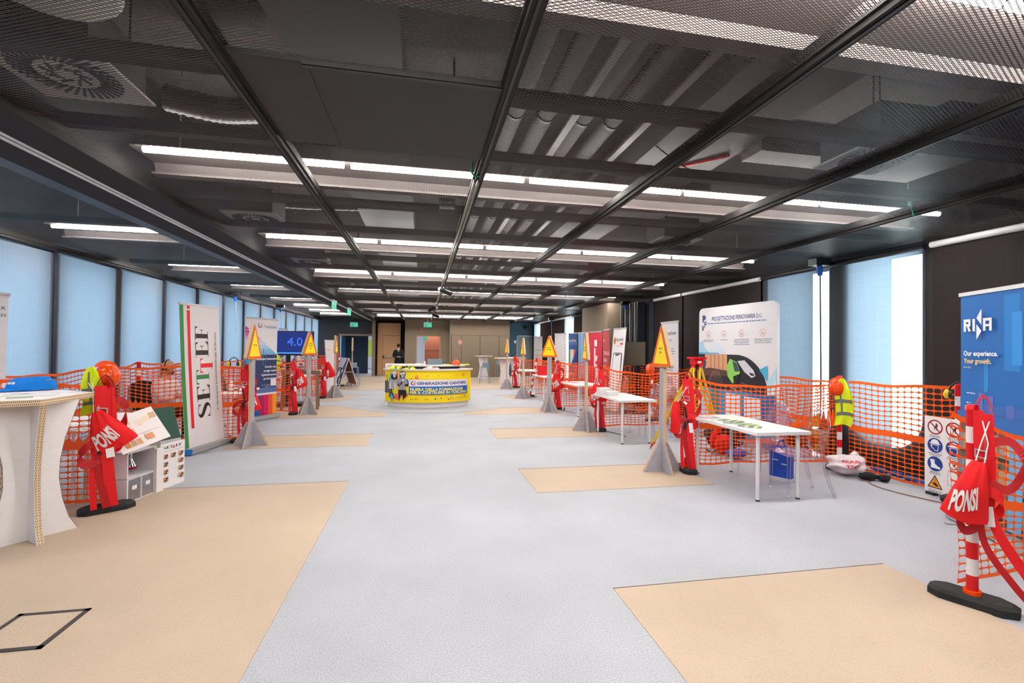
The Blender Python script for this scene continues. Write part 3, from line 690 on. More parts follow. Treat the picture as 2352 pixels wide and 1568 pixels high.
drop(5.9, 12.9, 2.97, 1.2, LCB, 'pale power cable with blue plug hanging beside the taupe column')
drop(5.9, 21.0, 2.97, 1.7, LCB, 'pale power cable with blue plug above the third right warning sign')
drop(-4.95, 17.6, 2.97, 1.9, LCB, 'pale power cable with blue plug hanging above the second warning sign on the left')
drop(-4.95, 13.6, 2.97, 1.9, LCB, 'pale power cable hanging behind the left banner with the coloured stripes')

# ================================================================== BUILDERS FOR THE STANDS
def flat(y=0.0):                      # art on a front face at local y
    return lambda u, v, d: (u, y-d, v)
def sign_post(x, y, rz, lines, label):
    """cardboard post with crossed gussets and a thick triangular warning sign"""
    t = thing('warning_sign_post', label, 'sign', (x, y, 0), rz)
    b = mb(GREYB); H, w, g = 0.37, 0.255, 0.018
    out = [(-w, 0), (w, 0), (0.055, H), (-0.055, H)]
    b.prism(out, 2*g, ((0, -g, 0), (1, 0, 0), (0, 0, 1), (0, -1, 0)))
    b.build('foot_plate', t); b = mb(GREYB)
    b.prism([(-w, 0), (w, 0), (0.055, H+0.01), (-0.055, H+0.01)], 2*g, ((g, 0, 0), (0, 1, 0), (0, 0, 1), (1, 0, 0)))
    b.build('foot_plate', t)
    for fr in (((0, -1)), ((1, 0))):
        e = mb(HONEY)
        for s in (-1, 1):
            if fr == (0, -1): e.beam((s*w, 0, 0.004), (s*0.055, 0, H), 2*g+0.004, 0.006, (0, 1, 0))
            else: e.beam((0, s*w, 0.004), (0, s*0.055, H), 0.006, 2*g+0.004, (0, 1, 0))
        e.build('cut_edge', t)
    mb(GREYB).box(-0.05, -0.022, 0.03, 0.05, 0.022, 1.40).build('post', t)
    mb(HONEY).box(0.05, -0.022, 0.03, 0.054, 0.022, 1.40).box(-0.054, -0.022, 0.03, -0.05, 0.022, 1.40).build('post_edge', t)
    # triangle
    def tri(s, z0, z1, r=0.03):
        pts = []
        for cx, cz, a0 in ((-s+r, z0+r, PI), (s-r, z0+r, 1.5*PI), (0, z1-r, 0.15*PI)):
            for i in range(5): a = a0 + (PI/2)*i/4 + (0.0 if cx < 0 else 0); pts.append((cx+r*math.cos(a), cz+r*math.sin(a)))
        c = Vector((0, (z0+z1)/2)); return pts
    def tri2(s, z0, z1, r):
        A = [(-s, z0), (s, z0), (0, z1)]; pts = []
        for i in range(3):
            p = Vector(A[i]); q = Vector(A[i-1]); n = Vector(A[(i+1) % 3]); a = p+(q-p).normalized()*r; c = p+(n-p).normalized()*r
            for k in range(5):
                tt = k/4; pts.append(tuple(a*(1-tt)**2+p*2*tt*(1-tt)+c*tt*tt))
        return pts
    Z0, Z1, sw = 1.37, 1.93, 0.245
    core = mb(HONEY).prism(tri2(sw, Z0, Z1, 0.05), 0.058, ((0, -0.03, 0), (1, 0, 0), (0, 0, 1), (0, -1, 0)))
    core.build('sign_core', t)
    f = mb(mat('black_edge', '2A2A30', 0.5)).prism(tri2(sw+0.004, Z0-0.004, Z1+0.004, 0.05), 0.006, ((0, -0.036, 0), (1, 0, 0), (0, 0, 1), (0, -1, 0))); sf = f.build('sign_face', t)
    a = Art(flat(-0.036), 0.0006)
    a.poly(tri2(sw, Z0, Z1, 0.05), 'F5A81C'); a.poly(tri2(sw-0.014, Z0+0.009, Z1-0.016, 0.045), 'F04A12'); a.poly(tri2(sw-0.062, Z0+0.038, Z1-0.088, 0.02), 'FFE010')
    n = len(lines)
    for i, l in enumerate(lines): a.text(l, 0, Z0+0.20-(i-(n-1)/2)*0.055, 0.042, '4A3A10', 'C', bold=0.01)
    a.build(sf); return t

def delineator(x, y, rz, label, h=1.27, lean=(0, 0)):
    t = thing('delineator_post', label, 'barrier post', (x, y, 0), rz)
    b = mb(BLACK); o = [(-0.21, -0.045), (-0.15, -0.09), (0.14, -0.09), (0.21, -0.04), (0.21, 0.04), (0.14, 0.09), (-0.15, 0.09), (-0.21, 0.045)]
    n = len(o); vs = [(p[0], p[1], 0) for p in o]+[(p[0], p[1], 0.045) for p in o]+[(p[0]*0.86, p[1]*0.8, 0.065) for p in o]
    b.add(vs, [tuple(range(n))[::-1], tuple(range(2*n, 3*n))]+[(k*n+i, k*n+(i+1) % n, (k+1)*n+(i+1) % n, (k+1)*n+i) for k in (0, 1) for i in range(n)], False); b.build('base', t)
    L = lambda z: (lean[0]*z/h, lean[1]*z/h, z)
    mb(ORGH).tube([L(0.05), L(0.09)], 0.045, 14).build('collar', t)
    p = MB(); k = 0; z = 0.08; st = 0.105
    while z < h-0.04:
        z2 = min(z+st, h-0.04); p.mat(REDP if k % 2 == 0 else WPL).tube([L(z), L(z2)], 0.030, 14, cap=False); z = z2; k += 1
    pole = p.build('pole', t)
    mb(REDP).tube([L(h-0.04), L(h-0.01), L(h)], [0.034, 0.034, 0.015], 12).build('cap', t)
    return t

def harness(x, y, rz, seed, label, h=1.2, big=1.0, flare=0.0, lp=0.6, top=None):
    """fall arrest harness looped over a post top, straps hanging to the floor; local -y faces the aisle"""
    r = random.Random(seed); t = thing('safety_harness', label, 'safety harness', (x, y, 0), rz)
    f = -0.06; w0 = 0.055*big
    def strap(pts, w, side=(1, 0, 0), m=RED, nm='strap'): return mb(m).ribbon(smooth_path(pts, 6), w, side, 0.005).build(nm, t)
    j = lambda a: (r.random()-0.5)*a
    # shoulder straps: narrow upside-down U round the post top
    strap([(-0.045+j(.02), f, 0.66), (-0.05, f+0.01, 0.90), (-0.045, f+0.02, 1.12), (-0.025, f+0.02, h+0.03), (0.0, f+0.02, h+0.06), (0.03, f+0.02, h+0.03), (0.05, f+0.02, 1.10), (0.045+j(.02), f+0.01, 0.88), (0.02+j(.03), f, 0.62)], w0*1.15, (0, 1, 0.0))
    strap([(-0.03, f-0.005, h-0.02), (-0.02+j(.02), f-0.02, 0.98), (0.0, f-0.02, 0.80), (0.02+j(.02), f-0.015, 0.64)], w0*1.35)
    strap([(0.03, f-0.004, h-0.04), (0.045, f-0.01, 1.0), (0.05+j(.02), f-0.012, 0.82), (0.04, f-0.02, 0.62)], w0*1.1)
    # chest and waist loops
    strap([(0.04, f-0.02, 0.80), (0.04+0.10*lp, f-0.01, 0.77), (0.04+0.17*lp, f, 0.86), (0.04+0.18*lp, f, 0.98), (0.04+0.11*lp, f+0.02, 1.06), (0.04, f+0.01, 1.04)], w0, (0, 0.3, 1), REDD)
    strap([(-0.02, f-0.03, 0.72), (0.05, f-0.045, 0.75), (0.11, f-0.03, 0.70), (0.09, f-0.02, 0.62), (0.02, f-0.02, 0.60)], w0*1.2, (0, 0.2, 1))
    strap([(-0.02, f-0.02, 0.68), (-0.11, f-0.04, 0.66), (-0.16, f-0.03, 0.57), (-0.12, f-0.03, 0.48), (-0.03, f-0.02, 0.52)], w0, (0, 0.3, 1), REDD)
    # leg straps to the floor
    strap([(0.02, f-0.02, 0.66), (0.03+flare*0.2, f-0.03, 0.48), (0.05+flare*0.6, f-0.02, 0.26), (0.07+flare, f-0.01, 0.075)], w0*1.3)
    strap([(-0.03, f-0.015, 0.66), (-0.03+flare*0.1, f-0.02, 0.42), (0.0+flare*0.45, f-0.02, 0.22), (0.03+flare*0.8, f-0.01, 0.07)], w0*0.9, (1, 0, 0), REDD, 'leg_loop')
    if not flare: strap([(-0.055, f-0.01, 0.62), (-0.075+j(.03), f-0.015, 0.35), (-0.06, f-0.01, 0.066)], w0*0.7, (1, 0, 0), RED, 'leg_loop')
    strap([(-0.07, -0.01, h-0.12), (-0.055, -0.02, h+0.0), (0.0, -0.02, h+0.075), (0.055, -0.02, h+0.0), (0.075, -0.01, h-0.12)], w0*0.7, (0, 1, 0), top or BLKP, 'collar_strap')
    bk = mb(ALU); z0 = 1.0
    bk.ribbon([(-0.055, f-0.03, z0), (0.02, f-0.03, z0-0.01)], 0.010, (0, 0, 1), 0.006).ribbon([(-0.055, f-0.03, z0-0.045), (0.02, f-0.03, z0-0.055)], 0.010, (0, 0, 1), 0.006).ribbon([(-0.052, f-0.03, z0), (-0.052, f-0.03, z0-0.045)], 0.010, (1, 0, 0), 0.006).ribbon([(0.017, f-0.03, z0-0.01), (0.017, f-0.03, z0-0.055)], 0.010, (1, 0, 0), 0.006).build('buckle', t)
    mb(BLKP).box(-0.045, f-0.045, 0.58, -0.015, f-0.02, 0.67).build('clasp', t)
    mb(BLKP).ribbon(smooth_path([(-0.035, f-0.03, 0.86), (-0.02, f-0.035, 0.76), (0.01, f-0.04, 0.66)], 4), 0.022, (1, 0, 0)).build('black_strap', t)
    mb(WPL).ribbon([(0.035, f-0.05, 0.66), (0.05, f-0.055, 0.54)], 0.05*big, (1, 0, 0.2), 0.002).build('tag', t)
    mb(WPL).ribbon([(-0.05, f-0.04, 0.93), (-0.01, f-0.045, 0.90)], 0.03*big, (0, 0, 1), 0.002).build('tag', t)
    return t

def bag(x, y, z, rz, label, W=0.40, Hh=0.36, tilt=0.35, txt='PONSI', post=(0.05, 0.05, 0.25)):
    """drawstring bag hanging from the post: z = height of its mouth"""
    t = thing('drawstring_bag', label, 'bag', (x, y, z), rz)
    ct, st = math.cos(tilt), math.sin(tilt)
    def pt(u, v, s, off=0.0):
        # v 0 mouth .. 1 bottom
        w = (0.03 + (W/2-0.03)*min(1, v*1.05)**0.8); d = 0.02+0.055*math.sin(PI*min(v, 0.97)**0.8)
        xx = (2*u-1)*w; e = max(0.0, 1-abs(2*u-1)**2.2)**0.5
        fold = 0.006*math.sin(17*u+3*v)*(1-v)
        yy = s*(d*e+fold) - (off if s < 0 else 0)
        zz = -Hh*v - 0.03*math.sin(PI*u)*v
        return (xx*ct - zz*st, yy, xx*st + zz*ct)
    b = mb(REDF)
    b.grid(lambda u, v: pt(u, v, -1), 16, 12); b.grid(lambda u, v: pt(1-u, v, 1), 16, 12)
    body = b.build('bag_body', t)
    c = mb(WPL); px, py, pz = post
    c.tube([(-0.02, -0.01, -0.01), (px*0.4-0.01, py*0.4, pz*0.45), (px, py, pz)], 0.0035, 6).tube([(0.02, -0.01, -0.01), (px*0.4+0.02, py*0.4, pz*0.45), (px-0.03, py, pz)], 0.0035, 6)
    c.build('cord', t)
    a = Art(lambda u, v, d: pt(u, v, -1, 0.008+d), 0.0)
    # lettering follows the swelling: coordinates are (u, v) of the bag face
    def tx(s, u0, v0, hh, ww, rot=0):
        vs, fs, w = text_geo(s, 0.045); q = []
        for A, B in vs:
            du, dv = A/w*ww, B*hh; cr, sr = math.cos(rot), math.sin(rot)
            q.append(a._p(u0+du*cr-dv*sr*0.8, v0-(du*sr*0.9+dv*cr)))
        a.mb.mat(pr('F4EEEE')).add(q, fs, False)
    tx(txt, 0.13, 0.90, 0.50, 0.62 if len(txt) > 1 else 0.3, 0.34)
    a.L += 1; tx('SPONSI'[0:2]+'CUREZZA', 0.30, 0.93, 0.07, 0.45, 0.30) if False else None
    a.build(body, 'lettering'); return t

def vest(x, y, z, rz, label, w=0.30, h=0.58, arm=0.1):
    t = thing('hi_vis_vest', label, 'vest', (x, y, z), rz)
    def P(u, v, s, off=0):
        ww = w*(0.18+0.82*min(1, v*2.6)**0.7)*(1-0.12*v); xx = (u-0.5)*ww + 0.05*v*math.sin(3*v)
        yy = s*(0.035*math.sin(PI*u)**0.6 + 0.012*math.sin(9*u+5*v))-(off if s < 0 else 0)
        return (xx, yy, -h*v*(1-0.05*math.sin(PI*u)))
    b = mb(YEL); b.grid(lambda u, v: P(u, v, -1), 14, 16).grid(lambda u, v: P(1-u, v, 1), 14, 16); b.build('body', t)
    for v0 in (0.45, 0.72):
        g = mb(GREYR).grid(lambda u, v: P(u, v0+0.075*v, -1, 0.004), 14, 2); g.build('reflective_band', t)
    g = mb(GREYR).grid(lambda u, v: P(0.28+0.10*u, 0.1+0.62*v, -1, 0.003), 2, 10); g.build('reflective_band', t)
    return t
def helmet(x, y, z, rot, label, m=None):
    t = thing('safety_helmet', label, 'helmet', (x, y, z)); t.rotation_euler = Vector(rot).to_track_quat('Z', 'X').to_euler() if len(rot) == 3 else (0, 0, rot[0]); m = m or ORGH; t.scale = (0.88, 0.88, 0.88)
    prof = [(0.135, 0.0), (0.130, 0.04), (0.115, 0.085), (0.085, 0.12), (0.045, 0.14), (0.0, 0.146)]
    mb(m).lathe(prof, 28, (0, 0, 0), 1.0, 0.84).lathe([(0.129, 0.0), (0.124, 0.04), (0.108, 0.082), (0.08, 0.115), (0.04, 0.134), (0, 0.138)][::-1], 28, (0, 0, 0), 1.0, 0.84).build('shell', t)
    mb(m).prism([(0.10*math.cos(a)+0.06*(math.cos(a) > 0)+0.02, 0.112*math.sin(a)) for a in [-1.25+2.5*i/12 for i in range(13)]], 0.006, ((0.0, 0, 0.012), (1, 0, 0), (0, 1, 0), (0, 0, 1))).build('peak', t)
    mb(m).tube([(-0.09, 0, 0.118), (0.0, 0, 0.148), (0.085, 0, 0.122)], 0.014, 8).build('ridge', t)
    mb(BLKP).tube(smooth_path([(0.02, -0.1, 0.0), (0.03, -0.05, -0.07), (0.03, 0.05, -0.07), (0.02, 0.1, 0.0)], 5), 0.005, 6).build('chin_strap', t)
    return t
def earmuffs(x, y, z, rz, label):
    t = thing('ear_defenders', label, 'ear defenders', (x, y, z), rz)
    mb(BLKP).tube([(0.085*math.cos(a), 0, 0.11*math.sin(a)) for a in [PI*i/12 for i in range(13)]], 0.009, 8).build('headband', t)
    for s in (-1, 1):
        mb(mat('yellow_cup', 'F2C010', 0.35)).ball((s*0.10, 0, -0.02), (0.032, 0.042, 0.052), 14, 8).build('ear_cup', t)
        mb(BLKP).tube([(s*0.062, 0, -0.02), (s*0.085, 0, -0.02)], 0.042, 14).build('ear_pad', t)
    return t

def net(path, label, zt=1.2, zb=0.06, sag=0.03, seed=1, pinch=None, wob=0.03, cell=0.078):
    """orange safety net hung along path; rows of rounded holes between three solid bands"""
    pts = [Vector((p[0], p[1], 0)) for p in path]; cum = [0]
    for i in range(1, len(pts)): cum.append(cum[-1]+(pts[i]-pts[i-1]).length)
    L = cum[-1]; r = random.Random(seed); ph = [r.random()*6 for _ in range(6)]
    zts = [p[2] if len(p) > 2 else zt for p in path]
    def at(s):
        s = max(0, min(L, s)); i = 0
        while i < len(cum)-2 and cum[i+1] < s: i += 1
        k = (s-cum[i])/(cum[i+1]-cum[i]); d = (pts[i+1]-pts[i]).normalized()
        sg = sag*math.sin(PI*k)
        return pts[i].lerp(pts[i+1], k), Vector((-d.y, d.x, 0)), zts[i]*(1-k)+zts[i+1]*k-sg, k
    rows = [('band', 0.028)] + [('hole', 0.060)]*9 + [('band', 0.065)] + [('hole', 0.052)]*9 + [('band', 0.022)]
    tot = sum(x[1] for x in rows)
    o = thing('safety_net', label, 'safety net', (pts[0].x, pts[0].y, 0)); O = pts[0]
    def P(s, q):                       # q 0 bottom .. 1 top
        p, n, top, k = at(s)
        if pinch:                      # rows bunch together towards an end
            for (end, amt) in pinch:
                w = max(0.0, 1-abs(s-end*L)/0.7)**1.5*amt
                q = q*(1-w) + w*(0.55+0.42*q**0.8 if q > 0.5 else q*1.1)
        z = zb + (top-zb)*q + 0.008*math.sin(s*9+ph[0]+q*5)
        d = wob*(math.sin(s*2.6+ph[1]+q*2)*0.6+math.sin(s*6.1+ph[2]+q*4.5)*0.4)*(0.4+0.6*math.sin(PI*q))
        return p + n*d + Vector((0, 0, z)) - O
    nc = max(2, int(L/cell)); c = L/nc
    b = mb(ORG); z = 0.0
    for kind, hh in rows[::-1]:
        q0, q1 = z/tot, (z+hh)/tot; z += hh
        if kind == 'band':
            b.grid(lambda u, v: P(u*L, q0+(q1-q0)*v), nc, 1, False)
        else:
            for i in range(nc):
                s0 = i*c; outer = []; inner = []
                for k in range(12):
                    a = 2*PI*(k+0.5)/12; ca, sa = math.cos(a), math.sin(a)
                    m = max(abs(ca), abs(sa)); outer.append((0.5+0.5*ca/m, 0.5+0.5*sa/m))
                    e = (abs(ca)**4+abs(sa)**4)**-0.25; inner.append((0.5+0.458*ca*e, 0.5+0.405*sa*e))
                # keep the cell corners square
                vs = [P(s0+u*c, q0+(q1-q0)*v) for u, v in outer] + [P(s0+u*c, q0+(q1-q0)*v) for u, v in inner]
                b.add(vs, [(k, (k+1) % 12, 12+(k+1) % 12, 12+k) for k in range(12)], False)
    b.build('net_mesh', o); return o

def table(x, y, rz, label, L=1.28, Wd=0.66, H=0.74):
    """white desk: origin at the middle of the floor print"""
    t = thing('white_table', label, 'table', (x, y, 0), rz, None)
    mb(WHITE).box(-Wd/2, -L/2, H-0.034, Wd/2, L/2, H).build('table_top', t)
    for sx in (-1, 1):
        for sy in (-1, 1):
            l = mb(WMET).tube([(sx*(Wd/2-0.085), sy*(L/2-0.09), 0.015), (sx*(Wd/2-0.085), sy*(L/2-0.09), H-0.034)], 0.0195, 14).build('leg', t)
            mb(BLKP).tube([(sx*(Wd/2-0.085), sy*(L/2-0.09), 0), (sx*(Wd/2-0.085), sy*(L/2-0.09), 0.016)], 0.021, 14).build('foot_cap', l)
    return t

def ghost_chair(x, y, rz, label, grp=None):
    """clear plastic chair with oval back; faces local -y"""
    t = thing('clear_chair', label, 'chair', (x, y, 0), rz, grp)
    b = mb(CLEAR).prism([(-0.20, -0.20), (0.20, -0.20), (0.185, 0.2), (-0.185, 0.2)], 0.025, ((0, 0, 0.46), (1, 0, 0), (0, 1, 0), (0, 0, 1)))
    b.build('seat', t)
    for sx in (-1, 1):
        mb(CLEAR).tube([(sx*0.18, -0.18, 0.44), (sx*0.185, -0.19, 0.015)], [0.022, 0.014], 8).build('leg', t)
        mb(CLEAR).tube(smooth_path([(sx*0.17, 0.19, 0.46), (sx*0.18, 0.22, 0.25), (sx*0.20, 0.30, 0.015)], 4), 0.017, 8).build('leg', t)
        for yy in (-0.19, 0.30): mb(mat('clear_glide', 'E8E8EE', 0.3)).lathe([(0, 0), (0.016, 0), (0.012, 0.016), (0, 0.016)], 10, (sx*(0.185 if yy < 0 else 0.2), yy, 0)).build('glide', t)
    pts = []
    for i in range(25):
        a = 2*PI*i/24; pts.append((0.20*math.sin(a), 0.20+0.05*(1-math.cos(a))*0.7, 0.70-0.24*math.cos(a)))
    mb(CLEAR).tube(pts, 0.012, 8, False).build('back_rim', t)
    o = mb(CLEAR); vs = [(0.19*math.sin(2*PI*i/24), 0.20+0.05*(1-math.cos(2*PI*i/24))*0.7, 0.70-0.23*math.cos(2*PI*i/24)) for i in range(24)]
    vs2 = [(p[0], p[1]+0.008, p[2]) for p in vs]
    o.add(vs+vs2, [tuple(range(24)), tuple(range(24, 48))[::-1]]+[(i, (i+1) % 24, 24+(i+1) % 24, 24+i) for i in range(24)], False); o.build('back_panel', t)
    for s in (-1, 1): mb(CLEAR).tube([(s*0.17, 0.19, 0.45), (s*0.185, 0.21, 0.62)], 0.015, 8).build('back_post', t)
    return t

def rollup(x0, y0, x1, y1, H, label, art=None, sheet='F1EFF0', top=None, base=ALU, lean=0.0, end_cap=None, name='roll_up_banner'):
    """banner between two floor points, left and right as seen from its front; top = height of rail"""
    w = math.hypot(x1-x0, y1-y0); rz = math.atan2(y1-y0, x1-x0)
    t = thing(name, label, 'banner', (x0, y0, 0), rz)
    b = mb(base).box(0, -0.09, 0.012, w, 0.09, 0.085); b.build('base_cassette', t)
    for k in (0.2, 0.8): mb(ALU).box(w*k-0.02, -0.20, 0, w*k+0.02, 0.20, 0.012).build('foot', t)
    if end_cap: mb(end_cap).box(-0.02, -0.095, 0.010, 0.012, 0.095, 0.09).build('end_cap', t)
    f = lambda u, v, d: (u+lean*(v/H)*0, lean*v/H-0.03*0-d, v)
    bow = lambda u, v, d: (u + 0.0*v, lean*v/H + 0.012*math.sin(PI*v/H) - d, v)
    s = mb(mat('sheet_'+sheet, sheet, 0.5, noise=0.01))
    s.grid(lambda u, v: bow(0.01+u*(w-0.02), 0.085+v*(H-0.085), 0), 4, 14).grid(lambda u, v: bow(w-0.01-u*(w-0.02), 0.085+v*(H-0.085), -0.0015), 4, 14)
    sh = s.build('banner_sheet', t)
    mb(ALU).box(0, lean-0.012, H-0.01, w, lean+0.012, H+0.025).build('top_rail', t)
    mb(ALU).tube([(w/2, 0.03, 0.085), (w/2, lean+0.02, H)], 0.009, 8).build('support_pole', t)
    if art:
        a = Art(bow, 0.0015); art(a, w, H); a.build(sh)
    return t
def vrect(a, x, y, w, h, c, n=14):           # tall areas follow the bow of the sheet
    L = a.L+1
    for i in range(n): a.rect(x, y+h*i/n, w, h/n, c, layer=L)
    return a
def blur_grad(a, x, y, w, h, cols):
    n = len(cols); L = a.L+1
    for i, c in enumerate(cols): a.rect(x, y+h*i/n, w, h/n+0.0005, c, layer=L)

# serif capitals drawn from strokes (thick stems, hair serifs)
def didone(a, ch, x, y, w, h, c, rot=False, M=None):
    T = M or (lambda u, v: (x+u*w, y+v*h)); st = 0.30
    def pg(pts): a.poly([T(*p) for p in pts], c, layer=a.L)
    a.L += 1; hl = 0.035
    if ch in 'EF':
        pg([(0.14, 0), (0.14+st, 0), (0.14+st, 1), (0.14, 1)]); pg([(0, 1-hl), (0.94, 1-hl), (0.94, 1), (0, 1)]); pg([(0.94, 1), (0.80, 1-hl), (0.94, 0.76)]); pg([(0.75, 1-hl), (0.94, 0.86), (0.94, 1-hl)])
        pg([(0.4, 0.50), (0.68, 0.50), (0.68, 0.53), (0.4, 0.53)]); pg([(0.66, 0.50), (0.72, 0.32), (0.72, 0.70), (0.66, 0.53)])
        if ch == 'E': pg([(0, 0), (1, 0), (1, hl), (0, hl)]); pg([(1, 0), (1, 0.26), (0.84, hl)]); pg([(0.75, hl), (1, 0.16), (1, hl)])
        else: pg([(0, 0), (0.62, 0), (0.62, hl), (0, hl)])
    elif ch == 'T':
        pg([(0.35, 0), (0.65, 0), (0.65, 1), (0.35, 1)]); pg([(0, 1-hl), (1, 1-hl), (1, 1), (0, 1)]); pg([(0, 1-hl), (0, 0.74), (0.16, 1-hl)]); pg([(1, 1-hl), (0.84, 1-hl), (1, 0.74)]); pg([(0.2, 0), (0.8, 0), (0.8, hl), (0.2, hl)])
    elif ch == 'S':
        cs = [(0.86, 0.76), (0.80, 0.90), (0.66, 0.97), (0.50, 0.985), (0.32, 0.96), (0.20, 0.88), (0.17, 0.77), (0.24, 0.66), (0.42, 0.56), (0.62, 0.46), (0.80, 0.36), (0.86, 0.24), (0.80, 0.11), (0.64, 0.03), (0.48, 0.015), (0.30, 0.04), (0.18, 0.12), (0.12, 0.26)]
        ws = [0.03, 0.05, 0.05, 0.03, 0.07, 0.15, 0.22, 0.27, 0.32, 0.33, 0.30, 0.22, 0.15, 0.07, 0.03, 0.05, 0.06, 0.03]
        P3 = smooth_path([(p[0], p[1], q) for p, q in zip(cs, ws)], 4); N3 = []
        for k in range(len(P3)):
            dd = P3[min(k+1, len(P3)-1)]-P3[max(k-1, 0)]; dd.z = 0; dd.normalize(); N3.append(Vector((-dd.y, dd.x*0.7)))
        for k in range(len(P3)-1):
            p, q, n0, n1 = P3[k], P3[k+1], N3[k], N3[k+1]
            pg([(p.x+n0.x*p.z/2, p.y+n0.y*p.z/2), (q.x+n1.x*q.z/2, q.y+n1.y*q.z/2), (q.x-n1.x*q.z/2, q.y-n1.y*q.z/2), (p.x-n0.x*p.z/2, p.y-n0.y*p.z/2)])
        pg([(0.90, 0.70), (0.90, 1.0), (0.84, 0.92)]); pg([(0.08, 0.30), (0.08, 0.0), (0.15, 0.08)])
def settef_word(a, place, w, h, gap, cols):
    """S E T T E F; place(i) -> mapping for glyph i; the second T hangs lower"""
    x = 0
    for ch, c, dy in zip('SETTEF', cols, (0, 0, 0, -0.33, 0, 0)):
        ww = w*(0.82 if ch in 'TF' else 0.9); xx = x - (0.25*w if dy else 0)
        didone(a, ch, 0, 0, 1, 1, c, M=(lambda X, DY, WW: lambda u, v: place(X+u*WW, (v+DY)*h))(xx, dy, ww)); x = xx+ww+gap

def pictogram(a, kind, x, y, r):
    if kind == 'no':
        a.disc(x, y, r, 'A01828'); a.disc(x, y, r*0.82, 'F4F4F6'); a.poly([(x-r*.1, y-r*.6), (x+r*.05, y-r*.1), (x+r*.25, y-r*.55), (x+r*.3, y+r*.1), (x+r*.45, y+r*.3), (x+r*.1, y+r*.25), (x-r*.1, y)], '3A1420'); a.disc(x+r*.2, y+r*.4, r*.13, '3A1420')
        a.line(x-r*.62, y+r*.62, x+r*.62, y-r*.62, r*.16, 'A01828')
    elif kind == 'helmet':
        a.disc(x, y, r, '1A3F8C'); a.ring(x, y+r*.28, r*.56, r*.56, 'F4F6FA', 16, 0, PI); a.rect(x-r*.72, y+r*.18, r*1.4, r*.12, 'F4F6FA'); a.poly([(x-r*.5, y+r*.1), (x+r*.5, y+r*.1), (x+r*.42, y-r*.72), (x-r*.05, y-r*.72), (x-r*.22, y-r*.45), (x-r*.42, y-r*.4), (x-r*.55, y-r*.1)], 'F4F6FA'); a.poly([(x-r*.4, y+r*.03), (x+r*.42, y+r*.03), (x+r*.34, y-r*.64), (x+r*.0, y-r*.64), (x-r*.16, y-r*.38), (x-r*.36, y-r*.33)], '1A3F8C')
    elif kind == 'boot':
        a.disc(x, y, r, '1A3F8C'); a.poly([(x-r*.65, y+r*.55), (x-r*.05, y+r*.6), (x-r*.02, y+r*.05), (x+r*.35, y-r*.25), (x+r*.72, y-r*.42), (x+r*.68, y-r*.62), (x-r*.55, y-r*.58), (x-r*.5, y-r*.1)], 'F4F6FA')
    elif kind == 'warn':
        a.poly([(x-r, y-r*.8), (x+r, y-r*.8), (x, y+r)], '3A1420'); a.poly([(x-r*.8, y-r*.68), (x+r*.8, y-r*.68), (x, y+r*.76)], 'F0A030'); a.poly([(x-r*.4, y-r*.1), (x+r*.1, y-r*.05), (x+r*.5, y-r*.45), (x+r*.3, y-r*.55), (x-r*.1, y-r*.4)], '3A1420'); a.line(x, y+r*.45, x, y, r*.06, '3A1420')
def safety_board(x, y, rz, label, W=0.62, H=0.85, hand=None):
    t = thing('safety_sign_board', label, 'sign', (x, y, 0.03), rz)
    mb(WPL).box(0, -0.004, 0, W, 0.004, H).build('board', t); mb(BLKP).box(0.03, -0.03, -0.03, 0.12, 0.03, 0.0).box(W-0.12, -0.03, -0.03, W-0.03, 0.03, 0.0).build('feet', t)
    a = Art(flat(-0.004), 0.0008); r = 0.082
    for i, xx in enumerate((0.115, 0.31, 0.505)):
        for j, k in enumerate(('no', 'helmet', 'boot', 'warn')):
            yy = H-0.115-j*0.205
            if i == 1 and j == 2: pictogram(a, 'no', xx, yy+0.03, r*0.6); a.rect(xx-0.06, yy-0.20, 0.12, 0.16, '9C98C0'); a.rect(xx-0.055, yy-0.195, 0.11, 0.15, 'F4F4F6'); lattice_lines(a, xx-0.04, yy-0.08, 0.08, 4, 0.008, 'A8A6C8', seed=5); continue
            if i == 1 and j == 3: continue
            pictogram(a, k, xx, yy, r); a.L = max(a.L, 3); lattice_lines(a, xx, yy-r-0.016, 0.15, 2, 0.009, '70707A', seed=i*4+j, align='C')
    a.build(t); return t

def brochure(x, y, z, rz, w, h, cols, label, th=0.004, grp=None, cat='brochure'):
    t = thing('brochure', label, cat, (x, y, z), rz, grp)
    mb(WPL).box(-w/2, -h/2, 0, w/2, h/2, th).build('pages', t)
    a = Art(lambda u, v, d: (u, v, th+d), 0.0006); a.rect(-w/2, -h/2, w, h, cols[0])
    for i, c in enumerate(cols[1:]):
        k = (i+1)/(len(cols)); a.poly([(-w/2, -h/2+h*k*0.8), (w/2, -h/2+h*k*0.55), (w/2, -h/2+h*(k*0.55+0.2)), (-w/2, -h/2+h*(k*0.8+0.12))], c)
    a.build(t, 'cover_print'); return t

# ---- figures
def skin_mesh(joints, edges, radii, mats=None, sub=1, root=0):
    me = bpy.data.meshes.new('tmp'); me.from_pydata(joints, edges, []); ob = bpy.data.objects.new('tmp', me); C.objects.link(ob)
    ob.modifiers.new('skin', 'SKIN'); sv = me.skin_vertices[0].data
    for i, r in enumerate(radii):
        rr = r if isinstance(r, (tuple, list)) else (r, r); sv[i].radius = rr; sv[i].use_root = (i == root)
    sb = ob.modifiers.new('sub', 'SUBSURF'); sb.levels = sub; sb.render_levels = sub
    dg = bpy.context.evaluated_depsgraph_get(); dg.update(); ev = ob.evaluated_get(dg); m2 = bpy.data.meshes.new_from_object(ev)
    vs = [tuple(v.co) for v in m2.vertices]; fs = [tuple(p.vertices) for p in m2.polygons]
    bpy.data.objects.remove(ob); bpy.data.meshes.remove(me); bpy.data.meshes.remove(m2)
    return vs, fs
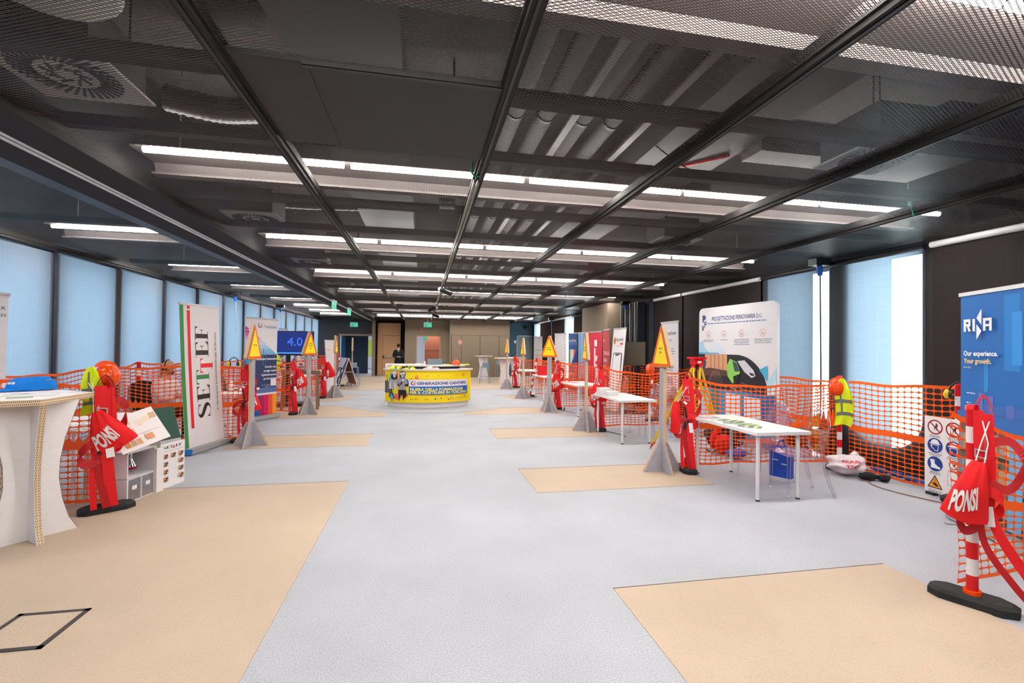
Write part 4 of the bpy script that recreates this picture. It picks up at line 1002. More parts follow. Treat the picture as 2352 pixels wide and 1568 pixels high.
class Skel:
    def __init__(s): s.j = []; s.r = []; s.e = []; s.n = {}
    def add(s, name, p, r, prev=None):
        s.n[name] = len(s.j); s.j.append(tuple(p)); s.r.append(r)
        if prev is not None: s.e.append((s.n[prev], s.n[name]))
        return s
    def chain(s, prev, items):
        for nm, p, r in items: s.add(nm, p, r, prev); prev = nm
        return s
    def put(s, b, root=None, sub=1):
        vs, fs = skin_mesh(s.j, s.e, s.r, sub=sub, root=s.n.get(root, 0)); b.add(vs, fs, True)
def hand(b, wrist, d, palm_n, s=1.0, curl=0.6, side=1):
    """palm and five fingers; d = pointing direction, palm_n = palm normal"""
    d = Vector(d).normalized(); n = Vector(palm_n).normalized(); a = d.cross(n).normalized()*side; W_ = Vector(wrist)
    k = Skel(); k.add('w', W_, 0.024*s).chain('w', [('p', W_+d*0.05*s, (0.036*s, 0.018*s)), ('q', W_+d*0.085*s, (0.034*s, 0.015*s))]); k.put(b, 'w')
    for i, (off, L) in enumerate(((-0.03, 0.065), (-0.01, 0.075), (0.01, 0.072), (0.03, 0.055))):
        p0 = W_+d*0.075*s+a*off*s; p1 = p0+(d*math.cos(curl*.5)+n*math.sin(curl*.5))*L*0.45*s; p2 = p1+(d*math.cos(curl*1.3)+n*math.sin(curl*1.3))*L*0.35*s; p3 = p2+(d*math.cos(curl*2)+n*math.sin(curl*2))*L*0.25*s
        b.tube([p0, p1, p2, p3], [0.0092*s, 0.0088*s, 0.008*s, 0.006*s], 6)
    p0 = W_+d*0.03*s-a*0.03*s; p1 = p0+(d*0.6-a*0.6+n*0.3).normalized()*0.035*s; p2 = p1+(d*0.9-a*0.1+n*0.5).normalized()*0.03*s
    b.tube([p0, p1, p2], [0.012*s, 0.010*s, 0.008*s], 6)
def head(t, c, yaw, pitch, hair='dark', beard=False, parent=None, body=None):
    """head as part of body MB; returns transform"""
    T = Matrix.Translation(Vector(c)) @ Matrix.Rotation(yaw, 4, 'Z') @ Matrix.Rotation(pitch, 4, 'X')
    b = body; old = b.T; b.T = T
    def hp(u, v):
        a = 2*PI*u; p = PI*v; sx, sy, sz = 0.074, 0.096, 0.118
        x = sx*math.sin(p)*math.cos(a); y = sy*math.sin(p)*math.sin(a); z = sz*math.cos(p)
        if z < 0: k = 1-0.28*(z/-sz)**1.3; x *= k; y *= (k if y < 0 else k*0.85)
        if y < 0: y *= 0.94+0.05*math.cos(p*3)
        return (x, y, z)
    b.mat(SKIN).grid(hp, 24, 18)
    b.add([(0, -0.112, -0.022), (-0.014, -0.088, -0.03), (0.014, -0.088, -0.03), (0, -0.085, 0.02)], [(0, 1, 2), (0, 3, 1), (0, 2, 3)], True)
    for s in (-1, 1): b.ball((s*0.076, 0.005, -0.005), (0.010, 0.018, 0.03), 8, 6)
    b.mat(mat('lips', '9C5A50', 0.5)).ball((0, -0.084, -0.058), (0.022, 0.008, 0.006), 10, 5)
    for s in (-1, 1):
        if pitch < 0.3: b.mat(WPL).ball((s*0.03, -0.083, 0.008), (0.012, 0.008, 0.006), 8, 5)
        b.mat(BLKP).ball((s*0.03, -0.089, 0.008), (0.005, 0.004, 0.005), 8, 5)
        b.mat(mat('brow', '3A2A22', 0.8)).ball((s*0.03, -0.088, 0.03), (0.018, 0.006, 0.004), 8, 4)
    b.T = old; return T

# ================================================================== RIGHT SIDE STANDS
R_ = math.radians
sign_post(3.11, 5.62, R_(-90), ['RINA', 'SPA'], 'cardboard post with yellow triangle beside the nearest right table')
sign_post(3.13, 8.58, R_(-99), ['PROGETTAZIONE', 'FERROVIARIA'], 'cardboard triangle post seen nearly edge-on beside the table with stacked leaflets')
sign_post(3.12, 11.22, R_(-46), ['LOGIC', 'SISTEMI'], 'cardboard post with yellow triangle facing the camera in the middle of the right row')
sign_post(3.12, 14.3, R_(-89), ['CANTIERE'], 'thin edge-on cardboard triangle post, second from the end wall on the right')
sign_post(3.20, 17.6, R_(-86), ['CANTIERE'], 'thin edge-on cardboard triangle post nearest the end wall on the right')
sign_post(-2.64, 7.97, R_(84), ['SETTEF'], 'cardboard post with narrow yellow triangle in front of the navy banner with coloured foot stripes')
sign_post(-2.58, 11.42, R_(63), ['TEAM', 'SYSTEM', 'SPA'], 'cardboard post with yellow triangle in front of the blue screen')
sign_post(-2.63, 14.98, R_(90), ['CANTIERE'], 'edge-on cardboard triangle post in front of the photo covered board, left')
sign_post(-2.70, 19.0, R_(99), ['CANTIERE'], 'edge-on cardboard triangle post behind the open A-frame board')

# posts
delineator(3.47, 2.37, R_(-62), 'red and white barrier post on black base at the right edge under the harness')
delineator(3.43, 5.58, R_(80), 'red and white barrier post behind the nearest right warning sign')
delineator(3.44, 8.62, R_(80), 'red and white barrier post beside the table with stacked leaflets')
delineator(3.46, 11.68, R_(-15), 'red and white barrier post behind the front-facing yellow triangle')
delineator(3.45, 14.75, R_(-15), 'red and white barrier post by the red box table, fourth on the right', lean=(0.22, 0.0))
delineator(3.62, 18.1, R_(-15), 'red and white barrier post with harness near the end wall on the right')
delineator(5.62, 5.40, R_(10), 'red and white barrier post carrying the orange helmet and vest at the windows')
delineator(5.70, 4.02, R_(10), 'red and white barrier post with yellow ear defenders beside the blue banner')
delineator(-2.93, 5.08, R_(35), 'red and white barrier post at the left front beside the white high table')
delineator(-2.84, 8.32, R_(20), 'red and white barrier post between the two tall left banners')
delineator(-2.91, 11.46, R_(100), 'red and white barrier post below the blue screen')
delineator(-2.95, 14.9, R_(100), 'red and white barrier post left of the photo covered board')
delineator(-4.93, 9.31, R_(80), 'red and white barrier post by the window wall behind the seated man')
delineator(-3.2, 19.1, R_(15), 'red and white barrier post behind the open A-frame board')

# nets
net([(3.42, 2.44, 1.22), (3.75, 2.47, 1.12), (4.4, 2.5, 0.99), (5.66, 2.55, 1.15)], 'orange safety net at the right edge, in front of the blue banner', 1.1, 0.10, 0.02, 1, [(0.0, 0.0)], 0.05, 0.085)
net([(5.75, 2.7, 1.2), (5.76, 4.02, 1.25), (5.72, 5.35, 1.2)], 'orange safety net along the bright windows, left of the safety sign board', 1.22, 0.03, 0.025, 2, None, 0.02)
net([(3.48, 5.60, 1.24), (4.1, 5.62, 1.14), (4.9, 5.62, 1.13), (5.58, 5.44, 1.18)], 'orange safety net behind the nearest right table', 1.2, 0.07, 0.02, 3, [(1.0, 0.75)], 0.04)
net([(5.66, 5.46, 1.2), (5.74, 7.0, 1.22), (5.74, 8.6, 1.2)], 'orange safety net between the white railway banner and the right wall', 1.2, 0.05, 0.03, 4, [(0.0, 0.6)], 0.04)
net([(3.49, 8.66, 1.26), (4.0, 8.68, 1.14), (4.8, 8.68, 1.12), (5.70, 8.68, 1.2)], 'orange safety net behind the table with stacked leaflets', 1.2, 0.07, 0.02, 5, None, 0.04)
net([(5.76, 8.7, 1.2), (5.76, 11.6, 1.2)], 'orange safety net along the wall by the leaning white phone banner', 1.2, 0.05, 0.04, 6, None, 0.03)
net([(3.50, 11.7, 1.24), (4.4, 11.72, 1.12), (5.70, 11.72, 1.18)], 'orange safety net behind the third table on the right', 1.2, 0.07, 0.03, 7, None, 0.04)
net([(3.68, 14.8, 1.24), (4.5, 14.82, 1.10), (5.70, 14.82, 1.18)], 'orange safety net behind the table with the red box', 1.2, 0.07, 0.03, 8, None, 0.04, 0.09)
net([(3.66, 18.1, 1.22), (4.4, 18.12, 1.10), (5.70, 18.12, 1.15)], 'orange safety net farthest down the right side', 1.2, 0.07, 0.03, 9, None, 0.04, 0.1)
# left nets
net([(-5.0, 5.27, 1.24), (-3.9, 5.25, 1.25), (-2.97, 5.13, 1.22)], 'orange safety net behind the white high table with the blue cap', 1.2, 0.06, 0.03, 11, [(1.0, 0.3)], 0.03, 0.085)
net([(-5.03, 5.2, 1.2), (-5.04, 6.8, 1.18), (-5.03, 8.25, 1.2)], 'orange safety net along the left windows behind the display cabinet', 1.2, 0.05, 0.03, 12, None, 0.03)
net([(-4.85, 8.34, 1.22), (-3.8, 8.36, 1.25), (-2.88, 8.34, 1.24)], 'orange safety net in front of the seated man, behind the large white banner', 1.2, 0.06, 0.02, 13, [(0.0, 0.5)], 0.03)
net([(-4.9, 8.4, 1.2), (-4.95, 9.31, 1.26), (-4.9, 11.4, 1.2)], 'orange safety net along the left windows behind the seated man', 1.2, 0.05, 0.03, 14, None, 0.03)
net([(-4.85, 11.52, 1.15), (-3.8, 11.54, 1.10), (-2.87, 11.52, 1.22)], 'orange safety net under the blue screen', 1.2, 0.06, 0.03, 15, None, 0.04)
net([(-4.9, 11.6, 1.2), (-4.9, 14.85, 1.2)], 'orange safety net along the left windows beyond the blue screen', 1.2, 0.05, 0.04, 16, None, 0.03, 0.09)
net([(-4.85, 14.95, 1.15), (-3.8, 14.95, 1.12), (-2.9, 14.93, 1.24)], 'orange safety net left of the photo covered board', 1.2, 0.06, 0.03, 17, None, 0.04, 0.09)
net([(-4.85, 19.05, 1.2), (-3.26, 19.08, 1.24)], 'orange safety net behind the open A-frame board', 1.2, 0.06, 0.03, 18, None, 0.03, 0.1)

# harnesses, bags
harness(3.50, 2.33, R_(-56), 1, 'red harness hanging over the barrier post at the right edge', 1.26, 0.95, 0.38, 1.1, RED).scale = (0.70, 1, 1)
harness(3.41, 5.51, R_(-35), 2, 'red harness on the post behind the nearest right warning triangle', 1.24)
harness(3.41, 8.55, R_(-25), 3, 'red harness on the post beside the table with stacked leaflets', 1.22)
harness(3.45, 11.60, R_(-20), 4, 'red harness on the post behind the front-facing yellow triangle', 1.22)
harness(3.60, 18.0, R_(-12), 5, 'red harness on the farthest right barrier post', 1.24)
harness(-2.92, 5.0, R_(30), 6, 'red harness on the left front post beside the white high table', 1.22, 1.2)
harness(-2.83, 8.25, R_(20), 7, 'red harness on the post between the two tall left banners', 1.22)
harness(-2.90, 11.39, R_(16), 8, 'red harness on the post below the blue screen', 1.22)
harness(-2.93, 14.83, R_(12), 9, 'red harness on the post left of the photo covered board', 1.22)
bag(3.35, 2.25, 0.94, R_(-50), 'red drawstring bag with white letters hanging on the right edge harness', 0.22, 0.36, -0.20, post=(0.05, 0.06, 0.24))
bag(-2.93, 4.90, 0.97, R_(30), 'red drawstring bag with white letters hanging beside the white high table', 0.36, 0.36, 0.40, post=(-0.03, 0.05, 0.26))
bag(3.21, 5.46, 0.93, R_(-62), 'flat red bag hanging on the post behind the nearest right warning triangle', 0.16, 0.38, -0.05, 'P', post=(0.12, 0.08, 0.2))
bag(3.27, 8.47, 0.92, R_(-30), 'red drawstring bag with white letters beside the table of stacked leaflets', 0.30, 0.34, 0.15, post=(0.06, 0.07, 0.3))
bag(3.34, 11.50, 0.95, R_(-25), 'red drawstring bag with white letters behind the front-facing yellow triangle', 0.34, 0.40, 0.25, post=(0.07, 0.07, 0.25))
bag(-2.72, 8.20, 0.88, R_(35), 'red bag peeping out behind the cardboard post before the banner with coloured stripes', 0.24, 0.34, 0.1, 'PON', post=(-0.08, 0.08, 0.3))
bag(-2.77, 11.31, 1.05, R_(20), 'red drawstring bag with white letters hanging below the blue screen', 0.26, 0.40, 0.2, post=(-0.08, 0.08, 0.2))
bag(-2.80, 14.75, 1.10, R_(14), 'red drawstring bag on the post left of the photo covered board', 0.28, 0.45, 0.25, ' ', post=(-0.08, 0.08, 0.12)) if False else bag(-2.80, 14.75, 1.10, R_(14), 'red drawstring bag on the post left of the photo covered board', 0.28, 0.45, 0.25, 'P', post=(-0.08, 0.08, 0.12))
# vests, helmets, ear defenders
vest(5.50, 5.25, 1.24, R_(-42), 'yellow hi-vis vest with grey bands hanging before the bright windows', 0.21, 0.64)
helmet(5.50, 5.32, 1.10, (-0.75, -0.45, 0.30), 'orange safety helmet hanging beside the yellow vest at the windows')
vest(-3.05, 5.02, 1.37, R_(30), 'yellow hi-vis vest on the left front post beside the blue cap', 0.19, 0.46)
helmet(-2.99, 5.14, 1.27, (0.7, -0.5, 0.25), 'orange safety helmet on the left front barrier post')
vest(-3.75, 12.9, 1.42, R_(10), 'yellow hi-vis vest hanging below the blue screen', 0.24, 0.50)
delineator(5.06, 9.62, R_(30), 'red and white barrier post carrying the orange helmet near the folded partition')
helmet(4.98, 9.56, 1.14, (-0.5, -0.6, 0.4), 'orange safety helmet hanging beside the folded dark partition')
earmuffs(5.66, 3.98, 1.17, R_(-60), 'yellow and black ear defenders hung on the post beside the blue banner')
earmuffs(-3.72, 10.2, 1.22, R_(40), 'yellow and black ear defenders between the two tall left banners')

# tables and chairs
table(3.76, 4.91, 0, 'white table nearest on the right with magazines on it')
table(3.56, 7.87, 0, 'white table with stacks of white leaflets, second on the right')
table(3.82, 10.92, R_(2), 'white table with red leaflets, third on the right')
table(3.83, 14.02, 0, 'white table carrying the red box, fourth on the right')
table(3.98, 17.45, 0, 'white table farthest down the right side')
ghost_chair(4.18, 4.57, R_(-103), 'clear plastic chair nearest the camera at the right front table')
ghost_chair(4.19, 5.13, R_(-90), 'clear plastic chair on the far side of the nearest right table')
ghost_chair(4.12, 7.55, R_(-95), 'nearer clear plastic chair at the table with stacked leaflets')
ghost_chair(4.14, 8.18, R_(-88), 'farther clear plastic chair at the table with stacked leaflets')
ghost_chair(4.42, 10.18, R_(-92), 'clear plastic chair at the third table on the right')
ghost_chair(4.45, 14.0, R_(-92), 'clear plastic chair at the table with the red box')

# magazines on the nearest table
MAGC = [('6E8A70', 'D8DC7A', '2E4A48', 'E4E6C0'), ('8CA088', '3E5A48', 'E8E49A', '54746A'), ('F0E8D8', 'C86A50', '8CA070'), ('D8E0E8', '90A0B8', 'C0584C')]
mg = [(3.62, 4.62, 0.3, 0), (3.66, 4.75, -0.2, 0), (3.60, 4.86, 0.5, 1), (3.66, 4.98, 0.1, 0), (3.58, 5.08, 0.4, 2), (3.57, 5.24, -0.3, 3), (3.60, 5.38, 0.2, 3)]
mn = ['nearest the table corner', 'second from the near corner', 'third from the near corner', 'in the middle of the row', 'third from the far end', 'second from the far end', 'at the far end']
for i, (x, y, a, k) in enumerate(mg):
    brochure(x, y, 0.7402 + 0.0055*(i % 2), a+0.5, 0.17, 0.24, MAGC[k], 'glossy magazine on the nearest right table, %s' % mn[i], 0.005, 'magazines fanned on the nearest table', 'magazine')
# stacks of white leaflets on the second table
st_names = ['left', 'right']
for s, (x, y, n) in enumerate(((3.33, 8.20, 8), (3.40, 7.98, 5))):
    for i in range(n):
        brochure(x+0.006*((i*7) % 3-1), y+0.005*((i*5) % 3-1), 0.7402+i*0.0162, 0.1*((i % 3)-1), 0.21, 0.15, ('F4F4F6', 'C8D4E4'), 'white booklet in the %s stack on the second right table, %s from the bottom' % (st_names[s], ordn[i]), 0.0155, 'white booklets stacked on the second table', 'booklet')
for i, (x, y, a) in enumerate(((3.42, 7.75, 0.4), (3.36, 7.62, -0.2))):
    brochure(x, y, 0.7402, a, 0.10, 0.15, ('F2F4F8', '9CB0CC'), 'loose pale leaflet beside the booklet stacks, %s' % ('nearer the stacks', 'nearer the table corner')[i], 0.002, None, 'leaflet')
for i, (x, y, a) in enumerate(((3.62, 11.30, 0.3), (3.66, 11.12, -0.1), (3.72, 10.95, 0.2), (3.64, 11.44, 0.0))):
    brochure(x, y, 0.7402, a, 0.21, 0.15, ('E05A5A', 'F4D8D8'), 'red leaflet on the third right table, %s' % ('second from the far end', 'third from the far end', 'nearest the camera', 'at the far end')[i], 0.003, 'red leaflets on the third table', 'leaflet')
t = thing('red_box', 'plain red box standing on the fourth right table', 'box', (3.72, 14.1, 0.7402), R_(0))
mb(mat('red_card', 'D6101C', 0.6)).box(-0.17, -0.10, 0, 0.17, 0.10, 0.27).build('carton', t); mb(mat('red_card_lid', 'C00E18', 0.6)).box(-0.174, -0.104, 0.27, 0.174, 0.104, 0.30).build('lid', t)

# ---- banners on the right
def art_rina(a, w, H):
    blues = ['1C4C8C', '1A58A0', '1660AE', '1268B8', '1070C0', '1272BE', '1676BE', '1A74B8', '1A70B4', '1C6CAE']
    vrect(a, 0.012, 0.95, w-0.024, H-0.955, '1668B4', 16)
    for x, y, ww, hh, c in ((0.52, 1.45, 0.16, 0.65, '1A7ECC'), (0.60, 1.50, 0.10, 0.45, '2C90DC'), (0.72, 1.2, 0.12, 0.9, '1874C0'), (0.30, 1.25, 0.05, 0.30, '2288D0'), (0.14, 0.98, 0.66, 0.16, '3468B4'), (0.35, 1.0, 0.06, 0.22, '5A6CB8'), (0.24, 1.08, 0.05, 0.16, '6070B4'), (0.55, 0.98, 0.08, 0.18, '5470BC')): vrect(a, x, y, ww, hh, c, 5)
    vrect(a, 0.012, 0.09, w-0.024, 0.86, '6E5A50', 10)
    rr = random.Random(4); 
    for row, (y, hh) in enumerate(((0.70, 0.20), (0.46, 0.19), (0.20, 0.20))):
        x = 0.02
        while x < w-0.06:
            ww = 0.025+0.04*rr.random(); vrect(a, x, y, ww, hh*(0.7+0.3*rr.random()), rr.choice(['B88C6C', '8A6A58', '9CB4C8', '7A8894', 'C8A888', '5A4A48', 'A09088']), 3); x += ww+0.004
        vrect(a, 0.012, y-0.03, w-0.024, 0.028, '3C2E2A', 1)
    vrect(a, 0.62, 0.12, 0.14, 0.82, '6FA8D0', 8)
    a.poly([(0.012, 0.96), (w*0.75, 0.90), (w-0.1, 0.90), (w-0.02, 0.98), (w-0.012, 1.05), (0.012, 1.05)], '2A68B0')
    WT = 'F2F4F8'; x, y, s = 0.09, 1.80, 0.115
    def R_l(x):   # R
        for p in ([(0, 0), (.03, 0), (.03, s), (0, s)], [(0, s), (0, s-.026), (.085, s-.026), (.085, s)], [(.06, s), (.06, s*.42), (.085, s*.42), (.085, s)], [(0, s*.42), (.085, s*.42), (.085, s*.62), (0, s*.62)], [(.04, s*.45), (.066, s*.45), (.092, 0), (.06, 0)]): a.poly([(x+q[0], y+q[1]) for q in p], WT, layer=a.L)
    a.L += 1; R_l(x); a.poly([(x+.11, y), (x+.14, y), (x+.14, y+s), (x+.11, y+s)], WT, layer=a.L)
    a.poly([(x+.158, y+.12), (x+.218, y+.20), (x+.218, y+.055)], WT, layer=a.L); a.poly([(x+.158, y+.065), (x+.158, y-.075), (x+.218, y+.0)], WT, layer=a.L)
    for p in ([(0, 0), (.028, 0), (.028, s), (0, s)], [(.07, 0), (.098, 0), (.098, s), (.07, s)], [(0, s-.025), (.098, s-.025), (.098, s), (0, s)], [(0, s*.35), (.098, s*.35), (.098, s*.52), (0, s*.52)]): a.poly([(x+.236+q[0], y+q[1]) for q in p], WT, layer=a.L)
    a.text('Our experience.', 0.09, 1.575, 0.062, WT, bold=0.03, width=0.40); a.text('Your growth.', 0.09, 1.505, 0.062, 'F0C878', bold=0.03, width=0.33)
    a.text('RINA.ORG', 0.09, 1.458, 0.02, 'E0B868', bold=0.02)
    a.L = 8; lattice_lines(a, 0.09, 1.13, 0.24, 1, 0.010, 'DCE4F0', 0.1); lattice_lines(a, 0.09, 1.22, 0.11, 1, 0.012, 'DCE4F0', 0.1)
rollup(5.08, 3.60, 4.72, 2.76, 2.15, 'blue roll-up banner reading Our experience Your growth, right edge', art_rina, 'E4ECF4', lean=0.03)

def pf_wall():
    x0, y0, x1, y1, H = 5.20, 8.05, 5.34, 6.22, 2.38
    w = math.hypot(x1-x0, y1-y0); t = thing('fabric_display_wall', 'large white railway company display wall with rounded corners and train picture', 'banner', (x0, y0, 0), math.atan2(y1-y0, x1-x0)); r = 0.10
    out = [(0.0, 0.03), (w, 0.03)] + [(w-r+r*math.cos(a), H-r+r*math.sin(a)) for a in [PI/2*i/6 for i in range(7)]] + [(r-r*math.sin(a), H-r+r*math.cos(a)) for a in [PI/2*i/6 for i in range(7)]]
    sh = mb(mat('stretch_fabric', 'E6E6EA', 0.7, noise=0.02)).prism(out, 0.05, ((0, 0, 0), (1, 0, 0), (0, 0, 1), (0, -1, 0))).build('fabric_cover', t)
    for k in (0.1, 0.9): mb(ALU).box(w*k-0.03, -0.15, 0, w*k+0.03, 0.3, 0.03).build('foot', t)
    a = Art(flat(0), 0.0012); N = '1E3A78'; V = lambda v: 0.90+(v-0.42)*0.886
    a.text('PROGETTAZIONE FERROVIARIA S.r.l.', 0.36, 2.13, 0.105, N, width=1.18, bold=0.01); a.L = 3; lattice_lines(a, 0.24, 2.075, 1.40, 1, 0.022, '6A84B8', 0.02, 9)
    a.text('P', 0.10, 2.12, 0.17, N, bold=0.05); a.text('F', 0.155, 2.02, 0.15, N, bold=0.02); a.rect(0.095, 1.96, 0.035, 0.09, N)
    for x, y in ((0.27, 1.885), (0.68, 1.885), (1.10, 1.885), (1.56, 1.885)):
        a.ring(x, y, 0.062, 0.008, 'E89878'); a.rect(x-0.02, y-0.03, 0.012, 0.05, 'A0A8B8').rect(x+0.005, y-0.03, 0.02, 0.035, 'A0A8B8')
    for x, n, ww in ((0.27, 2, 0.30), (0.68, 1, 0.18), (1.10, 4, 0.36), (1.56, 3, 0.36)): a.L = 3; lattice_lines(a, x, 1.775, ww, n, 0.015, '7884A0', 0.12, int(x*9), 'C')
    def Pg(pts, c): a.poly([(x, V(v)) for x, v in pts], c)
    def Ln(x0, y0, x1, y1, w_, c): a.line(x0, V(y0), x1, V(y1), w_, c)
    Pg([(0.0, 1.36), (0.12, 1.40), (0.16, 1.26), (0.30, 1.16), (0, 1.12)], 'A8D4EC'); Pg([(0.35, 1.40), (0.62, 1.30), (0.75, 1.12), (0.3, 1.12)], 'D8E2F0'); a.rect(0.0, V(1.13), 0.55, 0.018, '2C9CD0')
    pic = [(0.0, 0.42), (1.66, 0.42)] + [(0.98+0.68*math.cos(p), 0.42+0.70*math.sin(p)) for p in [PI/2*i/12 for i in range(1, 13)]] + [(0.0, 1.12)]
    Pg(pic, '23232B'); Pg([(0.18, 0.80), (0.76, 0.80), (0.76, 1.115), (0.18, 1.115)], 'D8A078'); Pg([(0.0, 0.78), (0.3, 0.84), (0.76, 0.80), (0.76, 0.70), (0, 0.66)], '5A3E38')
    Pg([(0.0, 0.8), (0.18, 0.8), (0.22, 0.96), (0.1, 1.05), (0.0, 1.0)], '34405A')
    for x in (0.34, 0.44, 0.55, 0.66): a.rect(x, V(0.78), 0.012, 0.29, '6A4438')
    for i in range(9): xx = 0.20+0.06*i; Ln(xx, 0.46+0.02*(i % 3), 0.40+0.02*i, 0.78, 0.008, 'A07868')
    Pg([(0.76, 0.90), (0.84, 1.04), (1.0, 0.98), (1.08, 0.78), (1.03, 0.62), (0.90, 0.56), (0.78, 0.70)], '8CD060'); Pg([(0.90, 1.0), (1.0, 0.96), (1.06, 0.80), (0.95, 0.80)], '3A4A5C'); Pg([(0.92, 0.70), (1.08, 0.76), (1.03, 0.58), (0.94, 0.54)], '1A1C22')
    Pg([(1.02, 1.0), (1.18, 1.02), (1.38, 0.84), (1.42, 0.74), (1.34, 0.70), (1.18, 0.80), (1.08, 0.92)], 'D0D4DE'); Pg([(1.28, 0.80), (1.38, 0.78), (1.40, 0.74), (1.32, 0.74)], '2A2E3A')
    Ln(1.0, 0.50, 1.36, 0.43, 0.014, '8A8690'); Ln(1.1, 0.60, 1.56, 0.47, 0.012, '70707C'); Ln(0.8, 0.52, 1.0, 0.44, 0.03, '9A8A88')
    Pg([(1.50, 0.86), (1.66, 0.94), (1.66, 0.66)], '3CB0DC'); Pg([(1.66, 0.62), (w, 0.92), (w, 0.42), (1.66, 0.42)], 'B4E0F0'); Pg([(1.7, 0.42), (w, 0.70), (w, 0.42)], 'D8F0F8')
    a.rect(0, 0.06, w, 0.84, '2090C8'); a.poly([(0, 0.06), (0.6, 0.06), (0.2, 0.84), (0, 0.88)], 'A8D0E8'); a.poly([(0.9, 0.06), (1.3, 0.9), (w, 0.9), (w, 0.4)], '1468B0')
    a.rect(0.75, 0.30, 0.34, 0.55, 'E4E8F0').rect(1.18, 0.30, 0.36, 0.53, 'E4E8F0').rect(0.40, 0.20, 0.18, 0.68, '5A7868')
    for x in (0.78, 1.21): a.L = 9; lattice_lines(a, x, 0.78, 0.28, 9, 0.022, 'A8B0C0', 0.3, int(x*7))
    a.build(sh); return t
pf_wall()
def art_resolver(a, w, H):
    a.text('Resolver', w*0.88, 1.92, 0.13, '2A2A32', 'R', bold=0.01, width=0.52); a.text('edilizia', w*0.62, 1.78, 0.09, '6A6A74', 'R')
    a.L = 3
    for y, n in ((1.60, 3), (1.18, 2), (0.95, 3), (0.62, 4)): lattice_lines(a, 0.12, y, 0.5, n, 0.028, '8A8C98', 0.3, int(y*10))
rollup(5.42, 9.90, 5.40, 9.12, 2.2, 'white roll-up banner half hidden behind the nearest right warning triangle', art_resolver, 'E0E0EA')
def art_fieldwire(a, w, H):
    a.disc(0.12, 1.80, 0.055, 'D88820', ry=0.10); a.disc(0.12, 1.80, 0.028, '8A4A10', ry=0.05); a.text('FIELDWIRE', 0.20, 1.79, 0.10, '33343C', width=0.34, bold=0.01); a.rect(0.40, 1.70, 0.15, 0.045, 'D83A40')
    a.L = 2; lattice_lines(a, 0.22, 1.66, 0.3, 1, 0.016, '9A9CA6')
    pts = lambda m: [(0.10+m, 0.42), (w-0.10-m, 0.42), (w-0.10-m, 1.46-m), (w-0.14-m, 1.50-m), (0.14+m, 1.50-m), (0.10+m, 1.46-m)]
    a.poly(pts(0), '3A4048'); a.poly(pts(0.022), 'E4E6EA'); a.rect(0.22, 1.40, w-0.44, 0.07, '3A4048')
    r = random.Random(2)
    for i in range(16): a.rect(0.15+0.28*r.random(), 0.5+0.8*r.random(), 0.10*r.random()+0.02, 0.006, 'A4A8B4', layer=8); a.rect(0.15+0.3*r.random(), 0.5+0.7*r.random(), 0.006, 0.12*r.random(), 'B0B4C0', layer=8)
    a.rect(0.25, 0.75, 0.05, 0.02, 'D05050').rect(0.38, 0.62, 0.05, 0.02, 'D05050')
rollup(4.62, 11.25, 4.68, 10.60, 2.1, 'leaning white banner with an orange emblem and a drawn phone', art_fieldwire, 'E6E4E8', lean=0.22)
def art_red(a, w, H):
    vrect(a, 0.012, 0.09, w-0.024, H-0.095, 'D01038', 10); k = w/1.4; x0 = 0.78*k
    for x, y, ww, hh in ((0.02, 1.72, 0.18, 0.20), (0.0, 1.05, 0.10, 0.62), (0.10, 1.28, 0.10, 0.16), (0.10, 0.75, 0.10, 0.42), (0.10, 1.34, 0.12, 0.10)): a.rect(x0+x*k*1.2, y-0.06, ww*k*1.2, hh, 'ECE4EC', layer=4)
rollup(5.20, 14.45, 5.20, 12.95, 2.1, 'wide crimson banner with a white block letter logo', art_red, 'D01038')
def art_red2(a, w, H):
    vrect(a, 0.012, 0.09, w-0.024, H-0.095, 'B83038', 10)
    for i, s in enumerate(('TORNA ALLA', 'CARICA', 'IN UN', 'LAMPO')): a.text(s, 0.10, 1.42-i*0.20, 0.15, 'E8C8CC', bold=0.02, width=(0.86, 0.5, 0.36, 0.55)[i]*w)
    a.text('HILTI', 0.10, 1.80, 0.09, 'F4DCE0', bold=0.04); a.poly([(w*.45, 0.5), (w*.75, 0.5), (w*.8, 0.9), (w*.62, 1.05), (w*.4, 0.85)], '4A1A2A')
rollup(5.19, 12.88, 4.98, 11.86, 2.12, 'darker red banner with pale words next to the crimson one', art_red2, 'B83038')
def art_blue(a, w, H):
    vrect(a, 0.012, 0.09, w-0.024, H-0.095, '1E4C84', 10); a.text('GEOPIETRA', w/2, 1.82, 0.13, 'D8E4F0', 'C', width=w*0.8); a.rect(w*0.52, 1.80, 0.05, 0.16, 'E85838'); a.L = 3; lattice_lines(a, 0.1, 1.75, w*0.8, 1, 0.02, 'A8BCD4', 0.05)
    a.poly([(0.012, 1.55), (0.22*w, 1.55), (0.22*w, 1.0), (0.012, 0.88)], '2C8A4C'); a.poly([(0.22*w, 1.55), (0.6*w, 1.55), (0.6*w, 1.25), (0.22*w, 0.95)], 'D8CCCC'); a.poly([(0.6*w, 1.55), (0.9*w, 1.55), (0.6*w, 1.25)], 'D84038')
    a.poly([(0.9*w, 1.55), (w-0.012, 1.45), (w-0.012, 0.65), (0.15*w, 0.75), (0.2*w, 0.9)], '22367C')
    for i in range(7): p = PI*1.1+i*0.42; a.disc(0.68*w+0.13*math.cos(p), 1.12+0.16*math.sin(p), 0.012, 'E8C840', 8, layer=12)
    a.text('DIRETTIVA', w/2, 0.60, 0.13, 'E8D838', 'C', bold=0.03, width=w*0.8)
rollup(5.34, 16.62, 5.46, 15.95, 2.14, 'navy roll-up banner with Italian and European flag shapes', art_blue, '1E4C84')
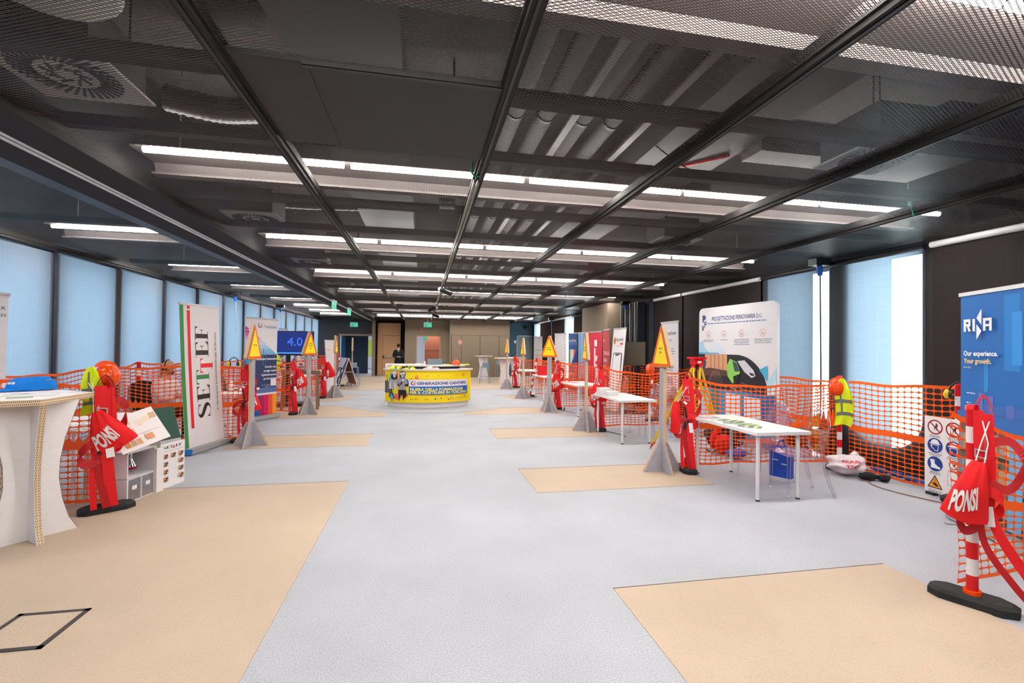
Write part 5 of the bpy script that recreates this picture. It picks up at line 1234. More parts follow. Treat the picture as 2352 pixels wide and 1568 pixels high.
def art_pale(a, w, H): vrect(a, 0.012, 0.09, w-0.024, H-0.095, '78A4D0', 8); vrect(a, w*0.55, 0.09, 0.03, H-0.1, 'E4ECF4', 8)
rollup(5.47, 15.90, 5.50, 15.25, 2.14, 'pale blue banner beside the navy flag banner', art_pale, '78A4D0')
def art_logos(a, w, H):
    for r in range(14):
        for c in range(3):
            x = w*(0.18+0.32*c); y = 0.25+r*0.135+(0.06 if c % 2 else 0); a.L = 1; a.ring(x, y, w*0.07, 0.006, 'A0A0A8', 10, 0, PI, ry=0.022); a.rect(x-w*0.08, y-0.012, w*0.16, 0.008, '909098', layer=2)
rollup(5.06, 17.50, 5.28, 16.68, 2.14, 'white banner covered with small grey logos on the far right', art_logos, 'DAD6D8')
def art_plain(a, w, H): a.text('Lavoro', w*0.12, 1.45, 0.13, '70707C', width=w*0.7); a.L = 3; lattice_lines(a, w*0.2, 1.25, w*0.6, 9, 0.035, 'A0A0AC', 0.4, 5)
rollup(5.45, 22.6, 5.80, 22.2, 2.14, 'plain white roll-up banner nearest the blue end wall', art_plain, 'D4D0D4')

# ================================================================== ODD THINGS ON THE RIGHT
safety_board(5.66, 4.33, R_(-93), 'white safety sign board with blue and red symbols beside the blue banner')
def tripod():
    t = thing('survey_tripod', 'yellow surveying tripod with red head behind the nearest warning sign', 'tripod', (4.02, 6.28, 0))
    apex = Vector((0, 0, 1.42)); feet = [(-0.42, 0.62, 0), (0.62, 0.25, 0), (-0.25, -0.42, 0)]
    mb(REDP).box(-0.10, -0.10, 1.46, 0.10, 0.10, 1.49).box(-0.07, -0.07, 1.38, 0.07, 0.07, 1.46).build('head', t)
    mb(mat('pale_sticker', 'F0E4E0', 0.5)).box(-0.03, -0.073, 1.40, 0.03, -0.07, 1.43).build('sticker', t)
    for f in feet:
        f = Vector(f); d = (f-apex).normalized(); s = Vector((-d.y, d.x, 0)).normalized()*0.045; k = apex.lerp(f, 0.56)
        lg = MB().mat(REDP).beam(apex+s*0.9, apex.lerp(f, 0.06)+s, 0.035, 0.05).beam(apex-s*0.9, apex.lerp(f, 0.06)-s, 0.035, 0.05)
        lg.mat(YELP).beam(apex.lerp(f, 0.05)+s, k+s*0.7, 0.022, 0.03).beam(apex.lerp(f, 0.05)-s, k-s*0.7, 0.022, 0.03).beam(apex.lerp(f, 0.46), apex.lerp(f, 0.93), 0.05, 0.028)
        lg.mat(REDP).tube([apex.lerp(f, 0.91), f], [0.03, 0.004], 8).build('leg', t)
        mb(ALU).beam(apex.lerp(f, 0.53)-s, apex.lerp(f, 0.53)+s, 0.03, 0.03).build('clamp', t)
    mb(BLKP).tube([(0, 0, 1.38), (0, 0, 1.1)], 0.012, 8).build('centre_rod', t)
tripod()
def lump(name, label, cat, loc, r, m, seed=1, n=20, amp=0.25, flat_=0.9, parts=None):
    t = thing(name, label, cat, loc, 0); ph = random.Random(seed); p = [ph.random()*6 for _ in range(6)]
    def f(u, v):
        a = 2*PI*u; b_ = PI*v; k = 1+amp*(math.sin(3*a+p[0])*0.4+math.sin(5*a+3*b_+p[1])*0.35+math.sin(7*b_+2*a+p[2])*0.25)*math.sin(b_)
        return (r[0]*math.sin(b_)*math.cos(a)*k, r[1]*math.sin(b_)*math.sin(a)*k, max(0.0, r[2]*(1+math.cos(b_)*flat_*(k if b_ < PI/2 else 1)))*0.5*2*0.5)
    b = mb(m); b.grid(f, n, n//2+4); b.build('body', t)
    if parts: parts(t, f)
    return t
PLB = mat('white_plastic_bag', 'F0E6EA', 0.35, noise=0.08, scale=20, bump=0.5, trans=0.2)
def bagprint(t, f):
    a = Art(lambda u, v, d: tuple(Vector(f(0.74+0.30*u, 0.42-0.55*v))*1.012+Vector((0, -0.002-d, 0.001))), 0.0)
    a.text('FRAGILE', -0.48, 0.10, 0.22, 'D84050', bold=0.03, width=0.85); a.text('TIGRE', -0.35, -0.16, 0.22, 'D84050', bold=0.03, width=0.55); a.build(t)
    mb(PLB).tube(smooth_path([(0.08, 0, 0.17), (0.15, 0.03, 0.27), (0.20, 0.0, 0.15)], 5), [0.012, 0.02, 0.03, 0.035, 0.03, 0.03, 0.035, 0.03, 0.025, 0.02, 0.02], 7).build('handle', t)
lump('plastic_bag', 'crumpled white plastic bag with red print on the floor at the net', 'bag', (5.42, 5.10, 0), (0.23, 0.17, 0.27), PLB, 4, 48, 0.38, 0.9, bagprint)
lump('dark_cloth', 'crumpled black cloth on the floor right of the plastic bag', 'cloth', (5.48, 4.86, 0), (0.12, 0.08, 0.10), mat('black_cloth', '1C1C20', 0.9, bump=0.3), 6, 16, 0.3)
lump('dark_glove', 'small black glove on the floor at the net beside the cloth', 'glove', (5.60, 4.76, 0), (0.07, 0.06, 0.09), mat('black_cloth', '1C1C20', 0.9), 8, 14, 0.5)
BOT = mat('blue_pet', '2C6CC0', 0.2, trans=0.3)
for i, (x, y, a) in enumerate(((5.98, 5.15, 0.2), (6.0, 4.95, 0.1), (5.97, 4.74, 0.25), (5.92, 4.52, 0.5))):
    t = thing('water_bottle', 'blue bottle lying behind the net under the window, %s' % ('nearest the vest', 'second from the vest', 'third from the vest', 'nearest the sign board')[i], 'bottle', (x, y, 0.035), a+PI/2, 'bottles lying under the window')
    mb(BOT).tube([(-0.09, 0, 0), (0.04, 0, 0), (0.07, 0, 0), (0.085, 0, 0)], [0.033, 0.033, 0.018, 0.013], 12).build('bottle_body', t); mb(mat('navy_cap', '16306C', 0.4)).tube([(0.085, 0, 0), (0.10, 0, 0)], 0.015, 10).build('cap', t)
def bpack(t, f):
    mb(REDF).tube(smooth_path([(-0.26, -0.1, 0.08), (-0.28, -0.12, 0.25), (-0.16, -0.14, 0.44)], 5), 0.05, 8).build('side_pocket', t)
    mb(BLKP).ribbon(smooth_path([(-0.2, -0.16, 0.1), (-0.36, -0.2, 0.03), (-0.4, -0.1, 0.08)], 5), 0.02, (0, 0, 1)).build('strap', t)
lump('backpack', 'large black and red backpack on the floor behind the nearest right table', 'backpack', (4.72, 6.6, 0), (0.34, 0.22, 0.50), mat('black_nylon', '17171B', 0.7, bump=0.3), 11, 24, 0.12, 0.9, bpack)
BLUEB = mat('royal_blue_bag', '1648B8', 0.45)
t = thing('shopping_bag', 'royal blue paper bag under the clear chairs with small white lettering', 'bag', (4.30, 4.93, 0.19), R_(-62))
mb(BLUEB).box(-0.12, -0.045, 0, 0.12, 0.045, 0.36).build('bag_body', t); a = Art(flat(-0.05), 0.001); a.rect(-0.09, 0.20, 0.07, 0.012, 'D8E4F8').rect(0.02, 0.16, 0.06, 0.012, 'D8E4F8'); a.build(t)
mb(BLUEB).tube(smooth_path([(-0.05, 0, 0.36), (0, 0, 0.44), (0.05, 0, 0.36)], 4), 0.006, 6).build('handle', t)
t.location.z = 0.07
lump('blue_cloth_bag', 'small blue cloth bag on the floor behind the nearest table', 'bag', (4.55, 6.1, 0), (0.15, 0.10, 0.16), BLUEB, 13, 16, 0.3)
lump('red_cloth', 'red folded garment on the floor behind the nearest table', 'cloth', (4.5, 6.32, 0), (0.13, 0.09, 0.34), REDF, 14, 16, 0.2)
# dark screen on a stand
t = thing('display_screen', 'dark monitor on a stand before the stacked partition panels', 'monitor', (5.24, 10.85, 0), R_(-30))
mb(BLKP).box(-0.25, -0.02, 1.18, 0.25, 0.02, 1.78).build('bezel', t); mb(mat('dark_glass', '5A5448', 0.2, noise=0)).box(-0.24, -0.024, 1.19, 0.24, -0.02, 1.77).build('screen', t); mb(BLKP).tube([(0, 0.03, 0.02), (0, 0.03, 1.4)], 0.025, 10).build('pole', t); mb(BLKP).box(-0.3, -0.22, 0, 0.3, 0.25, 0.02).build('base', t)
# cables on the floor
for i, pts in enumerate((((5.9, 5.2, 0.01), (5.3, 4.6, 0.008), (5.6, 3.6, 0.008), (5.9, 3.2, 0.008)),)): cable([Vector(p) for p in pts], 0.006, mat('brown_cord', '8A6A50', 0.6), 'thin brown cord trailing on the floor below the window net', 'cord')
cable([(3.46, 8.55, 0.01), (3.6, 8.2, 0.006), (3.65, 7.9, 0.006)], 0.006, BLKP, 'black cord on the floor under the second right table', 'cord')
cable([(3.5, 11.55, 0.01), (3.6, 11.2, 0.006), (3.7, 10.9, 0.006)], 0.006, BLKP, 'black cord on the floor under the third right table', 'cord')

# bar tables and stools at the back
def bar_table(x, y, rz, label, sc=1.0):
    t = thing('cardboard_bar_table', label, 'bar table', (x, y, 0), rz)
    prof = [(-0.32, 0), (0.32, 0), (0.25, 0.28), (0.20, 0.56), (0.25, 0.84), (0.32, 1.11)]
    full = [(0.31, 0), (0.245, 0.2), (0.205, 0.42), (0.19, 0.58), (0.21, 0.78), (0.26, 0.98), (0.31, 1.11)]
    out = full + [(-u, v) for u, v in full[::-1]]
    WC = mat('white_card', 'F1EEF0', 0.6, noise=0.02)
    for fr, nm in ((((0, -0.02, 0), (1, 0, 0), (0, 0, 1), (0, -1, 0)), 'x'), (((0.02, 0, 0), (0, 1, 0), (0, 0, 1), (1, 0, 0)), 'y')):
        p = mb(WC).prism(out, 0.04, fr).build('upright', t)
        for s in (-1, 1):
            e = mb(HONEY); n = Vector(fr[3]); U = Vector(fr[1])
            for (u0, v0), (u1, v1) in zip(full[:-1], full[1:]): e.beam(U*u0*s+Vector((0, 0, v0)), U*u1*s+Vector((0, 0, v1)), 0.044, 0.006, U) if False else e.beam(U*(u0*s)+Vector((0, 0, v0)), U*(u1*s)+Vector((0, 0, v1)), *( (0.042, 0.006) if nm == 'x' else (0.006, 0.042)), up=(0, 1, 0) if nm == 'x' else (0, 1, 0))
            e.build('cut_edge', p)
    hx = [(0.50*math.cos(PI/3*i), 0.50*math.sin(PI/3*i)) for i in range(6)]
    top = mb(WC).prism(hx, 0.002, ((0, 0, 1.152), (1, 0, 0), (0, 1, 0), (0, 0, 1))).mat(HONEY).prism(hx, 0.04, ((0, 0, 1.150), (1, 0, 0), (0, 1, 0), (0, 0, 1)))
    top.build('table_top', t); return t
bar_table(3.03, 23.4, 0.3, 'white cardboard bar table farthest back before the taupe cupboards')
bar_table(3.46, 19.6, 0.35, 'white cardboard bar table in front of the farthest one')
bar_table(4.15, 20.6, 0.2, 'white cardboard bar table behind the far right net')
def stool(x, y, rz, label):
    t = thing('clear_bar_stool', label, 'stool', (x, y, 0), rz, None); G = mat('smoky_plastic', '9DB0C0', 0.2, trans=0.4)
    mb(G).box(-0.17, -0.17, 0.70, 0.17, 0.17, 0.73).build('seat', t)
    for sx in (-1, 1):
        for sy in (-1, 1): mb(G).tube([(sx*0.15, sy*0.15, 0.70), (sx*0.21, sy*0.21, 0)], 0.014, 8).build('leg', t)
    mb(G).box(-0.19, -0.19, 0.3, 0.19, -0.17, 0.32).build('foot_rest', t); mb(G).box(-0.15, 0.15, 0.73, 0.15, 0.17, 0.9).build('back', t)
stool(3.85, 23.2, 0.2, 'clear bar stool right of the farthest bar table')
stool(2.72, 20.4, -0.3, 'clear bar stool left of the front bar table')

# ================================================================== RECEPTION DESK
def desk():
    t = thing('reception_desk', 'curved yellow reception desk with two printed figures in the middle of the hall', 'desk', (0.21, 12.28, 0), R_(3.5))
    R = 1.50; hw = 1.14; A = math.asin(hw/R)
    P = lambda s, z, off=0.0: ((R+off)*math.sin(s/R), R-(R+off)*math.cos(s/R), z)
    Sx = R*A
    b = mb(mat('desk_white', 'E4E0E2', 0.4)).grid(lambda u, v: P(-Sx*0.97+2*Sx*0.97*u, 0.0+0.13*v, -0.05), 32, 1); b.build('plinth', t)
    b = mb(mat('desk_yellow', 'FFE21A', 0.4, noise=0.01)); b.grid(lambda u, v: P(-Sx+2*Sx*u, 0.13+0.84*v), 40, 1)
    f = b.build('front_panel', t)
    c = mb(mat('desk_white', 'E4E0E2')); c.grid(lambda u, v: P(Sx-2*Sx*u, 0.13+0.84*v, -0.03), 40, 1); c.build('inner_panel', t)
    def slab(m, z0, z1, ro, ri, aw, name):
        n = 40; vs = []; 
        for i in range(n+1):
            a_ = -aw+2*aw*i/n
            for rr, z in ((ro, z0), (ro, z1), (ri, z1), (ri, z0)): vs.append((rr*math.sin(a_), R-rr*math.cos(a_), z))
        fs = [(i*4+j, (i+1)*4+j, (i+1)*4+(j+1) % 4, i*4+(j+1) % 4) for i in range(n) for j in range(4)]+[(0, 1, 2, 3), (n*4+3, n*4+2, n*4+1, n*4)]
        return mb(m).add(vs, fs, False).build(name, t)
    W2 = mat('desk_top_white', 'EDE8EA', 0.3)
    slab(W2, 0.97, 1.005, R+0.05, R-0.42, A*1.03, 'counter_top'); slab(BLKP, 1.005, 1.07, R-0.20, R-0.24, A*0.80, 'riser'); slab(W2, 1.07, 1.10, R-0.12, R-0.45, A*0.92, 'upper_shelf')
    a = Art(lambda u, v, d: P(u, 0.13+v, d), 0.001); k = 0.00101; X = lambda px: R*math.asin(max(-0.999, min(0.999, ((px-1132)*0.001085)/R))) ; Y = lambda py: (1120-py)*k*0.985
    def rc(x0, y0, x1, y1, c, n=24): a.rect(X(x0), Y(y1), X(x1)-X(x0), Y(y0)-Y(y1), c, n)
    def pl(pts, c): a.poly([(X(p[0]), Y(p[1])) for p in pts], c)
    # painted splashes, skyline and two figures
    pl([(190, 365), (250, 365), (255, 560), (160, 580), (165, 500), (195, 440)], '20B4D8'); pl([(330, 300), (375, 350), (385, 480), (340, 470)], 'F05090'); pl([(520, 300), (565, 350), (530, 480), (610, 520), (630, 640), (560, 620), (480, 470)], '2060C8')
    for i, (x, h) in enumerate(((75, 560), (95, 580), (120, 540), (150, 590), (175, 600))): rc(x, h, x+22, 880, '2E3450', 1)
    for x in (80, 100, 125, 155):
        for y in range(620, 860, 40): rc(x, y, x+8, y+14, 'C8CCD8', 1)
    rc(72, 435, 250, 440, '60683A', 1); rc(122, 400, 128, 560, '60683A', 1)
    pl([(170, 880), (620, 880), (600, 960), (560, 1010), (470, 960), (400, 1040), (380, 1060), (300, 1010), (240, 1110), (200, 980)], 'F07050'); pl([(210, 880), (300, 880), (260, 1040), (235, 1115)], '20B8C8'); pl([(300, 900), (380, 890), (360, 1010), (320, 960)], 'F05090')
    pl([(240, 380), (350, 380), (365, 480), (350, 520), (290, 560), (230, 520), (225, 460)], '1C1A20'); pl([(265, 370), (335, 370), (335, 430), (318, 470), (285, 470), (268, 430)], 'D8D4D8'); pl([(255, 350), (270, 310), (310, 298), (350, 325), (352, 372), (255, 372)], 'F0E8EC')
    for xx in (283, 316): rc(xx, 402, xx+12, 408, '2A2830', 1)
    rc(292, 440, 312, 446, '4A3C44', 1)
    pl([(230, 520), (350, 520), (380, 600), (360, 720), (330, 780), (210, 780), (180, 700), (190, 580)], 'B4B0B8'); pl([(190, 600), (225, 600), (225, 780), (185, 780)], 'E4E0E4'); pl([(300, 620), (340, 620), (345, 780), (305, 780)], 'E4E0E4'); pl([(210, 770), (250, 770), (255, 850), (190, 1000), (175, 990), (220, 850)], '2C2A34'); pl([(235, 850), (260, 850), (325, 1020), (300, 1020)], '2C2A34')
    pl([(420, 330), (460, 300), (520, 310), (530, 350), (500, 480), (440, 500), (420, 440)], '201E26'); pl([(440, 360), (530, 360), (525, 430), (500, 475), (460, 460)], 'B8B0B8'); pl([(430, 355), (450, 330), (545, 330), (552, 372), (430, 388)], 'F0EAF0'); rc(470, 400, 490, 408, '201E26', 1); rc(500, 400, 518, 408, '201E26', 1)
    pl([(370, 490), (430, 470), (500, 490), (560, 480), (600, 560), (615, 650), (560, 680), (560, 785), (410, 785), (400, 700), (350, 600)], '9C98A2'); pl([(370, 640), (480, 570), (500, 600), (410, 710)], '24222C'); pl([(540, 640), (625, 620), (628, 690), (545, 680)], '24222C'); pl([(480, 500), (530, 510), (520, 560), (490, 545)], 'E8E4EA')
    rc(484, 560, 488, 785, '5A5862', 1); pl([(395, 785), (575, 785), (590, 920), (540, 1000), (510, 1060), (500, 920), (450, 920), (430, 1060), (400, 960)], '1E1C24'); rc(410, 1000, 416, 1090, '1E1C24', 1); rc(512, 1000, 518, 1090, '1E1C24', 1)
    # title bands
    rc(640, 512, 2060, 690, 'EDE6EC'); rc(635, 690, 2058, 905, '1262C0')
    a.ring(X(730), Y(607), 0.055, 0.024, '1C4C94', 20, PI*0.45, PI*1.6); a.rect(X(742), Y(655), 0.045, 0.055, 'F07858').rect(X(765), Y(612), 0.022, 0.045, 'F07858').disc(X(775), Y(566), 0.012, 'F07858', 10)
    a.text('GENERAZIONE CANTIERE', X(820), Y(640), 0.094, '1C4C94', bold=0.03, width=X(2020)-X(820)); a.text('FILIERA DELLA FORMAZIONE', X(665), Y(800), 0.098, 'F4E85A', bold=0.035, width=X(1935)-X(665)); a.text('PER IL COSTRUIRE IN TOSCANA', X(665), Y(884), 0.098, 'F4E85A', bold=0.035, width=X(2038)-X(665))
    rc(783, 425, 845, 488, 'E83A28', 1); rc(800, 440, 828, 468, 'E8E0DC', 1); rc(785, 388, 840, 398, 'B8A020', 1); rc(1905, 372, 1952, 420, 'E83A28', 1); rc(1918, 386, 1940, 408, 'E8E0DC', 1)
    a.text('unicef', X(1018), Y(418), 0.03, '7A7440') if False else a.text('ance', X(1018), Y(418), 0.04, '7A7440'); a.text('ance', X(1285), Y(418), 0.04, '7A7440'); a.text('giovani', X(1958), Y(408), 0.028, '4A4A30'); rc(1690, 405, 1820, 412, 'C8B028', 1); rc(1755, 380, 1770, 395, 'C0B060', 1)
    a.text('ATS', X(668), Y(1040), 0.045, '4A4A30', bold=0.02); a.text('FORMEDIL', X(975), Y(1038), 0.036, 'E07820', width=0.15, bold=0.02)
    for x, y, c in ((780, 1010, 'E88830'), (1230, 1010, '3A80B8'), (1370, 1000, '8A9A40'), (1555, 975, 'E8D8D8'), (1550, 1030, 'E85820'), (1690, 975, 'E8E4C0'), (1850, 1000, 'C89A20'), (1960, 930, 'D0A020'), (1975, 985, 'B8A030')): rc(x, y-18, x+(90 if c == 'E8E4C0' else 34), y+22, c, 1); rc(x+40, y-6, x+120, y-1, 'B8A438', 1); rc(x+40, y+8, x+110, y+13, 'B8A438', 1)
    rc(645, 490, 720, 500, '8A8A80', 1); rc(680, 480, 705, 492, '3A4058', 1)
    a.build(f); return t
desk()
def on_desk(x, y): 
    a = R_(3.5); return (0.21+x*math.cos(a)-y*math.sin(a), 12.28+x*math.sin(a)+y*math.cos(a))
x, y = on_desk(0.72, 0.42); helmet(x, y, 1.106, (0.6,), 'orange safety helmet lying on the right of the reception desk')
def cloth(x, y, z, w, d, h, m, label, seed=1, name='folded_vest', cat='vest', rz=0, part=None):
    t = thing(name, label, cat, (x, y, z), rz); r = random.Random(seed); p = [r.random()*6 for _ in range(4)]
    f = lambda u, v: ((u-0.5)*w*(1+0.08*math.sin(9*v+p[0])), (v-0.5)*d*(1+0.1*math.sin(7*u+p[1])), 0.001+h*(math.sin(PI*u)*math.sin(PI*v))**0.35*(0.75+0.25*math.sin(11*u+5*v+p[2])))
    mb(m).grid(f, 18, 10).build('body', t); mb(GREYR if m is YEL else WPL).grid(lambda u, v: (f(0.4+0.12*u, v)[0], f(0.4+0.12*u, v)[1], f(0.4+0.12*u, v)[2]+0.002), 3, 10).build('band', t); return t
x, y = on_desk(-0.86, 0.32); cloth(x, y, 1.0052, 0.36, 0.22, 0.09, YEL, 'crumpled yellow hi-vis vest at the left end of the reception desk', 3)
x, y = on_desk(-0.52, 0.18); cloth(x, y, 1.0052, 0.28, 0.18, 0.06, YEL, 'folded yellow hi-vis vest left on the reception desk beside ear defenders', 4)
x, y = on_desk(0.45, 0.36); cloth(x, y, 1.1002, 0.26, 0.16, 0.03, YEL, 'flat yellow vest on the upper desk shelf left of the helmet', 5)
x, y = on_desk(0.98, 0.62); cloth(x, y, 1.1002, 0.28, 0.14, 0.025, YEL, 'flat yellow vest on the upper desk shelf right of the helmet', 6)
CANV = mat('canvas_cream', 'E2CDB8', 0.85)
x, y = on_desk(-0.35, 0.38); cloth(x, y, 1.1002, 0.55, 0.22, 0.05, CANV, 'cream canvas bags lying on the upper left desk shelf', 7, 'canvas_bag', 'bag')
x, y = on_desk(0.02, 0.09); cloth(x, y, 1.0052, 0.42, 0.14, 0.07, CANV, 'folded cream canvas bag on the front of the reception desk', 8, 'canvas_bag', 'bag')
x, y = on_desk(-0.66, 0.14); t = earmuffs(x, y, 1.055, 0.4, 'yellow ear defenders on the left of the reception desk'); t.rotation_euler = (R_(80), 0, 0.5); t.location.z = 1.05
# screen and seat behind the desk
t = thing('office_monitor', 'grey back of a monitor standing behind the reception desk', 'monitor', (0.36, 14.0, 0), 0)
mb(mat('grey_blue_plastic', '7C8A94', 0.5)).box(-0.22, -0.02, 0.95, 0.22, 0.03, 1.23).build('case', t); mb(BLKP).box(-0.2, 0.03, 0.97, 0.2, 0.035, 1.21).build('screen', t); mb(ALU).box(-0.03, -0.03, 0.74, 0.03, 0.0, 1.0).box(-0.14, -0.1, 0.74, 0.14, 0.1, 0.755).build('stand', t)
t = thing('desk_table', 'white table behind the reception desk under the monitor', 'table', (0.3, 14.1, 0)); mb(WHITE).box(-0.7, -0.3, 0.70, 0.7, 0.3, 0.738).build('table_top', t)
for sx in (-1, 1):
    for sy in (-1, 1): mb(WMET).tube([(sx*0.62, sy*0.22, 0), (sx*0.62, sy*0.22, 0.70)], 0.02, 10).build('leg', t)
t = thing('white_bottle', 'slim white bottle left of the grey monitor', 'bottle', (0.06, 13.95, 0.738)); mb(WPL).lathe([(0, 0), (0.03, 0), (0.03, 0.36), (0.02, 0.42), (0.0, 0.42)], 14).build('body', t); mb(ALU).lathe([(0, 0.42), (0.021, 0.42), (0.021, 0.45), (0, 0.45)], 12).build('cap', t)
t = thing('clear_bottle', 'clear bottle right of the grey monitor', 'bottle', (0.64, 13.95, 0.738)); mb(mat('pale_pet', 'C4D8E8', 0.15, trans=0.5)).lathe([(0, 0), (0.035, 0), (0.035, 0.28), (0.013, 0.36), (0.0, 0.36)], 14).build('body', t); mb(BLUEB).lathe([(0, 0.36), (0.016, 0.36), (0.016, 0.39), (0, 0.39)], 12).build('cap', t)
safety_board(-1.05, 13.9, R_(4), 'white safety sign board partly behind the left end of the yellow desk', 0.62, 1.06)

# ================================================================== LEFT SIDE STANDS
def high_table():
    Q = (-3.10, 4.44); t = thing('cardboard_high_table', 'tall white cardboard table with honeycomb edges at the left edge', 'high table', (Q[0], Q[1], 0), 0)
    WC = mat('white_card', 'F1EEF0', 0.6, noise=0.02)
    full = [(0.30, 0), (0.235, 0.12), (0.19, 0.28), (0.165, 0.46), (0.17, 0.62), (0.20, 0.80), (0.25, 0.97), (0.29, 1.105)]
    def plate(d, r_, l_=None, th=0.042):
        d = Vector((d[0], d[1], 0)).normalized(); n = Vector((d.y, -d.x, 0)); out = [(u*r_, v) for u, v in full]+[(-u*(l_ or r_), v) for u, v in full[::-1]]
        p = mb(WC).prism(out, th, (n*th/2, d, (0, 0, 1), n)).build('upright', t)
        for s, k in ((1, r_), (-1, l_ or r_)):
            e = mb(HONEY)
            for (u0, v0), (u1, v1) in zip(full[:-1], full[1:]):
                A, B = d*(u0*s*k)+Vector((0, 0, v0)), d*(u1*s*k)+Vector((0, 0, v1)); o = d*0.003*s
                vs = [A-n*th/2+o, A+n*th/2+o, B+n*th/2+o, B-n*th/2+o]; e.add(vs, [(0, 1, 2, 3)], False)
            e.build('cut_edge', p)
            l = mb(WPL)
            for (u0, v0), (u1, v1) in zip(full[:-1], full[1:]):
                A, B = d*(u0*s*k)+Vector((0, 0, v0)), d*(u1*s*k)+Vector((0, 0, v1)); o = d*0.0045*s
                for c in (-0.48, 0, 0.48): vs = [A+n*th*(c-0.03)+o, A+n*th*(c+0.03)+o, B+n*th*(c+0.03)+o, B+n*th*(c-0.03)+o]; l.add(vs, [(0, 1, 2, 3)], False)
            l.build('liner', p)
    plate((0.17, 0.21), 0.97, 1.0); plate((0.17, -0.14), 0.72, 0.72)
    hx = [(-2.93, 4.26), (-2.93, 4.86), (-3.42, 5.14), (-3.93, 4.84), (-3.93, 4.30), (-3.44, 3.99)]
    hx = [(p[0]-Q[0], p[1]-Q[1]) for p in hx]
    top = mb(WC).prism(hx, 0.003, ((0, 0, 1.15), (1, 0, 0), (0, 1, 0), (0, 0, 1))).mat(HONEY).prism(hx, 0.021, ((0, 0, 1.147), (1, 0, 0), (0, 1, 0), (0, 0, 1))).mat(WC).prism([(p[0]*1.001, p[1]*1.001) for p in hx], 0.003, ((0, 0, 1.126), (1, 0, 0), (0, 1, 0), (0, 0, 1))).mat(HONEY).prism(hx, 0.021, ((0, 0, 1.123), (1, 0, 0), (0, 1, 0), (0, 0, 1)))
    top.build('table_top', t)
high_table()
# papers and caps on it
ZT = 1.1502
pp = [(-3.18, 4.42, 0.6, ('C8D8B8', '5E7A58', 'E8F0D8'), 'green printed leaflet at the front corner of the high table'), (-3.40, 4.45, -0.2, ('EDE8DC', 'C8C4A8'), 'cream leaflet left of the green one on the high table'), (-3.10, 4.62, 0.2, ('F2F0F4', 'D8D0D8'), 'white leaflet on the right edge of the high table'), (-3.12, 4.86-0.02, 0.9, ('F4F2F8', '8C84B8'), 'white and violet leaflet at the back right corner of the high table'), (-3.38, 4.72, 0.1, ('F4F0F6', '5A50A0'), 'violet edged leaflet in the middle of the high table'), (-3.62, 4.62, 0.4, ('D8E0C8', '8A9A68'), 'olive leaflet under the blue caps')]
for i, (x, y, a_, c, lab) in enumerate(pp): brochure(x, y, ZT+0.0001, a_, 0.15, 0.21, c, lab, 0.003, None, 'leaflet')
def cap(x, y, z, rz, label, logo=True):
    t = thing('peaked_cap', label, 'cap', (x, y, z), rz)
    def f(u, v):
        a = 2*PI*u; q = 0.5*PI*0.80*v; r = 0.108*math.cos(q)**0.75; return (r*1.14*math.cos(a), r*0.95*math.sin(a), 0.122*math.sin(q))
    b = mb(BLUEH).grid(f, 28, 6).grid(lambda u, v: (lambda p: (p[0]*(1-v), p[1]*(1-v), p[2]+0.004*math.sin(PI*v*0.5)))(f(u, 1)), 28, 3); c = b.build('crown', t)
    def brim(u, v):
        a = -1.15+2.3*u+PI; r0 = 0.112; k = 0.10*math.cos((u-0.5)*2.3*0.9); return ((r0*1.05+k*v)*math.cos(a), (r0*0.92+k*0.6*v)*math.sin(a), 0.022-0.019*v**1.3)
    mb(BLUEH).grid(brim, 16, 4).grid(lambda u, v: (lambda p: (p[0], p[1], p[2]-0.003))(brim(1-u, v)), 16, 4).build('peak', t)
    if logo:
        a = Art(lambda u, v, d: (lambda p: (p[0]*1.02, p[1]*1.02, p[2]+0.001))(f(0.5+u, 0.42+v)), 0); a.text('O MAPEI', 0.02, 0.0, 0.20, 'F4F8FF', bold=0.05, width=0.15); a.build(c)
    for k in (0, 1): mb(WPL).ball(tuple(Vector(f(0.83+0.035*k, 0.62))*1.01), 0.0045, 8, 5).build('eyelet', t)
    return t
cap(-3.58, 5.02, ZT+0.004, R_(30), 'bright blue peaked cap with white logo on the high table')
cap(-3.50, 5.08, ZT+0.010, R_(32), 'bright blue cap nested behind the front one', False)
cap(-3.54, 5.05, ZT+0.007, R_(31), 'bright blue cap nested between the other two', False)

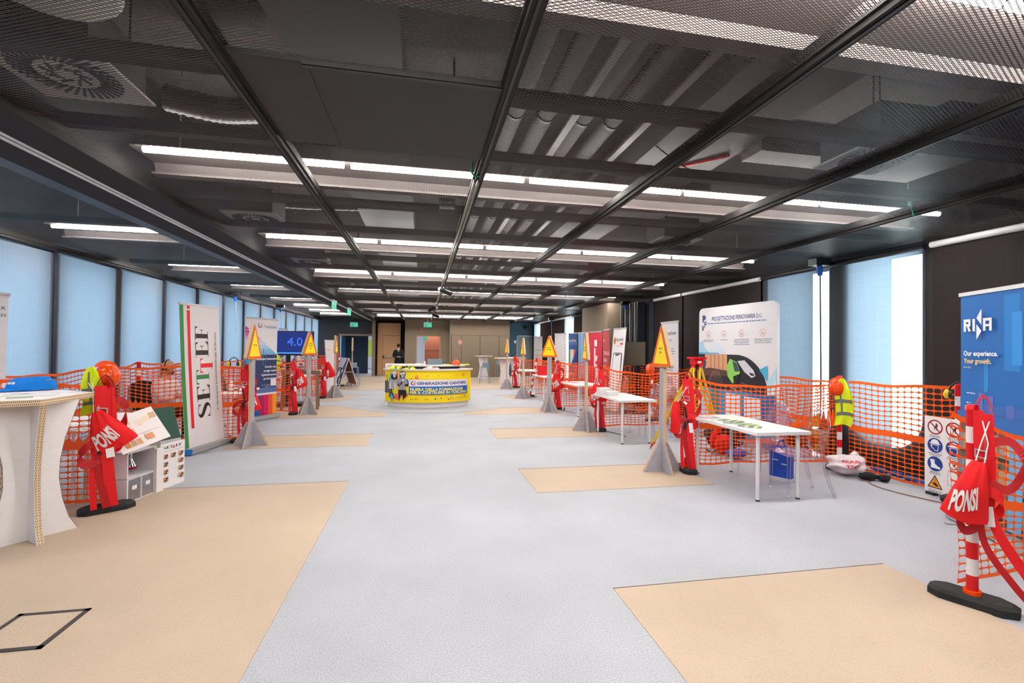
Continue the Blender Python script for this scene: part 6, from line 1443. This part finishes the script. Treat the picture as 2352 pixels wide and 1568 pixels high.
def cabinet():
    p0 = Vector((-2.86, 5.25, 0)); p1 = Vector((-2.80, 5.62, 0)); rz = math.atan2(p1.y-p0.y, p1.x-p0.x); W = (p1-p0).length; D = 0.42
    t = thing('lamp_display_cabinet', 'low white display cabinet with infrared lamps above two clear drawers', 'display cabinet', p0, rz)
    G = mat('cabinet_white', 'DFDCE2', 0.5, noise=0.02); H = 0.50; th = 0.012
    b = mb(G).box(0, 0, 0, th, D, H).box(W-th, 0, 0, W, D, H).box(0, D-th, 0, W, D, H).box(0, 0, H-th, W, D, H).box(0, 0, 0, W, D, th).box(0, 0, 0.235, W, D, 0.245); b.build('carcass', t)
    for i, (a0, a1) in enumerate(((th, W/2-0.004), (W/2+0.004, W-th))):
        d = mb(CLEAR).box(a0, 0.002, 0.015, a1, 0.006, 0.23).build('drawer', t)
        mb(WPL).box((a0+a1)/2-0.03, 0.0, 0.12, (a0+a1)/2+0.03, 0.002, 0.16).build('drawer_label', d); mb(G).box(a0, 0.0, 0.0125, a0+0.006, 0.008, 0.232).box(a1-0.006, 0.0, 0.0125, a1, 0.008, 0.232).box(a0, 0.0, 0.226, a1, 0.008, 0.232).build('drawer_frame', d)
    mb(mat('lime_panel', 'A8C848', 0.6)).box(W, 0.0, 0.12, W+0.02, 0.05, H).build('side_strip', t)
    for i, (x, y) in enumerate(((0.22, 0.14), (0.075, 0.20))):
        l = mb(mat('ruby_lamp', 'A01030', 0.15)).lathe([(0, 0), (0.05, 0.006), (0.062, 0.024), (0.060, 0.034)], 20, (x, y, 0.29)).mat(CHROME).lathe([(0.060, 0.034), (0.045, 0.07), (0.024, 0.10), (0.020, 0.12)], 20, (x, y, 0.29)).build('infrared_lamp', t)
        mb(ALU).lathe([(0.019, 0.12), (0.019, 0.155), (0.012, 0.165), (0.012, 0.198)], 14, (x, y, 0.29)).build('lamp_socket', l)
    return t
cabinet()
def put_quad(name, label, cat, corners, th, m, art=None, part='board'):
    A, B_, D_ = [Vector(c) for c in corners]; U = (B_-A); V = (D_-A); w, h = U.length, V.length; U.normalize(); N = U.cross(V).normalized(); V = N.cross(U)
    t = thing(name, label, cat, A); fr = ((0, 0, 0), U, V, N)
    sh = mb(m).prism([(0, 0), (w, 0), (w, h), (0, h)], th, fr).build(part, t)
    if art: a = Art(lambda u, v, d: tuple(U*u+V*v+N*d), 0.0008); art(a, w, h); a.build(sh)
    return t
def art_samples(a, w, h):
    for y in (0.86, 0.62, 0.36): a.rect(w*0.1, h*y, w*(0.34 if y > 0.5 else 0.80), h*0.008, '9A9A9E')
    for i, c in enumerate(('F2E0C4', 'EAD8C4', 'F4E0BC')): a.rect(w*(0.10+0.12*i), h*0.68, w*0.10, h*0.13, c)
    for i, c in enumerate(('F0E2D0', 'F4E4C8', 'D8B890')): a.rect(w*(0.52+0.16*i), h*0.60+h*0.04*i, w*0.14, h*0.16, c)
    for i, c in enumerate(('E8B878', 'CDB08C', 'F0CE90')): a.rect(w*(0.10+0.12*i), h*0.42, w*0.095, h*0.15, c)
    for i, c in enumerate(('D08C3C', 'C8A078', 'DCA478')): a.rect(w*(0.12+0.12*i), h*0.10, w*0.095, h*0.16, c)
    a.rect(w*0.55, h*0.14, w*0.17, h*0.16, 'E0A070')
put_quad('colour_sample_board', 'white board of plaster colour samples leaning on the low cabinet', 'sample board', ((-2.86, 5.18, 0.505), (-2.60, 5.50, 0.62), (-2.99, 5.36, 0.83)), 0.006, WPL, art_samples)
put_quad('green_folder', 'dark green folder standing behind the sample board', 'folder', ((-2.90, 5.72, 0.515), (-2.74, 6.02, 0.515), (-3.05, 5.72, 0.86)), 0.02, mat('dark_green_card', '1E4A3C', 0.6), lambda a, w, h: a.rect(w*0.1, h*0.06, w*0.5, h*0.15, '4CA860'), 'cover')
t = thing('stand_table', 'white stand table behind the low cabinet covered with leaflets', 'table', (-3.62, 5.92, 0)); mb(WHITE).box(-0.38, -0.65, 0.70, 0.30, 0.65, 0.735).build('table_top', t)
for sx in (-0.32, 0.24):
    for sy in (-0.57, 0.57): mb(WMET).tube([(sx, sy, 0), (sx, sy, 0.70)], 0.02, 10).build('leg', t)
ls = [(-3.28, 5.45, 0.2, ('F0EEF0', 'D8B8A0')), (-3.45, 5.6, -0.3, ('F4F0F0', 'E07840')), (-3.26, 5.75, 0.5, ('ECECEE', 'A8B0B8')), (-3.5, 5.95, 0.1, ('F2EEF0', 'E88060')), (-3.28, 6.1, -0.4, ('F0F0F2', 'C8C8CC')), (-3.5, 6.3, 0.3, ('F2F2F4', '60686C'))]
for i, (x, y, a_, c) in enumerate(ls): brochure(x-0.18, y, 0.7352+0.004*(i % 3), a_, 0.22, 0.30, c, 'large leaflet on the left stand table, %s' % ('nearest the high table', 'with an orange stripe near the front', 'in the middle', 'with a coral stripe', 'second from the far end', 'at the far end')[i], 0.003, 'leaflets spread on the left stand table', 'leaflet')
def art_card(a, w, h):
    settef_word(a, lambda u, v: (w*0.08+u, h*0.88+v), w*0.155, h*0.06, w*0.005, ['2A2024', '2A2024', '3C8A44', 'E01828', '2A2024', '2A2024'])
    a.L += 1; a.rect(w*0.05, h*0.82, w*0.9, h*0.006, '8A8A8E')
    for r in range(4):
        for c in range(3):
            if c == 1 and r > 0: continue
            x, y = w*(0.08+0.32*c), h*(0.66-0.17*r); a.rect(x, y, w*0.20, h*0.10, ('C88860', 'B89078', 'D09878')[(r+c) % 3]); a.poly([(x+w*.04, y), (x+w*.14, y), (x+w*.14, y+h*.05), (x+w*.2, y+h*.05), (x+w*.2, y+h*.08), (x+w*.1, y+h*.08), (x+w*.1, y+h*.03), (x+w*.04, y+h*.03)], '3A3432')
put_quad('info_card', 'white card with small product pictures beside the low cabinet', 'card', ((-2.785, 5.70, 0.0), (-2.70, 6.03, 0.0), (-2.79, 5.70, 0.49)), 0.008, WPL, art_card)
put_quad('narrow_card', 'narrow blank white card between the cabinet and the picture card', 'card', ((-2.775, 5.60, 0.0), (-2.75, 5.685, 0.0), (-2.775, 5.60, 0.47)), 0.03, WPL)
t = thing('shopping_bag', 'grey paper carrier bag with small lettering before the big white banner', 'bag', (-3.25, 6.75, 0), R_(75)); GP = mat('grey_paper', 'C9C4C6', 0.7, noise=0.06, scale=9, bump=0.4)
mb(GP).box(-0.16, -0.07, 0, 0.17, 0.07, 0.46).build('bag_body', t); mb(GP).tube(smooth_path([(-0.07, -0.06, 0.45), (0, -0.06, 0.55), (0.07, -0.06, 0.45)], 5), 0.006, 6).build('handle', t)
a = Art(flat(-0.07), 0.001); settef_word(a, lambda u, v: (-0.13+u, 0.22+v), 0.045, 0.045, 0.003, ['2A2024', '2A2024', '3C8A44', 'E01828', '2A2024', '2A2024']); a.build(t)

def art_settef(a, w, H):
    vrect(a, 0.012, 0.09, 0.075, H-0.095, '3C8A44', 16)
    vrect(a, 0.16, 0.36, 0.06, H-0.44, 'EE1428', 16); a.rect(0.16, H-0.055, 0.06, 0.04, 'EE1428')
    # word runs upward: glyph u -> +v, glyph v -> -x
    hh = 0.285; x0 = 0.60
    K = ['2A2024', '2A2024', '3C8A44', 'EE1428', '30261C', '2A2024']
    settef_word(a, lambda u, v: (x0-v, 0.47+u), 0.265, hh, 0.02, K)
    a.text('Il riferimento professionale per la facciata', 0.785, 0.56, 0.062, '3A3438', rot=PI/2, width=1.22)
rollup(-3.30, 7.38, -3.12, 8.26, 2.17, 'tall white roll-up banner with green and red stripes', art_settef, 'ECE6E8', lean=0.14, end_cap=mat('blue_end_cap', '1E7CC8', 0.4))
def art_team(a, w, H):
    n = 10
    vrect(a, 0.012, 0.66, w-0.024, 0.72, '2E3A66', 8); vrect(a, 0.012, 0.55, w-0.024, 0.12, '5470A8', 2)
    L = a.L+1
    cs = ['7AB4DC', '8CBCE0', 'A8CCE8', 'C4D4EC', 'D4C8E0', 'CFA0CC', 'C070B4', 'C0489C', 'B83C94']
    for i in range(9):
        y = 1.38+i*0.066; xr = w*(0.98-0.10*i) if i < 8 else w*0.14; xr2 = w*(0.98-0.10*(i+1)) if i < 7 else 0.02
        a.poly([(0.012, y), (max(0.03, xr), y), (max(0.02, xr2), y+0.066), (0.012, y+0.066)], cs[i], layer=L)
    a.rect(0.50, 1.16, 0.02, 0.35, '3C7CA8').rect(0.56, 1.16, 0.012, 0.30, '3C7CA8').rect(0.0+0.02, 0.8, 0.14, 0.55, '2C8CC8').disc(0.10, 1.52, 0.07, '1C88C4').rect(0.06, 1.38, 0.08, 0.12, 'B07878')
    a.rect(0.012, 0.52, w-0.024, 0.04, 'F0EAF0')
    xs = [0.012, 0.13, 0.26, 0.42, 0.54, 0.66, 0.78, w-0.012]; cc = ['2080C4', '2080C4', '1458A0', 'B01058', 'D81060', 'F05838', 'F8A820']
    for i in range(7): a.rect(xs[i], 0.09, xs[i+1]-xs[i]+0.001, 0.43, cc[i])
    a.ring(0.39, 2.0, 0.05, 0.022, '2078C0', 16, PI, 1.5*PI); a.ring(0.39, 2.0, 0.05, 0.022, 'E04838', 16, 1.5*PI, 2*PI); a.rect(0.34, 2.0, 0.022, 0.05, '1890C8').rect(0.418, 2.0, 0.022, 0.05, 'F0A030')
    a.text('TeamSystem', w-0.04, 1.955, 0.085, '4C74A8', 'R', width=0.36)
    a.text('TeamSystem Construction', w-0.03, 1.27, 0.062, 'F4F6FA', 'R', bold=0.03, width=0.60)
    for i, s in enumerate(('Controlla i costi,', 'proteggi i margini.', 'Il gestionale pensato', 'per chi costruisce')): a.text(s, w-0.03, 1.10-0.085*i, 0.062, 'F4F6FA', 'R', bold=0.03, width=(0.33, 0.36, 0.42, 0.36)[i])
    a.rect(w-0.19, 0.70-0.0, 0.16, 0.15, 'EDE8EE'); a.text('Per approfondire', w-0.21, 0.72, 0.032, 'DCE0EA', 'R'); a.text('visita il sito', w-0.21, 0.68, 0.032, 'DCE0EA', 'R')
rollup(-3.56, 10.30, -3.17, 11.12, 2.14, 'navy and white roll-up banner with coloured stripes at its foot, left side', art_team, 'E8E4E8')
def art_edge(a, w, H): a.text('MASTER', w-0.04, 1.96, 0.055, '4A4058', 'R', width=0.3); a.text('BUILD TECH', w-0.04, 1.88, 0.055, '4A4058', 'R', width=0.4)
rollup(-4.82, 5.52, -4.70, 6.36, 2.13, 'white roll-up banner cut by the left edge of the photo', art_edge, 'ECEAF0')
# screen
t = thing('television', 'large blue screen reading 4.0 on a black stand', 'television', (-3.45, 13.0, 0), R_(6))
mb(BLKP).box(-0.62, -0.02, 1.32, 0.62, 0.04, 2.02-0.06).build('bezel', t)
s = mb(mat('screen_blue', '10286C', 0.3, noise=0.0, emit=0.8)).box(-0.60, -0.024, 1.37, 0.60, -0.02, 1.94).build('screen', t)
a = Art(flat(-0.024), 0.001); a.mb.mat(mat('screen_text', '4070FF', 0.3, noise=0, emit=2.0)); a.L = 1
def glow(txt, x, y, size, m):
    vs, fs, w = text_geo(txt, 0.0); a.mb.mat(m).add([a._p(x+p[0]*size, y+p[1]*size) for p in vs], fs, False)
glow('4.0', -0.02, 1.58, 0.30, MATS['screen_text']); a.L = 2
vs, fs, w = text_geo('4.0', -0.02); a.mb.mat(MATS['screen_blue']).add([a._p(-0.02+0.006+p[0]*0.293, 1.583+p[1]*0.293) for p in vs], fs, False)
a.mb.mat(mat('screen_bar', '3C8CF0', 0.3, noise=0, emit=1.0)); a.L = 3; a.mb.add([a._p(-0.6, 1.37), a._p(0.6, 1.37), a._p(0.6, 1.40), a._p(-0.6, 1.40)], [(0, 1, 2, 3)], False); a.build(s, 'screen_image')
mb(BLKP).box(-0.05, 0.04, 0.1, 0.05, 0.10, 1.5).box(-0.3, 0.04, 1.0, 0.3, 0.2, 1.03).build('pole', t); mb(BLKP).box(-0.4, -0.2, 0, 0.4, 0.35, 0.08).build('base', t)
# trestle
t = thing('wooden_trestle', 'brown wooden trestle table behind the second left warning sign', 'trestle', (-2.98, 12.4, 0), R_(10)); WD = mat('weathered_wood', '7A6250', 0.8, noise=0.2, scale=4, aniso=(1, 1, 20))
mb(WD).box(-0.45, -0.05, 0.86, 0.45, 0.05, 0.96).build('beam', t)
for sx in (-0.38, 0.38):
    for sy in (-1, 1): mb(WD).beam((sx, sy*0.03, 0.88), (sx*1.05, sy*0.34, 0.02), 0.07, 0.03).build('leg', t)
    mb(WD).beam((sx, -0.22, 0.35), (sx, 0.22, 0.35), 0.06, 0.025).build('rail', t)
# white stand tables on the left
for i, (x, y, lab) in enumerate(((-3.52, 9.42, 'white table behind the large white banner with green and red stripes'), (-3.5, 14.05, 'white table behind the net beyond the blue screen'), (-3.5, 16.6, 'white table left of the photo covered board'))): table(x, y, 0, lab)
t = thing('white_bottle', 'white plastic bottle on the table beside the seated man', 'bottle', (-3.35, 9.1, 0.7402)); mb(WPL).lathe([(0, 0), (0.04, 0), (0.04, 0.14), (0.02, 0.19), (0.0, 0.19)], 14).build('body', t); mb(WPL).lathe([(0, 0.19), (0.018, 0.19), (0.014, 0.225), (0, 0.225)], 12).build('cap', t)
t = thing('laptop', 'open black laptop on the table beside the seated man', 'laptop', (-3.52, 9.45, 0.7402), R_(85)); mb(BLKP).box(-0.17, -0.12, 0, 0.17, 0.12, 0.018).build('keyboard', t); mb(BLKP).prism([(-0.17, 0), (0.17, 0), (0.17, 0.24), (-0.17, 0.24)], 0.008, ((0, 0.12, 0.018), (1, 0, 0), (0, 0.25, 0.97), (0, -0.97, 0.25))).build('lid', t)
# boards and banners farther down on the left
def aframe(x, y, rz, label, spread, w, H, art, open_=True):
    t = thing('a_frame_board', label, 'A-frame sign', (x, y, 0), rz)
    for s in (-1, 1):
        d = Vector((s*spread, 0, -H)).normalized(); N = Vector((s*H, 0, spread)).normalized(); O = Vector((0, -w/2 if s > 0 else w/2, H)); U = Vector((0, 1 if s > 0 else -1, 0)); V = -d
        L = math.hypot(spread, H)
        p = mb(mat('brown_back', '8A5A48', 0.7)).prism([(0.03, -L*0.85), (w-0.03, -L*0.85), (w-0.03, -0.03), (0.03, -0.03)], 0.008, (O, U, V, N)).build('panel', t)
        f = mb(ALU)
        for u in (0.0, w): f.beam(O+U*u, O+U*u-V*L, 0.03, 0.02, (0, 1, 0))
        f.beam(O-V*0.02, O+U*w-V*0.02, 0.02, 0.03); f.beam(O-V*L*0.86, O+U*w-V*L*0.86, 0.02, 0.03); f.build('frame', t)
        a = Art(lambda u, v, d_: tuple(O+U*u+V*(v-L*0.85)+N*(0.001+d_)), 0.001); art(a, w, L*0.85); a.build(p)
    mb(ALU).beam((-spread*0.45, -w/2, H*0.55), (spread*0.45, -w/2, H*0.55), 0.02, 0.02).build('brace', t)
def art_photos(a, w, h):
    cols = ['C8B8C0', '54344A', 'E0C0B0', '6A4450', 'D4B4B4', 'D8B0A0', '4A2E3C']
    a.rect(0.03, 0, w-0.06, h, 'DCD0D4')
    for i in range(6): a.rect(0.05, h*0.02+h*0.14*i, w*0.45, h*0.12, cols[i % 7]); a.rect(0.05+w*0.47, h*0.05+h*0.13*i, w*0.40, h*0.10, cols[(i+3) % 7]); a.disc(w*0.3, h*(0.09+0.14*i), 0.045, cols[(i+2) % 7], 12)
def art_bw(a, w, h):
    a.rect(0.03, 0, w-0.06, h, '34405C'); a.poly([(0.03, h*0.62), (w*0.62, h*0.62), (w*0.8, h), (0.03, h)], 'C8C8D4'); a.L = 4; lattice_lines(a, 0.09, h*0.9, w*0.4, 6, 0.03, '9898A8')
    a.disc(w*0.3, h*0.48, 0.12, 'A87868'); a.disc(w*0.35, h*0.36, 0.13, 'E4E0EC'); a.disc(w*0.7, h*0.5, 0.08, 'B8BCD0'); a.rect(w*0.2, h*0.02, w*0.6, h*0.2, 'D4D0DC'); a.poly([(w*0.35, 0.02), (w*0.7, 0.02), (w*0.6, h*0.25), (w*0.45, h*0.25)], '2A2C40')
aframe(-2.85, 18.25, R_(28), 'open A-frame board with dark picture showing its brown back', 0.36, 0.80, 1.14, art_bw)
rollup(-3.02, 15.9, -2.82, 16.6, 1.75, 'board covered with pink and dark photographs behind the third left warning sign', lambda a, w, H: art_photos(a, w, H), 'DCD0D4', lean=0.12)
def art_side(a, w, H):
    a.text('WB', w*0.3, H-0.3, 0.14, '34509C', bold=0.04); r = random.Random(5)
    for i in range(12): a.rect(w*(0.1+0.4*r.random()), 0.3+0.11*i, w*0.4, 0.08, r.choice(['8C6C64', '5A6A84', 'A8A0A8', '3C4458', 'B88878']), layer=4)
    vrect(a, w*0.8, 0.1, w*0.15, H-0.2, '2C8CC4', 6)
rollup(-4.42, 15.6, -4.38, 16.4, 2.1, 'white banner with blue monogram and picture strip near the left windows, nearer one', art_side, 'DDE0E8')
rollup(-4.42, 17.9, -4.36, 18.9, 2.1, 'white banner with picture strip near the left windows, farther one', art_side, 'DDE0E8')
stool(-2.75, 19.8, 0.3, 'pale blue clear stool behind the open A-frame board')
safety_board(-4.78, 8.72, R_(88), 'white safety sign board by the window wall behind the net', 0.66, 0.88)

# ================================================================== PEOPLE
def seated_man():
    t = thing('person', 'bald man with headset and glasses in a white shirt, seated behind the net', 'person', (-4.22, 8.72, -0.04), R_(82))
    # local: faces -y
    k = Skel()
    k.add('pelvis', (0, 0.02, 0.53), (0.11, 0.08)).chain('pelvis', [('waist', (0, 0.02, 0.70), (0.10, 0.08)), ('chest', (0, 0.0, 0.90), (0.12, 0.08)), ('neck0', (0, -0.01, 1.04), (0.09, 0.075)), ('neck', (0, -0.02, 1.12), 0.056), ('skull', (0, -0.03, 1.18), 0.05)])
    for s, n in ((-1, 'l'), (1, 'r')):
        k.chain('chest', [(n+'sh', (s*0.19, 0.0, 0.98), 0.065), (n+'el', (s*0.25, -0.10, 0.73), 0.045), (n+'wr', (s*0.14, -0.32, 0.77), 0.028)])
        k.chain('pelvis', [(n+'hip', (s*0.10, -0.06, 0.50), 0.095), (n+'kn', (s*0.13, -0.44, 0.50), 0.062), (n+'an', (s*0.13, -0.42, 0.09), 0.04), (n+'toe', (s*0.13, -0.56, 0.04), 0.035)])
    b = mb(SKIN); k.put(b, 'pelvis')
    for s in (-1, 1): hand(b, (s*0.14, -0.33, 0.77), (-s*0.25, -1, 0), (0, 0, -1), 1.0, 0.35, s)
    head(t, (0, -0.045, 1.24), 0.0, 0.08, body=b); b.build('body', t)
    c = Skel(); c.add('p', (0, 0.02, 0.56), (0.17, 0.135)).chain('p', [('w', (0, 0.02, 0.70), (0.178, 0.145)), ('c', (0, 0.0, 0.90), (0.195, 0.145)), ('n', (0, -0.005, 1.05), (0.085, 0.075))])
    for s, n in ((-1, 'l'), (1, 'r')): c.chain('c', [(n+'s', (s*0.19, 0.0, 0.98), 0.082), (n+'e', (s*0.25, -0.10, 0.73), 0.062), (n+'w', (s*0.16, -0.28, 0.765), 0.042)])
    b = mb(mat('white_shirt', 'E8E2E8', 0.8, noise=0.05, scale=9, bump=0.5)); c.put(b, 'p'); b.build('shirt', t)
    c = Skel(); c.add('p', (0, 0.02, 0.53), (0.165, 0.13))
    for s, n in ((-1, 'l'), (1, 'r')): c.chain('p', [(n+'h', (s*0.10, -0.06, 0.50), 0.108), (n+'k', (s*0.13, -0.44, 0.50), 0.075), (n+'a', (s*0.13, -0.42, 0.12), 0.055)])
    b = mb(mat('black_trousers', '1A1A20', 0.8)); c.put(b, 'p'); b.build('trousers', t)
    b = mb(BLKP)
    for s in (-1, 1): b.ball((s*0.13, -0.50, 0.04), (0.05, 0.13, 0.045))
    b.build('shoes', t)
    H = Matrix.Translation(Vector((0, -0.045, 1.24)))
    b = mb(BLKP); b.T = H; b.tube([(0.088*math.cos(a), 0.01, 0.128*math.sin(a)) for a in [PI*i/12 for i in range(13)]], 0.008, 6)
    for s in (-1, 1): b.tube([(s*0.072, 0.01, -0.01), (s*0.098, 0.01, -0.01)], 0.034, 12)
    b.tube(smooth_path([(-0.09, 0.0, -0.02), (-0.085, -0.08, -0.06), (-0.03, -0.12, -0.07)], 4), 0.005, 6); b.build('headset', t)
    g = mb(BLKP); g.T = H
    for s in (-1, 1): g.tube([(s*0.032+0.024*math.cos(a), -0.102, 0.008+0.017*math.sin(a)) for a in [2*PI*i/14 for i in range(15)]], 0.0025, 5, False).tube([(s*0.055, -0.10, 0.012), (s*0.078, 0.0, 0.01)], 0.0025, 5)
    g.tube([(-0.01, -0.104, 0.01), (0.01, -0.104, 0.01)], 0.0025, 5); g.build('glasses', t)
    bd = mb(mat('grey_beard', '6A5C56', 0.95, bump=0.5)); bd.T = H; bd.ball((0, -0.058, -0.088), (0.048, 0.038, 0.032), 14, 8); bd.build('beard', t)
seated_man()
t = thing('office_chair', 'black high-backed chair under the man with the headset', 'chair', (-4.28, 8.72, 0), R_(75))
mb(mat('black_mesh_fabric', '141418', 0.9)).box(-0.24, -0.24, 0.36, 0.24, 0.22, 0.405).build('seat', t)
mb(mat('black_mesh_fabric', '141418')).prism([(-0.20, 0), (0.20, 0), (0.25, 0.25), (0.20, 0.50), (0.0, 0.56), (-0.20, 0.50), (-0.25, 0.25)], 0.04, ((0, 0.23, 0.44), (1, 0, 0), (0, 0.2, 0.98), (0, -0.98, 0.2))).build('backrest', t)
mb(BLKP).tube([(0, 0, 0.08), (0, 0, 0.37)], 0.03, 10).build('column', t)
for i in range(5): a_ = 2*PI*i/5+0.3; mb(BLKP).beam((0, 0, 0.10), (0.30*math.cos(a_), 0.30*math.sin(a_), 0.05), 0.04, 0.03).ball((0.30*math.cos(a_), 0.30*math.sin(a_), 0.03), 0.03, 8, 6).build('leg', t)

def standing_man():
    t = thing('person', 'dark-haired man in a dark suit and tie looking at a phone by the oak door', 'person', (-1.13, 22.6, 0.005), R_(4))
    k = Skel(); k.add('pelvis', (0, 0, 0.93), (0.09, 0.07)).chain('pelvis', [('waist', (0, 0, 1.08), (0.085, 0.065)), ('chest', (0, 0.0, 1.28), (0.11, 0.08)), ('neck0', (0, 0.0, 1.42), (0.07, 0.06)), ('neck', (0, -0.01, 1.48), 0.05), ('sk', (0, -0.03, 1.53), 0.045)])
    for s, n in ((-1, 'l'), (1, 'r')):
        k.chain('chest', [(n+'s', (s*0.16, 0, 1.35), 0.042), (n+'e', (s*0.24, -0.02, 1.10), 0.034), (n+'w', (s*0.06, -0.24, 1.07), 0.026)])
        k.chain('pelvis', [(n+'h', (s*0.09, 0, 0.84), 0.06), (n+'k', (s*0.10, -0.01, 0.49), 0.045), (n+'a', (s*0.11, 0.02, 0.09), 0.038), (n+'t', (s*0.12, -0.12, 0.04), 0.03)])
    b = mb(SKIN); k.put(b, 'pelvis')
    for s in (-1, 1): hand(b, (s*0.06, -0.25, 1.07), (-s*0.7, -0.7, 0.1), (0, 0, 1), 1.0, 0.7, s)
    head(t, (0, -0.06, 1.585), 0.0, 0.55, body=b); b.build('body', t)
    SU = mat('navy_suit', '15161F', 0.8, noise=0.05)
    c = Skel(); c.add('p', (0, 0, 0.74), (0.175, 0.14)).chain('p', [('h', (0, 0, 0.86), (0.182, 0.145)), ('w', (0, 0, 1.04), (0.172, 0.135)), ('c', (0, 0, 1.28), (0.165, 0.13)), ('n', (0, 0.01, 1.42), (0.085, 0.07))])
    for s, n in ((-1, 'l'), (1, 'r')): c.chain('c', [(n+'s', (s*0.165, 0, 1.36), 0.068), (n+'e', (s*0.24, -0.02, 1.10), 0.058), (n+'w', (s*0.085, -0.215, 1.075), 0.04)])
    b = mb(SU); c.put(b, 'p'); b.build('jacket', t)
    c = Skel(); c.add('p', (0, 0, 0.93), (0.155, 0.125))
    for s, n in ((-1, 'l'), (1, 'r')): c.chain('p', [(n+'h', (s*0.09, 0, 0.84), 0.10), (n+'k', (s*0.10, -0.01, 0.49), 0.072), (n+'a', (s*0.11, 0.01, 0.10), 0.058)])
    b = mb(SU); c.put(b, 'p'); b.build('trousers', t)
    for s in (-1, 1): mb(BLKP).ball((s*0.115, -0.05, 0.035), (0.045, 0.13, 0.035)).build('shoe', t)
    mb(WPL).prism([(-0.045, 1.46), (0.045, 1.46), (0.0, 1.22)], 0.006, ((0, -0.132, 0), (1, 0, 0), (0, 0, 1), (0, -1, 0))).build('shirt_front', t)
    mb(BLKP).prism([(-0.012, 1.44), (0.012, 1.44), (0.016, 1.24), (0, 1.21), (-0.016, 1.24)], 0.004, ((0, -0.139, 0), (1, 0, 0), (0, 0, 1), (0, -1, 0))).build('tie', t)
    hb = mb(mat('dark_hair', '1E1712', 0.8, noise=0.1)); hb.T = Matrix.Translation(Vector((0, -0.06, 1.585))) @ Matrix.Rotation(0.55, 4, 'X')
    def hf(u, v):
        a = 2*PI*u; p = PI*(0.60-0.20*max(0.0, -math.sin(a)))*v; return (0.081*math.sin(p)*math.cos(a), 0.103*math.sin(p)*math.sin(a)+0.006, 0.124*math.cos(p)+0.002)
    hb.grid(hf, 24, 12); hb.build('hair', t)
standing_man()
t = thing('mobile_phone', 'dark phone held by the man in the suit', 'phone', (-1.112, 22.335, 1.11), R_(4)); mb(BLKP).prism([(-0.035, -0.07), (0.035, -0.07), (0.035, 0.07), (-0.035, 0.07)], 0.009, ((0, 0, 0), (1, 0, 0), (0, 0.8, 0.6), (0, -0.6, 0.8))).build('body', t); mb(mat('phone_glass', '30343C', 0.1, noise=0)).prism([(-0.032, -0.066), (0.032, -0.066), (0.032, 0.066), (-0.032, 0.066)], 0.001, ((0, -0.0007, 0.0009), (1, 0, 0), (0, 0.8, 0.6), (0, -0.6, 0.8))).build('screen', t)
